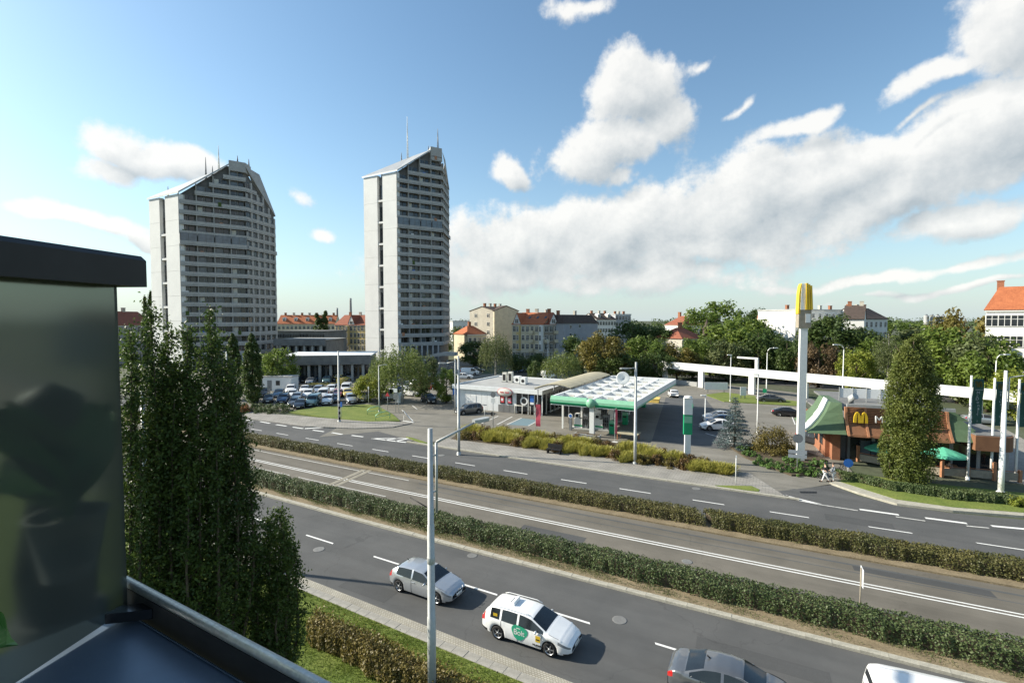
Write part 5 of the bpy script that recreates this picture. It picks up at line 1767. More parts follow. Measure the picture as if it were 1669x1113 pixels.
def bollard_bin(label, x, y):
    q = P(x, y)
    o = thing('waste_bin', label, 'bin', (q.x, q.y, 0), SA, 'green waste bins')
    obj('body', MB().box(-.32, .32, -.3, .3, .05, 1.35), 'green_sign', o)
    obj('hood', MB().box(-.36, .36, -.34, .34, 1.35, 1.42).prism([(-.3, -.28), (.3, -.28), (.3, .28), (-.3, .28)], 1.42, 1.7), 'green_pale', o)
    obj('slot', MB().box(-.22, .22, -.34, -.30, 1.0, 1.2), 'black', o)


bollard_bin('green waste bin at the front pump island', 998, 707)
bollard_bin('green waste bin beside the back pump', 1019, 692)
bollard_bin('dark green waste bin at the right side of the canopy', 1049, 664)
for i, (x, y) in enumerate(((949, 714), (967, 717))):
    q = P(x, y)
    o = thing('stone_planter', 'grey stone planter in front of the pumps, %s one' % ('left', 'right')[i], 'planter', (q.x, q.y, 0), SA)
    obj('trough', MB().box(-.8, .8, -.35, .35, 0, .55).box(-.86, .86, -.41, .41, .55, .63), 'concrete', o)
    obj('soil_fill', MB().box(-.72, .72, -.28, .28, .631, .66), 'soil', o)
q = P(930, 701)
o = thing('air_tower', 'grey and white air service post left of the pumps', 'service post', (q.x, q.y, 0), SA)
obj('post', MB().box(-.16, .16, -.12, .12, 0, 1.6), 'grey_metal', o)
obj('head', MB().lathe([(.30, -.08), (.30, .08)], 18, (0, 0, 1.85), axis='y'), 'white_metal', o)
obj('gauge', MB().lathe([(.2, -.10), (.2, -.081)], 14, (0, 0, 1.85), axis='y'), 'blue_sign', o)
for i, (x, y) in enumerate(((1059, 655), (1068, 656))):
    q = P(x, y)
    o = thing('grit_box', 'pale yellow grit box behind the canopy, %s one' % ('left', 'right')[i], 'grit box', (q.x, q.y, 0), SA)
    obj('tub', MB().extr([(-.6, -.4, 0), (.6, -.4, 0), (.7, -.45, .6), (-.7, -.45, .6)], (0, .85, 0)), 'yellow_box', o)
    obj('lid', MB().extr([(-.75, -.5, .6), (.75, -.5, .6), (.75, .5, .85), (-.75, .5, .85)], (0, 0, .06)), 'yellow_box', o)
q = P(1003, 716)
o = thing('low_table', 'low brown-topped car wash table near the pump island', 'table', (q.x, q.y, 0), SA)
obj('top', MB().box(0, 2.6, -.1, 1.6, .72, .80), 'tan_sheet', o)
for x, y in ((.2, .1), (2.4, .1), (.2, 1.4), (2.4, 1.4)):
    obj('leg', MB().box(x - .06, x + .06, y - .06, y + .06, 0, .72), 'wood_orange', o)
# pink feather flags
for lab, x, y, yt in (('pink advertising flag by the disabled parking bay', 873, 707, 656), ('pink advertising flag at the front pump island', 1002, 721, 664)):
    q = P(x, y)
    h = zpx(yt, q.y)
    o = thing('feather_flag', lab, 'flag', (q.x, q.y, 0), SA)
    obj('pole', MB().tube([(0, 0, 0), (0, 0, h * .8), (.12, 0, h)], [.03, .025, .015], 6), 'white_metal', o)
    fl = MB()
    for k in range(7):
        z0, z1 = h * (.25 + .1 * k), h * (.25 + .1 * (k + 1))
        wv_ = lambda z: .05 * math.sin(z * 3)
        w_ = .62 if x < 900 else .26
        fl.quad((.03, wv_(z0), z0), (w_, wv_(z0) + .08, z0), (w_, wv_(z1) + .08, z1), (.03, wv_(z1), z1))
    obj('cloth', fl, 'pink_red', o)
    obj('base_plate', MB().box(-.3, .3, -.3, .3, 0, .06), 'white_metal', o)
# price pylon
q = P(1120, 752)
hz = zpx(646, q.y)
o = thing('price_pylon', 'white and green price pylon at the station driveway', 'pylon', (q.x, q.y, 0), R(-8))
obj('post', MB().box(-.28, .28, -.18, .18, 0, hz * .42), 'white_metal', o)
obj('panel', MB().box(-.40, .40, -.2, .2, hz * .42, hz * .72), 'green_sign', o)
obj('panel', MB().box(-.40, .40, -.2, .2, hz * .725, hz * .98), 'white_metal', o)
obj('panel', MB().box(-.36, .36, -.22, -.201, hz * .60, hz * .70), 'green_pale', o)
obj('cap', MB().lathe([(.40, hz * .98), (.38, hz), (.2, hz * 1.01)], 14), 'white_metal', o)
obj('emblem', MB().lathe([(.30, .41), (.34, .40), (.34, .39)], 16, (0, 0, 0), axis='y'), 'green_sign', o, (.01, 0, hz * .86), R(-90))

# ------------------------------------------------------------------ white girder on pillars
ga, gb = at(1078, 112), at(1700, 63)
gd = (gb - ga)
gl = gd.length
o = thing('white_girder', 'long white concrete girder on pillars behind the station and restaurant', 'girder', (ga.x, ga.y, 0), math.atan2(gd.y, gd.x))
obj('beam', MB().box(0, gl, -.35, .35, 3.35, 4.75), 'tower_white', o)
for k, t in enumerate((.02, .175, .36, .52, .70, .90)):
    obj('pillar', MB().box(gl * t - .55, gl * t + .55, -.3, .3, 0, 3.36), 'tower_white', o)
obj('wall_end', MB().box(-6, 1.2, .4, .9, 0, 4.6).box(1.2, 9, .42, .88, 0, .9).box(1.2, 9, .42, .88, 3.0, 4.6), 'concrete', o)
obj('mast', MB().box(gl * .36 + .6, gl * .36 + 1.1, -.25, .25, 4.75, 6.6).box(gl * .36 - 3.0, gl * .36 + 1.1, -.2, .2, 6.6, 6.9), 'tower_white', o)
for lab, x, y, w, h in (('white billboard back on the lawn below the girder', 1167, 640, 36, 12), ('small white sign board on the lawn beside the girder pillar', 1211, 650, 9, 14)):
    q = P(x, y)
    s = q.y / F_PX
    o = thing('billboard', lab, 'billboard', (q.x, q.y, 0), R(-8))
    obj('board', MB().box(-w * s / 2, w * s / 2, -.06, .06, .6, .6 + h * s), 'white_sheet', o)
    for xx in (-w * s * .35, w * s * .35):
        obj('leg', MB().box(xx - .06, xx + .06, .061, .15, 0, 1.2), 'grey_metal', o)

# ------------------------------------------------------------------ restaurant
r0 = P(1362, 752)
RA = R(-20)
rest = thing('restaurant', 'restaurant with brown slatted front, green corner roofs and yellow M', 'restaurant', (r0.x, r0.y, 0), RA)
RLEN, RDEP = 13.6, 14.0
obj('wall', MB().box(1.2, RLEN - .6, .9, RDEP, 0, 3.0).box(.4, 1.2, 1.6, RDEP, 0, 3.0), 'concrete_dark', rest)
obj('brick_wall', MB().box(-.2, .5, .6, 1.59, 0, 3.1).box(-.6, .39, 1.6, RDEP, 0, 2.9), 'brick', rest)
for k in range(5):
    obj('drive_window', MB().box(-.64, -.60, 2.6 + k * 2.2, 3.9 + k * 2.2, 1.0, 2.2), 'glass', rest)
for k in range(6):
    q = 1.4 + k * 2.05
    obj('window', MB().box(q, q + 1.75, .78, .86, .25, 2.75), 'glass', rest)
    obj('mullion', MB().box(q + 1.76, q + 2.04, .72, .9, 0, 2.9), 'concrete', rest)
obj('door', MB().box(2.2, 3.05, .66, .76, .02, 2.15), 'glass_light', rest)
obj('door', MB().box(3.15, 4.0, .66, .76, .02, 2.15), 'glass_light', rest)
# concave mansard: profile (distance out from the wall, height)
MP = [(-1.35, 3.05), (-1.1, 3.35), (-.6, 4.0), (-.2, 4.75), (-.05, 5.5)]
MX0, MX1 = .7, 8.7
m = MB()
for (ya, za), (yb, zb) in zip(MP, MP[1:]):
    m.extr([(MX0, ya, za), (MX1, ya, za), (MX1, yb, zb), (MX0, yb, zb)], (0, .12, -.02))
obj('mansard', m, 'brown_clad', rest)
zz = np.linspace(4.15, 5.45, 10)
for k in range(10):
    y = np.interp(zz[k], [q[1] for q in MP], [q[0] for q in MP])
    obj('slat', MB().box(MX0 + .1, MX1 - .1, y - .10, y - .01, zz[k] - .035, zz[k] + .035), 'wood_orange', rest)
for x in (MX0, 2.3, 4.3, 6.5, MX1):
    m = MB()
    for (ya, za), (yb, zb) in zip(MP, MP[1:]):
        m.extr([(x - .10, ya - .20, za - .1), (x + .10, ya - .20, za - .1), (x + .10, yb - .16, zb), (x - .10, yb - .16, zb)], (0, .28, 0))
    obj('rib', m, 'wood_orange', rest)
obj('eave_board', MB().box(MX0, MX1, -1.42, -1.36, 2.85, 3.08), 'wood_orange', rest)
# green corner roof: hollow-curved hip whose eaves flare outwards
hp = [(1 - t, 3.0 + 2.75 * (t ** 1.25)) for t in (0, .2, .45, .7, 1)]


def ring(t, z):
    w_ = t ** 1.3
    return [(-.35 - 2.4 * w_, .9 - 2.5 * w_, z), (MX0 - .15, .7 - 2.1 * w_, z), (MX0 - .15, 6.0, z), (-.35 - 2.4 * w_, 6.0, z)]


gcor = MB()
for (ta, za), (tb, zb) in zip(hp, hp[1:]):
    A_, B_ = ring(ta, za), ring(tb, zb)
    for k in (0, 1, 2, 3):
        gcor.quad(A_[k], A_[(k + 1) % 4], B_[(k + 1) % 4], B_[k])
gcor.quad(*ring(0, 5.75))
gcor.quad(*[(x, y, 2.98) for x, y, _ in ring(1, 3.0)])
gr = obj('corner_roof', gcor, 'green_roof', rest)
wb = MB()
for (ta, za), (tb, zb) in zip(hp, hp[1:]):
    A_, B_ = ring(ta, za), ring(tb, zb)
    wb.extr([(A_[0][0], A_[0][1] + .9, za + .05), (A_[0][0], A_[0][1] + 2.7, za + .05), (B_[0][0], B_[0][1] + 2.5, zb + .05), (B_[0][0], B_[0][1] + .9, zb + .05)], (-.12, 0, .12))
obj('white_band', wb, 'white_sheet', gr)
g2 = MB()
for (ya, za), (yb, zb) in zip(MP, MP[1:]):
    g2.extr([(MX1 + .15, ya, za), (11.2 - (za - 3) * .5, ya, za - .02), (11.2 - (zb - 3) * .75, yb, zb - .02), (MX1 + .15, yb, zb)], (0, .1, 0))
obj('corner_roof', g2, 'green_roof', rest)
arc = [(10.2, -1.75)] + [(12.0 + 1.3 * math.cos(R(a)), -.45 + 1.3 * math.sin(R(a))) for a in range(-90, 1, 15)] + [(13.3, 8), (10.2, 8)]
obj('round_fascia', MB().prism(arc, 2.45, 3.75), 'brown_clad', rest)
obj('round_roof', MB().prism([(11.7 + (x - 11.7) * .93, 3 + (y - 3) * .96) for x, y in arc], 3.751, 3.82), 'concrete_dark', rest)
obj('roof', MB().box(MX0, 9.6, .0, RDEP, 5.0, 5.2), 'concrete_dark', rest)
obj('low_roof', MB().box(-.4, MX0 - .2, 6.1, RDEP, 4.0, 4.2), 'concrete_dark', rest)
obj('rear_roof', MB().box(9.7, RLEN - .2, 8.1, RDEP, 3.3, 3.5), 'concrete_dark', rest)
obj('parapet', MB().box(.9, 9.5, .25, .5, 5.2, 5.75), 'galv', rest)
for i in range(6):
    obj('roof_screen', MB().box(1.6 + i * 1.25, 2.8 + i * 1.25, 6.0, 6.06, 5.6, 6.6), 'white_sheet', rest)
    obj('screen_post', MB().box(1.53 + i * 1.25, 1.59 + i * 1.25, 5.95, 6.05, 5.2, 6.7), 'galv', rest)
obj('roof_duct', MB().tube([(2.0, 3.4, 5.2), (2.0, 3.4, 5.9), (2.3, 3.0, 6.2)], .35, 10), 'galv', rest)
obj('roof_unit', MB().box(6, 8.2, 3, 4.6, 5.2, 6.3), 'white_sheet', rest)
# yellow arches and lettering on the brown front


def arches(w, h, t, d, mat, n=14):
    """the double-arch letter M as a swept band, standing in the xz plane"""
    m = MB()
    for s in (-1, 1):
        cx = s * w / 4
        pts = []
        for k in range(n + 1):
            a = math.pi * k / n
            x = cx + (w / 4 - t / 2) * math.cos(a)
            z = h * math.sin(a) ** .72 if 0 < k < n else 0
            pts.append((x, z))
        if s == 1:
            pts = pts[::-1]
        for (xa, za), (xb, zb) in zip(pts, pts[1:]):
            dx, dz = xb - xa, zb - za
            l = math.hypot(dx, dz) or 1
            nx, nz = -dz / l * t / 2, dx / l * t / 2
            k = .75 if max(za, zb) > h * .8 else 1
            m.extr([(xa - nx * k, 0, za - nz * k), (xb - nx * k, 0, zb - nz * k), (xb + nx * k, 0, zb + nz * k), (xa + nx * k, 0, za + nz * k)], (0, d, 0))
    return m


obj('arches_emblem', arches(1.15, .95, .22, .2, 'yellow'), 'yellow', rest, (1.75, -1.0, 4.15))
text('roof_lettering', 'McDonald\'s', .93, 'cloth_white', rest, (2.85, -.95, 4.25), (R(90), 0, 0), .08, 'LEFT', 1.05)
# terrace: fence posts, rails, parasols, tables
tf = [P(1398, 752, .03), P(1440, 760, .03), P(1535, 777, .03), P(1577, 779, .03), P(1620, 783, .03), P(1662, 786, .03)]
fe = thing('terrace_fence', 'low terrace fence with orange posts in front of the restaurant', 'fence', (tf[0].x, tf[0].y, .03))
for k, q in enumerate(tf):
    l = q - tf[0]
    obj('post', MB().box(l.x - .11, l.x + .11, l.y - .11, l.y + .11, 0, 1.05 if k % 2 else 1.6), 'wood_orange', fe)
    if k < len(tf) - 1:
        e = tf[k + 1] - tf[0]
        obj('rail', MB().tube([(l.x, l.y, .9), (e.x, e.y, .9)], .035, 5), 'wood_orange', fe)
        obj('fence_panel', MB().extr([(l.x, l.y, .12), (e.x, e.y, .12), (e.x, e.y, .78), (l.x, l.y, .78)], (.02, .03, 0)), 'stone_base', fe)


def parasol(label, x, y, yt, w):
    q = P(x, y, .03)
    h = zpx(yt, q.y)
    o = thing('parasol', label, 'parasol', (q.x, q.y, .03), .3, 'green parasols on the terrace')
    obj('pole', MB().tube([(0, 0, 0), (0, 0, h)], .04, 7), 'white_metal', o)
    c = MB().lathe([(w, h - .75), (w * .98, h - .62), (w * .5, h - .28), (.05, h)], 8, smooth=False)
    obj('cover', c, 'green_cloth', o)
    obj('base', MB().lathe([(.4, 0), (.4, .1), (.1, .14)], 12), 'concrete_dark', o)
    t = thing('cafe_table', 'small table under the ' + label, 'table', (q.x + .9, q.y + .25, .03))
    obj('top', MB().lathe([(.5, .70), (.5, .75)], 16), 'wood_orange', t)
    obj('leg', MB().tube([(0, 0, 0), (0, 0, .7)], .05, 6), 'grey_metal', t)
    return q


parasol('green parasol right of the hornbeam', 1536, 772, 729, 1.75)
parasol('green parasol left of the hornbeam', 1437, 757, 721, 1.45)
#NEXT4
# ------------------------------------------------------------------ flag poles, lamps, signs
def pole(name, label, cat, x, yb, yt, r0, r1, group=None, rz=0.0, base=None, mat='galv', z=0.0):
    q = P(x, yb, z) if base is None else base
    h = zpx(yt, q.y)
    o = thing(name, label, cat, (q.x, q.y, z), rz, group)
    obj('shaft', MB().tube([(0, 0, 0), (0, 0, h * .33), (0, 0, h * .331), (0, 0, h * .66), (0, 0, h * .661), (0, 0, h)], [r0, r0, r0 * .8 + r1 * .2, r0 * .6 + r1 * .4, r0 * .4 + r1 * .6, r1], 12), mat, o)
    obj('base_collar', MB().lathe([(r0 * 1.5, 0), (r0 * 1.5, .25), (r0 * 1.05, .32)], 12), mat, o)
    return o, h, q


def lamp_head(o, h, arm, rise, z_in, off=.35, direction=1, hd=.75):
    """side bracket, sloping arm and flat lamp head, as on the avenue's posts"""
    d = direction
    obj('bracket', MB().tube([(d * off, 0, h - 3.1), (d * off, 0, h - .55)], .05, 7).tube([(0, 0, h - 1.0), (d * off, 0, h - 1.0)], .035, 6).tube([(0, 0, h - 2.3), (d * off, 0, h - 2.3)], .035, 6), 'galv', o)
    obj('arm', MB().tube([(d * off, 0, h - .55), (d * (off + arm), 0, h - .55 + rise)], [.05, .04], 7), 'galv', o)
    m = MB()
    x0, x1, z0 = off + arm - .1, off + arm + hd, h - .55 + rise
    pts = [(x0, -.08), (x0 + .2, -.15), (x1 - .15, -.15), (x1, -.06), (x1, .06), (x1 - .15, .15), (x0 + .2, .15), (x0, .08)]
    m.prism([(d * a, b) for a, b in pts], z0 - .03, z0 + .09)
    hdo = obj('lamp_head', m, 'galv', o)
    obj('lens', MB().box(min(d * (x0 + .2), d * (x1 - .1)), max(d * (x0 + .2), d * (x1 - .1)), -.11, .11, z0 - .06, z0 - .031), 'lens_white', hdo)


# foreground lamp post: its foot is on the verge just below the picture
fb = at(700, 17.6)
o, h, q = pole('lamp_post', 'tall grey lamp post standing nearest the balcony', 'lamp post', 700, 0, 698, .155, .085, 'avenue lamp posts', R(50), fb, z=.0)
lamp_head(o, h, 2.0, .42, 0, .28)
obj('wire_arm', MB().tube([(0, 0, h - 2.9), (-.2, .9, h - 2.62)], .02, 5), 'black', o)
obj('collar', MB().lathe([(.12, h * .52), (.145, h * .525), (.145, h * .545), (.12, h * .55)], 12), 'galv', o)
o, h, q = pole('lamp_post', 'lamp post hidden behind the upright oaks on the near verge', 'lamp post', 0, 0, 522, .17, .10, 'avenue lamp posts', R(50), Vector((-21.5, 29.1, 0)))
obj('arm', MB().tube([(0, 0, 0), (0, 0, 1)], .01, 4), 'galv', o, (0, 0, h - 1))
o.scale = (1, 1, 10 / h)
o, h, q = pole('lamp_post', 'tall lamp post at the left end of the station bed', 'lamp post', 748, 741, 580, .15, .10, 'avenue lamp posts', R(170))
lamp_head(o, h, 1.1, -.25, 0, .3)
o, h, q = pole('lamp_post', 'tall lamp post standing in front of the petrol station canopy', 'lamp post', 1035, 757, 590, .15, .10, 'avenue lamp posts', R(178))
lamp_head(o, h, .7, -.1, 0, .1)
o, h, q = pole('lamp_post', 'lamp post with black striped foot on the left pavement', 'lamp post', 553, 688, 572, .15, .09, 'avenue lamp posts')
for k in range(4):
    obj('foot_band', MB().lathe([(.17, .35 + k * .75), (.17, .70 + k * .75)], 12), 'black', o)
o, h, q = pole('lamp_post', 'white lamp post beside the dark columnar trees', 'lamp post', 371, 655, 573, .14, .09, 'avenue lamp posts', mat='white_metal')
o, h, q = pole('lamp_post', 'slim lamp post on the lawn beside the car park', 'lamp post', 618, 672, 596, .09, .06, None)
obj('arm', MB().tube([(0, 0, h), (.85, 0, h + .15)], .04, 6), 'galv', o)
obj('lamp_head', MB().box(.7, 1.25, -.1, .1, h + .1, h + .2), 'galv', o)
o, h, q = pole('lamp_post', 'thick pale lamp post at the right edge by the corner hedge', 'lamp post', 1631, 806, 604, .20, .11, 'avenue lamp posts', mat='white_metal')
lamp_head(o, h, 2.2, .3, 0, .3)
o, h, q = pole('lamp_post', 'lamp post behind the left end of the station bed', 'lamp post', 742, 672, 583, .08, .06, None)


def curved_lamp(label, x, yb, yt, d):
    o, h, q = pole('street_lamp', label, 'street lamp', x, yb, yt, .10, .06, 'curved street lamps', mat='white_metal')
    obj('arm', MB().tube([(0, 0, h), (d * .12, 0, h + .5), (d * .5, 0, h + .85), (d * 1.2, 0, h + .9)], .05, 7), 'white_metal', o)
    obj('lamp_head', MB().box(min(d * 1.1, d * 1.9), max(d * 1.1, d * 1.9), -.14, .14, h + .82, h + .98), 'white_metal', o)


curved_lamp('curved street lamp behind the girder left of the arches sign', 1249, 645, 575, 1)
curved_lamp('curved street lamp behind the girder right of the arches sign', 1373, 650, 570, -1)
curved_lamp('curved street lamp between the flagpoles', 1620, 680, 588, 1)
curved_lamp('curved street lamp by the tenement beyond the shop', 893, 600, 556, -1)
for lab, x, yb, yt in (('thin lamp post left of the dark car by the girder', 1234, 707, 611), ('thin lamp post beside the girder pillar', 1190, 655, 579), ('short lamp post beside the parked cars near the spruce', 1149, 694, 645),
                       ('thin mast beside the orange-brown tree', 1118, 612, 560)):
    o, h, q = pole('lamp_post', lab, 'lamp post', x, yb, yt, .07, .05, None, mat='white_metal')
    obj('lamp_head', MB().box(-.6, .1, -.12, .12, h, h + .12), 'white_metal', o)
for i, (x, yb, yt) in enumerate(((1577, 782, 612), (1615, 779, 616), (1655, 780, 618))):
    o, h, q = pole('flagpole', 'white flagpole with dark green banner, %s from the left' % BEDW[i], 'flagpole', x, yb, yt, .10, .08, 'flagpoles of the restaurant', R(-8), mat='white_metal')
    m = MB()
    n = 8
    zt_, zb_ = h - .3, h - 4.2
    wv_ = lambda z: .06 * math.sin(z * 2.1 + i)
    for k in range(n):
        a, c = zb_ + (zt_ - zb_) * k / n, zb_ + (zt_ - zb_) * (k + 1) / n
        m.extr([(.12, wv_(a), a), (1.0 + .06 * math.sin(a), wv_(a) + .12, a), (1.0 + .06 * math.sin(c), wv_(c) + .12, c), (.12, wv_(c), c)], (0, .01, 0))
    b = obj('banner', m, 'green_banner', o)
    obj('banner_line', MB().box(.14, .98, -.02, .0, h - 1.25, h - 1.21), 'sign_grey', b)
    em = obj('banner_emblem', arches(.62, .5, .12, .02, 'yellow'), 'leaf_autumn', b, (.55, -.03, h - 1.0))
    for k, chh in enumerate("McDonald's"):
        text('banner_letter', chh, .36, 'sign_grey', b, (.55, -.03 + .1 * math.sin(k), h - 1.6 - k * .27), (R(90), 0, 0), .004)
# arches sign pole
q = P(1304, 752)
hz = zpx(462, q.y)
o = thing('arches_pylon', 'tall white pylon carrying the yellow arches sign', 'sign pylon', (q.x, q.y, 0), R(-14))
o.scale = (.76, .76, 1)
obj('shaft', MB().box(-.42, .42, -.35, .35, 0, zpx(530, q.y)), 'white_metal', o)
hb0, hb1 = zpx(530, q.y), zpx(505, q.y)
obj('box', MB().box(-.72, .72, -.6, .6, hb0 - .25, hb1), 'stone_base', o)
obj('box_panel', MB().box(.05, .62, -.63, -.60, hb0 + .25, hb1 - .4), 'white_sheet', o)
for k in (0, 1):
    obj('floodlight', MB().box(.1 + k * .35, .32 + k * .35, -.75, -.6, hb1 + .02, hb1 + .22), 'black', o)
ht = hz - hb1
for sx, mt, y0, y1 in ((-.80, 'yellow', -.62, .62), (.02, 'yellow', -.80, .5)):
    m = MB()
    prof = [(0, .0), (0, ht * .5), (.10, ht * .85), (.22, ht)] if sx < 0 else [(0, 0)]
    if sx < 0:
        m.extr([(sx, y0, hb1 - .4), (sx + .22, y0, hb1 - .4), (sx + .36, y0 + .1, hz), (sx + .22, y0 + .1, hz - .25), (sx + .06, y0, hb1 + ht * .6)], (0, y1 - y0, 0))
    else:
        for k in range(3):
            m.extr([(.02 + k * .28, y0, hb1), (.26 + k * .28, y0, hb1), (.26 + k * .22, y0 + .12, hz - .12 * k), (.04 + k * .22, y0 + .12, hz - .12 * k), (.02 + k * .28, y0, hb1 + ht * .6)], (0, y1 - y0, 0))
    obj('arch', m, mt, o)
obj('white_face', MB().extr([(-.57, -.66, hb1), (-.02, -.66, hb1), (.02, -.54, hz - .05), (-.40, -.54, hz - .05), (-.52, -.66, hb1 + ht * .6)], (0, 1.2, 0)), 'white_sheet', o)


def sign(label, x, yb, yt, plates, mat='galv', rz=R(-20), name='road_sign', r=.035, z=.0, base=None):
    q = P(x, yb, z) if base is None else base
    h = zpx(yt, q.y)
    o = thing(name, label, 'road sign', (q.x, q.y, z), rz)
    obj('post', MB().tube([(0, 0, 0), (0, 0, h)], r, 7), mat, o)
    for kind, zc, w, hh, m in plates:
        zc = h - zc
        if kind == 'disc':
            obj('plate', MB().lathe([(w, -.055), (w, -.036)], 18, (0, 0, zc), axis='y'), m, o)
        elif kind == 'tri':
            obj('plate', MB().extr([(-w, -.055, zc - w * .6), (w, -.055, zc - w * .6), (0, -.055, zc + w)], (0, .018, 0)), m, o)
        else:
            obj('plate', MB().box(-w, w, -.055, -.037, zc - hh, zc + hh), m, o)
    return o


ms = P(1402, 985, .1)
o = sign('small white sign on a rusty post in the near hedge', 1402, 1012, 925, [('rect', .42, .30, .42, 'white_sheet')], 'stone_base', R(66), 'hedge_sign', .03, base=P(1401, 1010, .0))
sign('round-backed sign post before the shop corner', 804, 701, 640, [('disc', .25, .35, 0, 'grey_metal'), ('rect', 1.0, .28, .3, 'cloth_white')])
sign('short angled lamp-like post at the bed by the shop', 790, 702, 659, [('rect', .05, .3, .05, 'grey_metal')])
sign('dark round sign on a short post at the shop bays', 803, 692, 672, [('disc', .2, .3, 0, 'black')])
sign('blue and white board on the left edge of the shop', 741, 664, 630, [('rect', .6, .3, .7, 'blue_sign')])
sign('grey direction sign pair at the arches pylon', 1299, 770, 708, [('disc', .35, .42, 0, 'grey_metal'), ('rect', 1.6, .75, .16, 'sign_grey'), ('rect', 2.0, .75, .16, 'sign_grey')])
sign('blue round sign on a white post near the bicycles', 1382, 774, 749, [('disc', .3, .38, 0, 'blue_sign')], 'white_metal')
sign('thin white post on the kerbside grass', 1199, 791, 742, [('rect', .1, .05, .1, 'white_sheet')], 'white_metal')
sign('white warning sign on the station driveway', 645, 672, 633, [('rect', .3, .32, .3, 'white_sheet'), ('rect', 1.2, .36, .5, 'grey_metal')])
sign('red and white warning sign left of the driveway', 632, 668, 640, [('tri', .3, .4, 0, 'red')])
sign('twin grey sign boards at the driveway', 650, 672, 645, [('rect', .5, .35, .55, 'sign_grey')])
sign('blue pedestrian sign on the striped lamp post', 556, 684, 655, [('rect', .35, .25, .35, 'blue_sign')])
sign('small white post sign beside the yellow-green tree', 601, 660, 630, [('rect', .2, .12, .2, 'white_sheet')], 'white_metal')
sign('small green parking sign below the girder', 1246, 655, 634, [('rect', .3, .3, .35, 'green_sign')])
# bicycle stands / trolley shelter hoops on the lawn
for i, (x, y) in enumerate(((610, 676), (624, 685))):
    q = P(x, y)
    o = thing('barrier_hoop', 'pale green tubular hoop on the lawn, %s one' % ('upper', 'lower')[i], 'barrier', (q.x, q.y, .1), R(30))
    obj('tube', MB().tube([(-1, 0, 0), (-1, 0, .7), (-.5, 0, 1.0), (.6, 0, 1.15), (1, 0, .9), (1, 0, 0)], .05, 7), 'green_pale', o)
    obj('cross_rail', MB().tube([(-.98, 0, .45), (.98, 0, .6)], .035, 6), 'green_pale', o)
q = P(658, 686)
o = thing('triangular_barrier', 'white triangular barrier frame at the driveway', 'barrier', (q.x, q.y, 0), R(-35))
obj('rail', MB().tube([(0, 0, 0), (0, 0, 1.4), (1.9, 0, 0)], .05, 6), 'white_metal', o)
obj('foot', MB().box(-.1, 2, -.1, .1, 0, .05), 'white_metal', o)
# bench at the station bed
q = P(903, 739, .1)
o = thing('bench', 'dark bench on the pavement at the station bed', 'bench', (q.x, q.y, .1), SA)
obj('seat', MB().box(-.8, .8, -.25, .25, .42, .48), 'black', o)
obj('backrest', MB().box(-.8, .8, .25, .31, .5, .95), 'black', o)
for x in (-.7, .7):
    obj('leg', MB().box(x - .04, x + .04, -.22, .28, 0, .42), 'black', o)

# ------------------------------------------------------------------ cars
def smooth_interp(x, kx, kz):
    """monotone-ish smooth interpolation through key points"""
    kx, kz = np.asarray(kx, float), np.asarray(kz, float)
    dense = np.interp(x, kx, kz)
    return dense


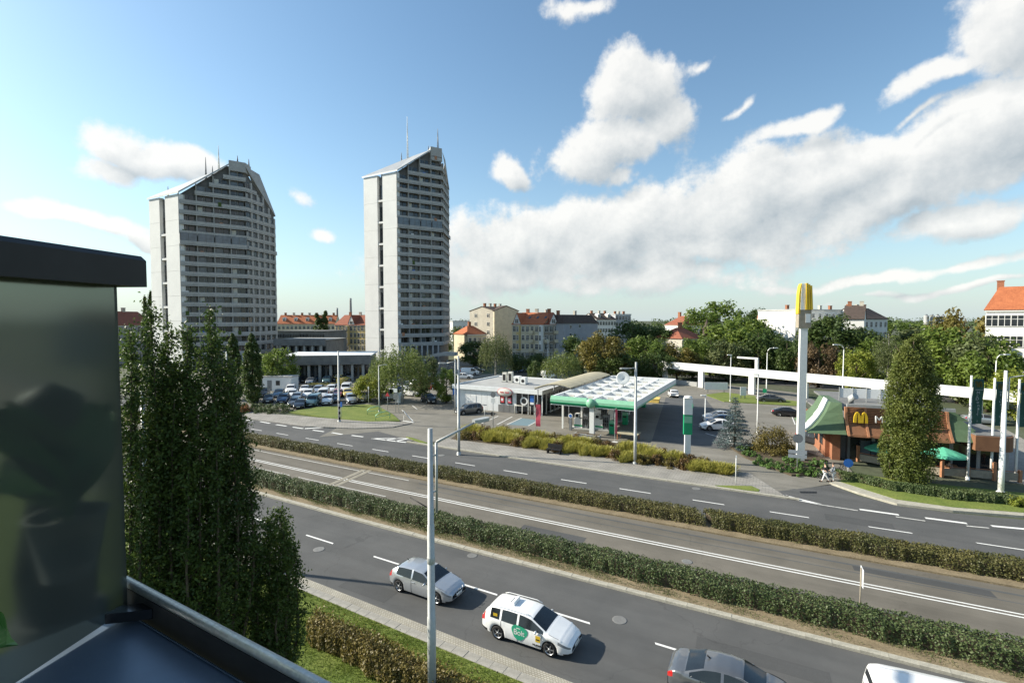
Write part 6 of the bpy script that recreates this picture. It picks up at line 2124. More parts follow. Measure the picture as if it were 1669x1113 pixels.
def car_meshes(spec, near=True):
    """car body as a loft of cross-sections; faces are sorted into parts by where they lie"""
    L_, W_ = spec['L'], spec['W']
    n = 92 if near else 46
    xs_ = np.linspace(0, L_, n)
    ker = np.array([1, 2, 3, 2, 1.]); ker /= ker.sum()

    def sm(a):
        p = np.pad(a, 2, mode='edge')
        return np.convolve(p, ker, 'valid')
    T_ = sm(np.interp(xs_, *zip(*spec['top'])))
    B_ = np.minimum(sm(np.interp(xs_, *zip(*spec['belt']))), T_ - .015)
    w_ = sm(np.interp(xs_, [0, .12, .5, 1.2, L_ - 1.1, L_ - .45, L_ - .12, L_], [.80, .90, .975, 1, 1, .955, .84, .66])) * W_ / 2
    S_ = np.interp(xs_, [0, .25, .6, L_ - .8, L_ - .3, L_], [.36, .26, .22, .20, .22, .28])
    R_ = spec['wr'] + .055
    for ax in spec['axles']:
        d = np.abs(xs_ - ax)
        S_ = np.where(d < R_, np.maximum(S_, spec['wr'] + np.sqrt(np.maximum(R_ ** 2 - d ** 2, 0)) - .0), S_)
    ring = []
    for i in range(n):
        S, B, T, w = S_[i], B_[i], T_[i], w_[i]
        tb = T - B
        wr = w * .955 - spec.get('tumble', .30) * max(tb, 0)
        cr = .02 if tb > .1 else .035
        hS = B - S
        ring.append([(w * .95, S), (w * .985, S + .18 * hS), (w, S + .45 * hS), (w * .99, S + .78 * hS), (w * .955, B), (max(wr, w * .5), T - .05 if tb > .1 else T - .01),
                     (max(wr, w * .5) - .07, T - .012), (max(wr, w * .5) * .5, T + cr * .8), (0, T + cr)])
    V_ = np.array([[(xs_[i], y, z) for y, z in ring[i]] for i in range(n)])
    parts = {}

    def add(part, quad_):
        parts.setdefault(part, []).append(quad_)
    g = spec['glass']
    for i in range(n - 1):
        xm = (xs_[i] + xs_[i + 1]) / 2
        tb = (T_[i] + T_[i + 1] - B_[i] - B_[i + 1]) / 2
        for k in range(8):
            q = [V_[i, k], V_[i + 1, k], V_[i + 1, k + 1], V_[i, k + 1]]
            nm = 'body'
            if k == 4 and tb > .10 and g['side'][0] < xm < g['side'][1] and not any(a < xm < b for a, b in g['pillars']):
                nm = 'side_window'
            if k >= 6 and g['front'][0] < xm < g['front'][1]:
                nm = 'windscreen'
            if k >= 6 and g['rear'][0] < xm < g['rear'][1]:
                nm = 'rear_window'
            if k == 3 and xm > L_ - spec.get('hl', .55) and xm < L_ - .06:
                nm = 'headlight'
            if k == 3 and xm < .26 and spec.get('tail', 'low') == 'low':
                nm = 'taillight'
            if k in (3, 4) and xm < .22 and spec.get('tail') == 'high':
                nm = 'taillight'
            if k == 0 and (xm > L_ - .35 or xm < .35):
                nm = 'bumper'
            for s in (1, -1):
                qq = [(p[0] - L_ / 2, p[1] * s, p[2]) for p in q]
                nk = nm
                if nm in ('side_window', 'headlight', 'taillight'):
                    nk = (nm, s, sum(xm > b for a, b in g['pillars']) if nm == 'side_window' else 0)
                elif nm == 'bumper':
                    nk = (nm, s, xm > L_ / 2)
                add(nk, qq if s == -1 else qq[::-1])
    for i, sgn in ((0, 1), (n - 1, -1)):
        for k in range(8):
            a, b = V_[i, k], V_[i, k + 1]
            nm = 'body'
            if i == n - 1:
                nm = {0: 'bumper', 2: 'grille', 1: 'body', 3: 'grille'}.get(k, 'body')
            elif k == 0:
                nm = 'bumper'
            q = [(a[0] - L_ / 2, a[1], a[2]), (b[0] - L_ / 2, b[1], b[2]), (b[0] - L_ / 2, -b[1], b[2]), (a[0] - L_ / 2, -a[1], a[2])]
            add(nm, q if sgn == 1 else q[::-1])
    out = {}
    if near:
        for sx in spec.get('seams', ()):
            i = int(np.argmin(np.abs(xs_ - sx)))
            for s in (1, -1):
                sm_ = MB().tube([(xs_[i] - L_ / 2, s * (V_[i, k, 1] + .002), V_[i, k, 2]) for k in range(0 if S_[i] < .3 else 1, 5)], .009, 4)
                out[('door_seam', s, i)] = sm_.mesh('door_seam', 'black')
        i0, i1 = int(np.argmin(np.abs(xs_ - (spec['glass']['front'][1] + .12)))), int(np.argmin(np.abs(xs_ - (L_ - .28))))
        for s in (1, -1):
            out[('bonnet_seam', s, 0)] = MB().tube([(xs_[i] - L_ / 2, s * (V_[i, 5, 1] - .02), V_[i, 5, 2] + .006) for i in range(i0, i1, 3)], .008, 4).mesh('bonnet_seam', 'black')
    mats = {'body': 'paint_white', 'side_window': 'glass', 'windscreen': 'glass', 'rear_window': 'glass', 'headlight': 'lens_white', 'taillight': 'lens_red', 'bumper': 'black', 'grille': 'black_gloss'}
    for key_, qs in parts.items():
        nm = key_ if isinstance(key_, str) else key_[0]
        vs, fs, idx = [], [], {}
        for q in qs:
            f = []
            for p in q:
                key = (round(p[0], 4), round(p[1], 4), round(p[2], 4))
                if key not in idx:
                    idx[key] = len(vs); vs.append(key)
                if idx[key] not in f:
                    f.append(idx[key])
            if len(f) > 2:
                fs.append(f)
        me = bpy.data.meshes.new(nm)
        me.from_pydata(vs, [], fs)
        me.materials.append(MATS[mats[nm]])
        me.polygons.foreach_set('use_smooth', [True] * len(fs))
        me.update()
        out[key_] = me
    b = MB().box(-L_ / 2 + .25, L_ / 2 - .25, -W_ / 2 * .80, W_ / 2 * .80, .20, .62)
    out['underbody'] = b.mesh('underbody', 'black')
    return out


WHEELS = {}


def wheel_meshes(r, spokes):
    k = (r, spokes)
    if k not in WHEELS:
        ty = MB().lathe([(r * .70, -.09), (r * .94, -.10), (r, -.07), (r, .07), (r * .94, .10), (r * .70, .09)], 28, axis='y', cap=False).mesh('tyre', 'rubber')
        rm = MB().lathe([(r * .70, -.085), (r * .66, -.075), (r * .62, -.03)], 24, axis='y', cap=False)
        for j in range(spokes):
            a = 2 * math.pi * j / spokes
            u = Vector((math.cos(a), 0, math.sin(a))); v = Vector((-math.sin(a), 0, math.cos(a)))
            c = [u * r * .08 - v * r * .10, u * r * .67 - v * r * .055, u * r * .67 + v * r * .055, u * r * .08 + v * r * .10]
            rm.extr([(p.x, -.07, p.z) for p in c], (0, .03, 0))
        rm.lathe([(.0, -.085), (r * .15, -.085), (r * .16, -.04)], 12, axis='y')
        back_ = MB().lathe([(r * .69, -.02), (r * .69, .02)], 24, axis='y')
        WHEELS[k] = (ty, rm.mesh('rim', 'rim'), back_.mesh('hub_shadow', 'black'))
    return WHEELS[k]


SPECS = {
    'hatch': dict(seams=(1.68, 3.02), L=4.25, W=1.77, wr=.32, axles=(.78, 3.36), tumble=.34, tail='high', hl=.62,
                  top=[(0, .80), (.04, .95), (.14, 1.08), (.62, 1.36), (1.0, 1.41), (1.7, 1.43), (2.35, 1.38), (3.15, .98), (3.4, .93), (3.95, .80), (4.15, .70), (4.25, .58)],
                  belt=[(0, .78), (.3, .98), (1.5, .95), (3.1, .90), (3.5, .88), (4.25, .56)], glass=dict(side=(.62, 3.0), pillars=((1.62, 1.74),), front=(2.38, 3.12), rear=(.16, .60))),
    'estate': dict(seams=(1.12, 1.97, 3.22), L=4.56, W=1.78, wr=.32, axles=(.92, 3.56), tumble=.34, tail='high', hl=.60,
                   top=[(0, .82), (.06, 1.02), (.34, 1.36), (.6, 1.43), (1.4, 1.47), (2.2, 1.45), (2.6, 1.39), (3.42, 1.0), (3.7, .93), (4.2, .80), (4.42, .70), (4.56, .55)],
                   belt=[(0, .80), (.3, .98), (1.5, .95), (3.4, .91), (3.7, .88), (4.56, .54)], glass=dict(side=(.50, 3.25), pillars=((1.02, 1.10), (1.92, 2.02)), front=(2.64, 3.38), rear=(.08, .34))),
    'sedan': dict(seams=(1.25, 2.07, 3.35), L=4.78, W=1.84, wr=.33, axles=(.98, 3.78), tumble=.36, tail='high', hl=.62,
                  top=[(0, .80), (.05, .98), (.35, 1.06), (.62, 1.09), (1.35, 1.38), (1.8, 1.45), (2.3, 1.46), (2.75, 1.40), (3.6, 1.0), (3.9, .94), (4.4, .82), (4.64, .70), (4.78, .55)],
                  belt=[(0, .78), (.3, .98), (.7, 1.0), (1.6, .96), (3.5, .92), (3.9, .89), (4.78, .54)], glass=dict(side=(.86, 3.40), pillars=((2.02, 2.12),), front=(2.80, 3.56), rear=(.70, 1.36))),
    'suv': dict(L=4.45, W=1.84, wr=.35, axles=(.86, 3.52), tumble=.28, tail='high', hl=.55,
                top=[(0, .85), (.04, 1.1), (.22, 1.48), (.5, 1.62), (1.3, 1.66), (2.1, 1.64), (2.55, 1.56), (3.2, 1.12), (3.5, 1.06), (4.1, .95), (4.32, .84), (4.45, .62)],
                belt=[(0, .84), (.3, 1.08), (1.5, 1.06), (3.2, 1.02), (3.5, 1.0), (4.45, .6)], glass=dict(side=(.36, 3.05), pillars=((.95, 1.05), (1.86, 1.97)), front=(2.58, 3.18), rear=(.06, .26))),
    'van': dict(seams=(1.9, 3.05, 4.2), L=5.2, W=1.95, wr=.34, axles=(1.0, 4.15), tumble=.12, tail='high', hl=.5,
                top=[(0, .95), (.03, 1.6), (.10, 1.88), (.5, 1.95), (2.5, 1.97), (3.5, 1.95), (3.75, 1.88), (4.45, 1.22), (4.7, 1.12), (5.0, 1.0), (5.12, .9), (5.2, .65)],
                belt=[(0, .94), (.3, 1.15), (4.2, 1.12), (4.6, 1.05), (5.2, .62)], glass=dict(side=(3.0, 4.3), pillars=((3.55, 3.62),), front=(3.80, 4.42), rear=(.04, .10))),
}
CARM = {}


def car(label, kind, col, loc, rz, near=False, group=None, name=None, spokes=5, z=.005):
    sp = SPECS[kind]
    key = (kind, near)
    if key not in CARM:
        CARM[key] = car_meshes(sp, near)
    o = thing(name or {'hatch': 'hatchback_car', 'estate': 'estate_car', 'sedan': 'saloon_car', 'suv': 'off_road_car', 'van': 'delivery_van'}[kind], label, 'van' if kind == 'van' else 'car', (loc[0], loc[1], z), rz, group)
    o.scale = (.93, .93, .93)
    for key_, me in CARM[key].items():
        nm = key_ if isinstance(key_, str) else key_[0]
        c = link(nm, me, o)
        if nm == 'body':
            c.material_slots[0].link = 'OBJECT'
            c.material_slots[0].material = MATS['paint_' + col]
    ty, rm, hb = wheel_meshes(sp['wr'], spokes)
    for ax in sp['axles']:
        for s in (1, -1):
            wz = link('wheel', ty, o, (ax - sp['L'] / 2, s * (sp['W'] / 2 - .115), sp['wr']), 0 if s < 0 else math.pi)
            link('rim', rm, wz)
            if near:
                link('hub_shadow', hb, wz)
    mz = np.interp(sp['glass']['side'][1] - .35, *zip(*sp['belt'])) + .06
    for s in (1, -1):
        m = MB().lathe([(.0, -.10), (.07, -.08), (.10, 0), (.07, .07), (0, .09)], 8, (0, 0, 0), axis='y')
        mo = obj('mirror', m, 'paint_' + col if near else 'black', o, (sp['glass']['side'][1] - .32 - sp['L'] / 2, s * (sp['W'] / 2 + .08), mz))
        mo.scale = (.55, 1.1, .75)
    obj('number_plate', MB().box(sp['L'] / 2 - .005, sp['L'] / 2 + .015, -.26, .26, .44, .55), 'plate', o)
    obj('number_plate', MB().box(-sp['L'] / 2 - .015, -sp['L'] / 2 + .005, -.26, .26, .62, .73), 'plate', o)
    return o


RD = R(-28.5)
ca = P(693, 971)
aud = car('silver three-door hatchback driving on the near carriageway', 'hatch', 'silver', P(697, 963), R(-29), True, name='hatchback_car')
obj('door_handle', MB().box(-.42, -.20, -.905, -.87, .80, .83), 'paint_silver', aud)
for k in range(4):
    rg = []
    for j in range(13):
        a = 2 * math.pi * j / 12
        rg.append((2.135, -.10 + k * .067 + .045 * math.cos(a), .70 + .045 * math.sin(a)))
    obj('badge_ring', MB().tube(rg, .008, 5), 'rim', aud)
obj('grille_frame', MB().tube([(2.13, -.32, .76), (2.14, -.22, .40), (2.14, .22, .40), (2.13, .32, .76)], .018, 5), 'rim', aud)
obj('aerial', MB().tube([(-1.3, 0, 1.44), (-1.45, 0, 1.53)], .02, 5), 'black', aud)
tx = P(866, 1039)
taxi = car('white taxi estate with a round green decal on its side', 'estate', 'white', tx, R(-27.5), True, name='taxi_car')
obj('roof_sign', MB().extr([(-.95, -.30, 1.50), (-.75, -.30, 1.50), (-.78, -.27, 1.64), (-.92, -.27, 1.64)], (0, .62, 0)), 'paint_white', taxi)
obj('roof_sign_print', MB().box(-.98, -.957, -.2, .2, 1.53, 1.61), 'black', taxi)
dx, dz, sy = -.20, .70, -(1.78 / 2) - .006
dc = MB()
rr = [(.40 + .04 * math.sin(3 * a + .5)) for a in [2 * math.pi * j / 28 for j in range(28)]]
dc.extr([(dx + rr[j] * math.cos(2 * math.pi * j / 28), sy, dz + rr[j] * .84 * math.sin(2 * math.pi * j / 28)) for j in range(28)], (0, .012, 0))
M('decal_green', (.02, .33, .19), .35, var=.05, coat=.6)
do = obj('side_decal', dc, 'decal_green', taxi)
text('decal_lettering', 'Bolt', .36, 'cloth_white', do, (dx - .01, sy - .004, dz - .13), (R(90), 0, 0), .002, spacing=.95)
obj('door_sticker', MB().box(.62, .86, sy - .004, sy + .004, .52, .80), 'yellow', taxi)
obj('door_sticker_lettering', MB().box(.65, .83, sy - .007, sy - .0045, .60, .66), 'black', taxi)
for k in range(6):
    obj('number_lettering', MB().box(.48 + k * .07 + (.03 if k > 1 else 0), .53 + k * .07 + (.03 if k > 1 else 0), sy - .004, sy + .004, .33, .40), 'black', taxi)
obj('window_sticker', MB().box(-1.62, -1.40, -.80, -.79, 1.05, 1.2), 'yellow', taxi)
for s in (1, -1):
    obj('roof_rail', MB().tube([(-1.7, s * .62, 1.44), (-1.5, s * .64, 1.50), (.0, s * .64, 1.52), (.3, s * .62, 1.46)], .016, 6), 'paint_white', taxi)
    obj('door_handle', MB().box(-.35, -.15, s * .885 - .015, s * .885 + .015, .86, .89), 'paint_white', taxi)
    obj('door_handle', MB().box(.62, .82, s * .885 - .015, s * .885 + .015, .85, .88), 'paint_white', taxi)
gs = P(1166, 1110)
grey = car('dark grey saloon cut by the lower picture edge', 'sedan', 'steel', (P(1194, 1140).x, P(1194, 1140).y), R(-27), True, name='saloon_car')
obj('aerial', MB().tube([(-.85, 0, 1.44), (-.98, 0, 1.52)], .03, 6), 'black', grey)
obj('chrome_strip', MB().tube([(-1.5, -.86, 1.0), (-1.0, -.70, 1.26), (-.5, -.66, 1.38), (.3, -.66, 1.40), (.9, -.74, 1.24), (1.3, -.86, 1.0)], .012, 5), 'rim', grey)
vq = P(1532, 1108, 1.95)
van = car('white delivery van cut by the lower right picture edge', 'van', 'white', (vq.x + .2, vq.y - .4), R(-24), True, name='delivery_van')
obj('roof_rib', MB().box(-2.2, .8, -.5, -.46, 1.985, 2.0).box(-2.2, .8, .46, .5, 1.985, 2.0), 'paint_white', van)

# parked cars: (pixel x, y of the wheels, kind, colour, heading in degrees)
PARK = {
    'front row of the car park': [(438, 655, 'hatch', 'grey', -70), (462, 656, 'suv', 'blue', -72), (480, 661, 'hatch', 'grey', -75), (489, 664, 'sedan', 'black', -75), (512, 660, 'van', 'teal', -80), (535, 658, 'suv', 'white', -80),
                                  (545, 655, 'hatch', 'black', -80), (572, 656, 'suv', 'silver', -70), (593, 653, 'van', 'beige', -75)],
    'second row of the car park': [(430, 646, 'suv', 'black', -70), (455, 646, 'sedan', 'blue', -72), (477, 647, 'estate', 'white', -75), (484, 652, 'hatch', 'silver', -75), (503, 648, 'suv', 'white', -78), (528, 649, 'van', 'white', -80),
                                   (551, 646, 'hatch', 'red', -80), (567, 645, 'sedan', 'yellow', -75)],
    'third row of the car park': [(474, 640, 'suv', 'white', -75), (497, 639, 'hatch', 'white', -75), (519, 641, 'suv', 'silver', -78), (540, 640, 'suv', 'white', -80), (546, 637, 'estate', 'black', -80), (565, 639, 'van', 'white', -78), (583, 641, 'suv', 'yellow', -75)],
    'back row of the car park': [(452, 631, 'suv', 'black', -60), (471, 629, 'hatch', 'white', -60), (483, 625, 'estate', 'blue', -70), (497, 622, 'sedan', 'black', -80), (507, 625, 'sedan', 'silver', -80), (516, 620, 'hatch', 'blue', -80),
                                 (533, 624, 'suv', 'teal', -80), (547, 620, 'sedan', 'black', -80), (557, 621, 'suv', 'yellow', -20), (570, 619, 'van', 'silver', -80), (581, 617, 'hatch', 'black', -75)],
    'rows behind the tall birch': [(636, 650, 'van', 'white', -20), (662, 640, 'hatch', 'white', -30), (672, 645, 'suv', 'white', -30), (684, 633, 'estate', 'white', -30), (668, 630, 'hatch', 'silver', -30), (676, 625, 'sedan', 'white', -30),
                                   (690, 624, 'suv', 'blue', -30), (698, 618, 'hatch', 'silver', -30), (655, 633, 'sedan', 'grey', -30), (648, 643, 'suv', 'black', -25), (702, 634, 'hatch', 'red', -30)],
    'street behind the shop': [(766, 611, 'van', 'white', -10), (757, 617, 'sedan', 'white', -10), (842, 607, 'suv', 'blue', -50), (854, 605, 'estate', 'silver', -50), (893, 617, 'van', 'white', -60), (777, 606, 'sedan', 'black', -20), (905, 604, 'sedan', 'white', 10)],
}
TYPEW = {'hatch': 'hatchback', 'estate': 'estate car', 'sedan': 'saloon', 'suv': 'off-road car', 'van': 'van'}
for row, lst in PARK.items():
    for i, (x, y, kind, col, hd) in enumerate(sorted(lst)):
        q = P(x, y)
        cw = {'teal': 'grey-green', 'beige': 'cream'}.get(col, col)
        car('%s %s in the %s, %s from the left' % (cw, TYPEW[kind], row, BEDW[i]), kind, col, q, R(hd + random.uniform(-4, 4)), False, 'parked cars, ' + row)
for lab, x, y, kind, col, hd in (('black off-road car leaving by the station driveway', 699, 656, 'suv', 'black', -60), ('dark grey off-road car parked beside the shop wall', 764, 674, 'suv', 'grey', -152),
                                 ('white car with open boot behind the petrol station', 1097, 646, 'hatch', 'white', 80), ('white car parked behind the blue spruce', 1170, 700, 'sedan', 'white', 176),
                                 ('dark blue car parked second behind the blue spruce', 1172, 691, 'hatch', 'blue', 176), ('silver car parked third behind the blue spruce', 1172, 685, 'sedan', 'silver', 176),
                                 ('black saloon driving left of the arches pylon', 1285, 678, 'sedan', 'black', -20), ('black car waiting at the restaurant drive-through', 1330, 724, 'sedan', 'black', -75),
                                 ('dark grey car parked far behind the girder', 1256, 655, 'sedan', 'grey', -15), ('silver car passing behind the restaurant', 1602, 690, 'sedan', 'silver', -20)):
    q = P(x, y)
    car(lab, kind, col, q, R(hd), False)
q = P(533, 632)
o = thing('flatbed_trailer', 'long yellow flatbed trailer between the rows of parked cars', 'trailer', (q.x, q.y, 0), R(2))
obj('deck', MB().box(-3.6, 3.6, -1.1, 1.1, .75, .95), 'paint_yellow', o)
obj('headboard', MB().box(2.2, 3.4, -1.05, 1.05, .951, 1.9), 'paint_yellow', o)
ty, rm, hb = wheel_meshes(.34, 5)
for x in (-2.4, -1.6, 2.6):
    for s in (1, -1):
        wz = link('wheel', ty, o, (x, s * .95, .34), 0 if s < 0 else math.pi)
        link('rim', rm, wz)
#NEXT5
# ------------------------------------------------------------------ people and bicycles
def skin_mesh(name, joints, edges, mat, parent, sub=1):
    me = bpy.data.meshes.new(name)
    names = list(joints)
    me.from_pydata([joints[n][0] for n in names], [(names.index(a), names.index(b)) for a, b in edges], [])
    me.materials.append(MATS[mat])
    o = link(name, me, parent)
    sk = o.modifiers.new('skin', 'SKIN')
    sk.use_smooth_shade = True
    for i, n in enumerate(names):
        r = joints[n][1]
        v = me.skin_vertices[0].data[i]
        v.radius = r if isinstance(r, tuple) else (r, r)
        v.use_root = i == 0
    ss = o.modifiers.new('sub', 'SUBSURF')
    ss.levels = ss.render_levels = sub
    return o


def person(label, loc, rz, pose, shirt, trousers, hair='black'):
    o = thing('person', label, 'person', loc, rz)
    o.scale = (.95, .95, .95)
    sit = pose == 'sit'
    hz_ = .50 if sit else .95
    st = .22 if pose == 'walk' else .02
    J = {'pelvis': ((0, 0, hz_), (.15, .11)), 'waist': ((0, 0, hz_ + .15), (.14, .10)), 'chest': ((.02, 0, hz_ + .38), (.17, .11)), 'neck': ((.03, 0, hz_ + .55), .055), 'head0': ((.04, 0, hz_ + .63), .075), 'head': ((.05, 0, hz_ + .72), (.085, .095)), 'top': ((.04, 0, hz_ + .81), .06)}
    E_ = [('pelvis', 'waist'), ('waist', 'chest'), ('chest', 'neck'), ('neck', 'head0'), ('head0', 'head'), ('head', 'top')]
    for s, nm in ((1, 'l'), (-1, 'r')):
        f = s * st
        if sit:
            J['hip' + nm] = ((.03, s * .09, .48), .085); J['knee' + nm] = ((.42, s * .11, .47), .06); J['ankle' + nm] = ((.44, s * .11, .09), .042); J['toe' + nm] = ((.60, s * .12, .04), .035)
            J['elbow' + nm] = ((.12, s * .24, hz_ + .20), .045); J['wrist' + nm] = ((.36, s * .14, hz_ + .24), .032); J['hand' + nm] = ((.45, s * .12, hz_ + .25), .03)
        else:
            J['hip' + nm] = ((0, s * .09, .90), .085); J['knee' + nm] = ((f * .6 + .03, s * .10, .50), .06); J['ankle' + nm] = ((f * 1.5 - .03, s * .10, .09), .042); J['toe' + nm] = ((f * 1.5 + .13, s * .11, .035), .035)
            J['elbow' + nm] = ((-f * .5 - .02, s * .26, 1.17), .045); J['wrist' + nm] = ((-f * .5 + (.22 if pose == 'push' else .10), s * .27, .98), .032); J['hand' + nm] = ((-f * .5 + (.32 if pose == 'push' else .13), s * .26, .91), .03)
        J['sho' + nm] = ((.02, s * .18, hz_ + .46), .062)
        E_ += [('pelvis', 'hip' + nm), ('hip' + nm, 'knee' + nm), ('knee' + nm, 'ankle' + nm), ('ankle' + nm, 'toe' + nm), ('chest', 'sho' + nm), ('sho' + nm, 'elbow' + nm), ('elbow' + nm, 'wrist' + nm), ('wrist' + nm, 'hand' + nm)]
    skin_mesh('body', J, E_, 'skin', o)

    def grow(names, k, ex=0.0):
        out = {}
        for n in names:
            r = J[n][1]
            out[n] = (J[n][0], tuple(q * k for q in r) if isinstance(r, tuple) else r * k)
        return out
    sn = ['pelvis', 'waist', 'chest', 'shol', 'elbowl', 'wristl', 'shor', 'elbowr', 'wristr']
    skin_mesh('shirt', grow(sn, 1.2), [('pelvis', 'waist'), ('waist', 'chest'), ('chest', 'shol'), ('shol', 'elbowl'), ('elbowl', 'wristl'), ('chest', 'shor'), ('shor', 'elbowr'), ('elbowr', 'wristr')], shirt, o)
    tn = ['pelvis', 'hipl', 'kneel', 'anklel', 'hipr', 'kneer', 'ankler']
    skin_mesh('trousers', grow(tn, 1.22), [('pelvis', 'hipl'), ('hipl', 'kneel'), ('kneel', 'anklel'), ('pelvis', 'hipr'), ('hipr', 'kneer'), ('kneer', 'ankler')], trousers, o)
    hx, hzz = J['head'][0][0], J['head'][0][2]
    obj('hair', MB().lathe([(.115, -.03), (.118, .04), (.09, .10), (.03, .13), (0, .132)], 12, (hx - .02, 0, hzz), cap=False), hair, o)
    for s, nm in ((1, 'l'), (-1, 'r')):
        t = J['toe' + nm][0]
        obj('shoe', MB().box(t[0] - .17, t[0] + .07, t[1] - .05, t[1] + .05, 0, .085), 'black', o)
    return o


def bicycle(label, loc, rz):
    o = thing('bicycle', label, 'bicycle', loc, rz)
    for x in (-.52, .52):
        pts = [(x + .33 * math.cos(2 * math.pi * k / 20), 0, .34 + .33 * math.sin(2 * math.pi * k / 20)) for k in range(21)]
        w = obj('wheel', MB().tube(pts, .02, 5), 'rubber', o)
        sp_m = MB()
        for k in range(8):
            a = math.pi * k / 8
            sp_m.tube([(x - .32 * math.cos(a), 0, .34 - .32 * math.sin(a)), (x + .32 * math.cos(a), 0, .34 + .32 * math.sin(a))], .004, 3)
        obj('spokes', sp_m, 'rim', w)
    obj('frame', MB().tube([(-.52, 0, .34), (-.05, 0, .30), (-.18, 0, .82), (-.52, 0, .34)], .02, 6).tube([(-.05, 0, .30), (.36, 0, .78), (-.16, 0, .76)], .022, 6).tube([(.52, 0, .34), (.36, 0, .78), (.33, 0, .95)], .02, 6), 'black_gloss', o)
    obj('saddle', MB().box(-.30, -.05, -.06, .06, .86, .91), 'black', o)
    obj('handlebar', MB().tube([(.28, -.28, 1.0), (.36, -.1, .99), (.36, .1, .99), (.28, .28, 1.0)], .015, 6), 'black', o)
    return o


q = P(1345, 785)
person('person in black top and white trousers walking at the driveway', (q.x, q.y, .01), R(165), 'walk', 'cloth_black', 'cloth_white')
q = P(1358, 785)
person('person in pale top and white trousers pushing the nearer bicycle', (q.x, q.y, .01), R(160), 'push', 'sign_grey', 'cloth_white', 'tile_dark')
q = P(1351, 782)
bicycle('black bicycle pushed by the two people at the driveway', (q.x, q.y, .01), R(150))
q = P(1371, 772)
bicycle('black bicycle leaning beside the blue round sign', (q.x, q.y, .01), R(35))
q = P(1546, 773, .03)
person('seated person in pale pink shirt on the terrace', (q.x, q.y, .03), R(20), 'sit', 'cloth_pink', 'cloth_black')
q2 = P(1433, 752, .03)
person('seated person in white shirt on the terrace left of the hornbeam', (q2.x + .6, q2.y, .03), R(170), 'sit', 'cloth_white', 'cloth_black')
for i, (qq, a) in enumerate(((q, 20), (q2 + Vector((.6, 0, 0)), 170))):
    c = thing('cafe_chair', 'terrace chair under the %s seated person' % ('pink-shirted', 'white-shirted')[i], 'chair', (qq.x, qq.y, .03), R(a))
    obj('seat', MB().box(-.22, .24, -.22, .22, .36, .40), 'wood_orange', c)
    obj('backrest', MB().box(-.26, -.22, -.22, .22, .45, .85), 'wood_orange', c)
    for x in (-.2, .2):
        for y in (-.19, .19):
            obj('leg', MB().box(x - .02, x + .02, y - .02, y + .02, 0, .36), 'grey_metal', c)

# ------------------------------------------------------------------ the balcony in front of the camera
EB = EYE
fm = bpy.data.materials.new('frosted_glass')
fm.use_nodes = True
nt = fm.node_tree
b_ = nt.nodes['Principled BSDF']
b_.inputs['Base Color'].default_value = (.175, .205, .19, 1)
b_.inputs['Transmission Weight'].default_value = .80
b_.inputs['Roughness'].default_value = .30
b_.inputs['IOR'].default_value = 1.08
MATS['frosted_glass'] = fm
M('ledge_sheet', (.11, .15, .20), .35, metal=.3, var=.12, vs=3, spec=.5)  # blue of the reflected sky is put into the metal's base colour
M('rail_metal', (.40, .42, .42), .42, metal=.7, var=.14, vs=6, fine=.15, fs=60)
M('green_leaf', (.045, .14, .028), .5, col2=(.08, .20, .04), vs=4)
pa, pb = Vector((-1.80, 2.30, 0)), Vector((-1.93, 1.05, 0))
sc = thing('balcony_screen', 'frosted glass balcony screen with a dark cap at the picture edge', 'screen', (pa.x, pa.y, EB))
pd = (pb - pa)
nn = Vector((-pd.y, pd.x, 0)).normalized()
obj('pane', MB().extr([(0, 0, -1.35), (pd.x, pd.y, -1.35), (pd.x, pd.y, .17), (0, 0, .17)], (-nn * .012)), 'frosted_glass', sc)
cp = MB()
prof = [(-.20, .15), (-.20, .255), (-.16, .292), (.08, .292), (.105, .27), (.105, .15)]
pts = [Vector((0, 0, 0)) + nn * q[0] * (-1 if nn.x < 0 else 1) + Vector((0, 0, q[1])) - pd.normalized() * .05 for q in prof]
cp.extr(pts, (pd.x * 1.08, pd.y * 1.08, 0))
obj('cap', cp, 'black', sc)
obj('bottom_bar', MB().extr([(.02, -.06, -1.345), (.20, -.02, -1.345), (.20, -.02, -1.30), (.02, -.06, -1.30)], (-.02, -.07, 0)), 'black_gloss', sc)
ra_ = Vector((-1.86, 2.366, 0))
rdv = Vector((math.cos(R(-30)), math.sin(R(-30)), 0))
rin = Vector((-.5, -.866, 0))
rl = thing('balcony_railing', 'grey metal balcony handrail above a black band', 'railing', (ra_.x, ra_.y, EB))
obj('handrail', MB().tube([(0, 0, -1.25), tuple(rdv * 1.5 + Vector((0, 0, -1.25))), tuple(rdv * 3.2 + Vector((0, 0, -1.25)))], .021, 14), 'rail_metal', rl)
obj('black_band', MB().extr([(0, 0, -2.2), tuple(rdv * 3.2 + Vector((0, 0, -2.2))), tuple(rdv * 3.2 + Vector((0, 0, -1.272))), (0, 0, -1.272)], tuple(rin * .012)), 'black', rl)  # upright black sheet filling the band below the handrail
lg = thing('balcony_ledge', 'sky-tinted blue-grey metal ledge inside the balcony railing', 'ledge', (ra_.x, ra_.y, EB))
L0, L1 = rin * .03, rin * .03 + rdv * 3.0
obj('sheet', MB().extr([(*L0.xy, -1.37), (*L1.xy, -1.37), (*(L1 + rin * .75).xy, -1.35), (*(L0 + rin * .75).xy, -1.35)], (0, 0, -.03)), 'ledge_sheet', lg)
obj('drip_edge', MB().extr([(*L0.xy, -1.369), (*L1.xy, -1.369), (*(L1 + rin * .012).xy, -1.36), (*(L0 + rin * .012).xy, -1.36)], (0, 0, .006)), 'ledge_sheet', lg)
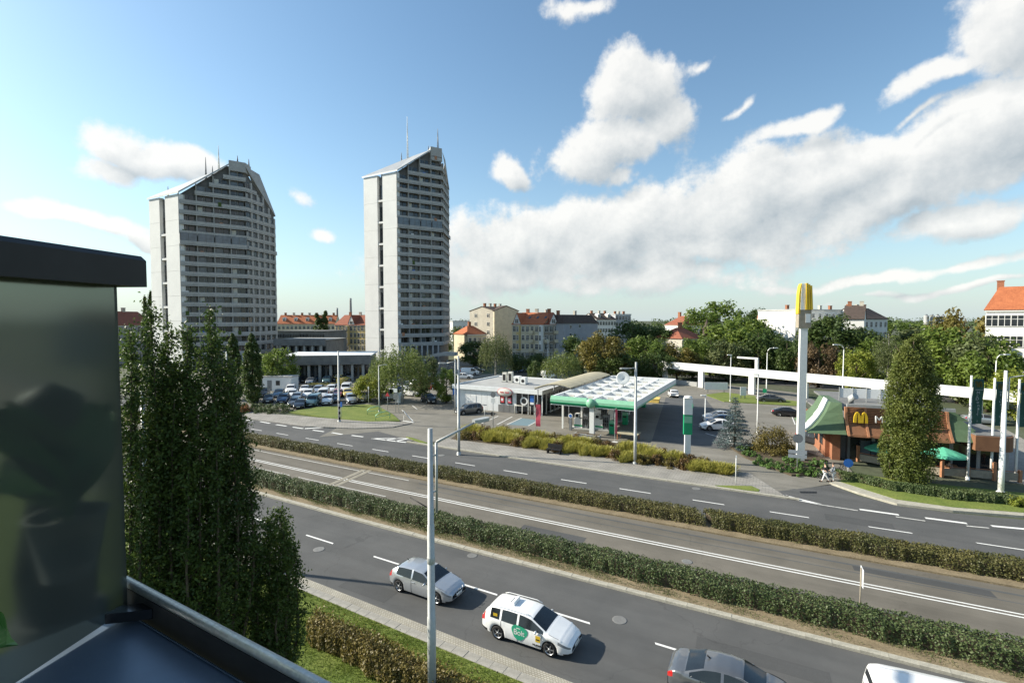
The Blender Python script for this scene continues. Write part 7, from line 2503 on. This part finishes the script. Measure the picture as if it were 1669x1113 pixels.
# the neighbour's plants and an unidentified dark ornament seen blurred through the screen
og = thing('dark_shape', 'dark rounded ornament blurred behind the frosted screen', 'shape', (-2.42, 2.62, EB - 1.55))
obj('figure', MB().lathe([(.16, 0), (.17, .25), (.12, .55), (.09, .70), (.15, .85), (.17, 1.0), (.13, 1.15), (.02, 1.22)], 18), 'black', og)
obj('foot', MB().lathe([(.2, -.1), (.2, .0)], 18), 'concrete_dark', og)


def leaf_shape(l, w, bend=.12, n=8):
    m = MB()
    pr = []
    for k in range(n + 1):
        t = k / n
        ww = w * (math.sin(math.pi * min(1, t * .97 + .02)) ** .8) * (1 - .25 * t)
        pr.append((t * l, ww, -bend * t * t * l))
    for (xa, wa, za), (xb, wb_, zb) in zip(pr, pr[1:]):
        m.quad((xa, 0, za - .01), (xb, 0, zb - .01), (xb, wb_, zb + .02), (xa, wa, za + .02))
        m.quad((xa, -wa, za + .02), (xb, -wb_, zb + .02), (xb, 0, zb - .01), (xa, 0, za - .01))
    return m


pl = thing('potted_plant', 'broad-leaved green plant blurred behind the frosted screen', 'plant', (-2.12, 2.36, EB - 1.22))
obj('pot', MB().lathe([(.10, 0), (.15, .28), (.16, .30), (.14, .30), (.13, .26)], 18), 'concrete_dark', pl)
lm = leaf_shape(.55, .15).mesh('leaf', 'green_leaf')
for k in range(12):
    a = R(95 + k * 15.5)
    lf = link('leaf', lm, pl, (0, 0, .32 + .05 * (k % 4)))
    lf.rotation_euler = (random.uniform(-.4, .4), R(-62 + 9 * (k % 5)), a)
st = MB()
for k in range(12):
    st.tube([(0, 0, .2), (.01 * (k - 6), .01 * ((k * 5) % 7 - 3), .34 + .05 * (k % 4))], .008, 5)
obj('stem', st, 'green_leaf', pl)
lfq = thing('near_leaf', 'bright green leaf tip poking in at the lower left corner', 'leaf', (-1.50, 1.42, EB - .86))
lo = obj('blade', leaf_shape(.15, .05), 'green_leaf', lfq)
lo.rotation_euler = (R(60), R(10), R(-35))
obj('stalk', MB().tube([(-.12, .02, -.15), (0, 0, 0)], .006, 5), 'green_leaf', lfq)
#NEXT6
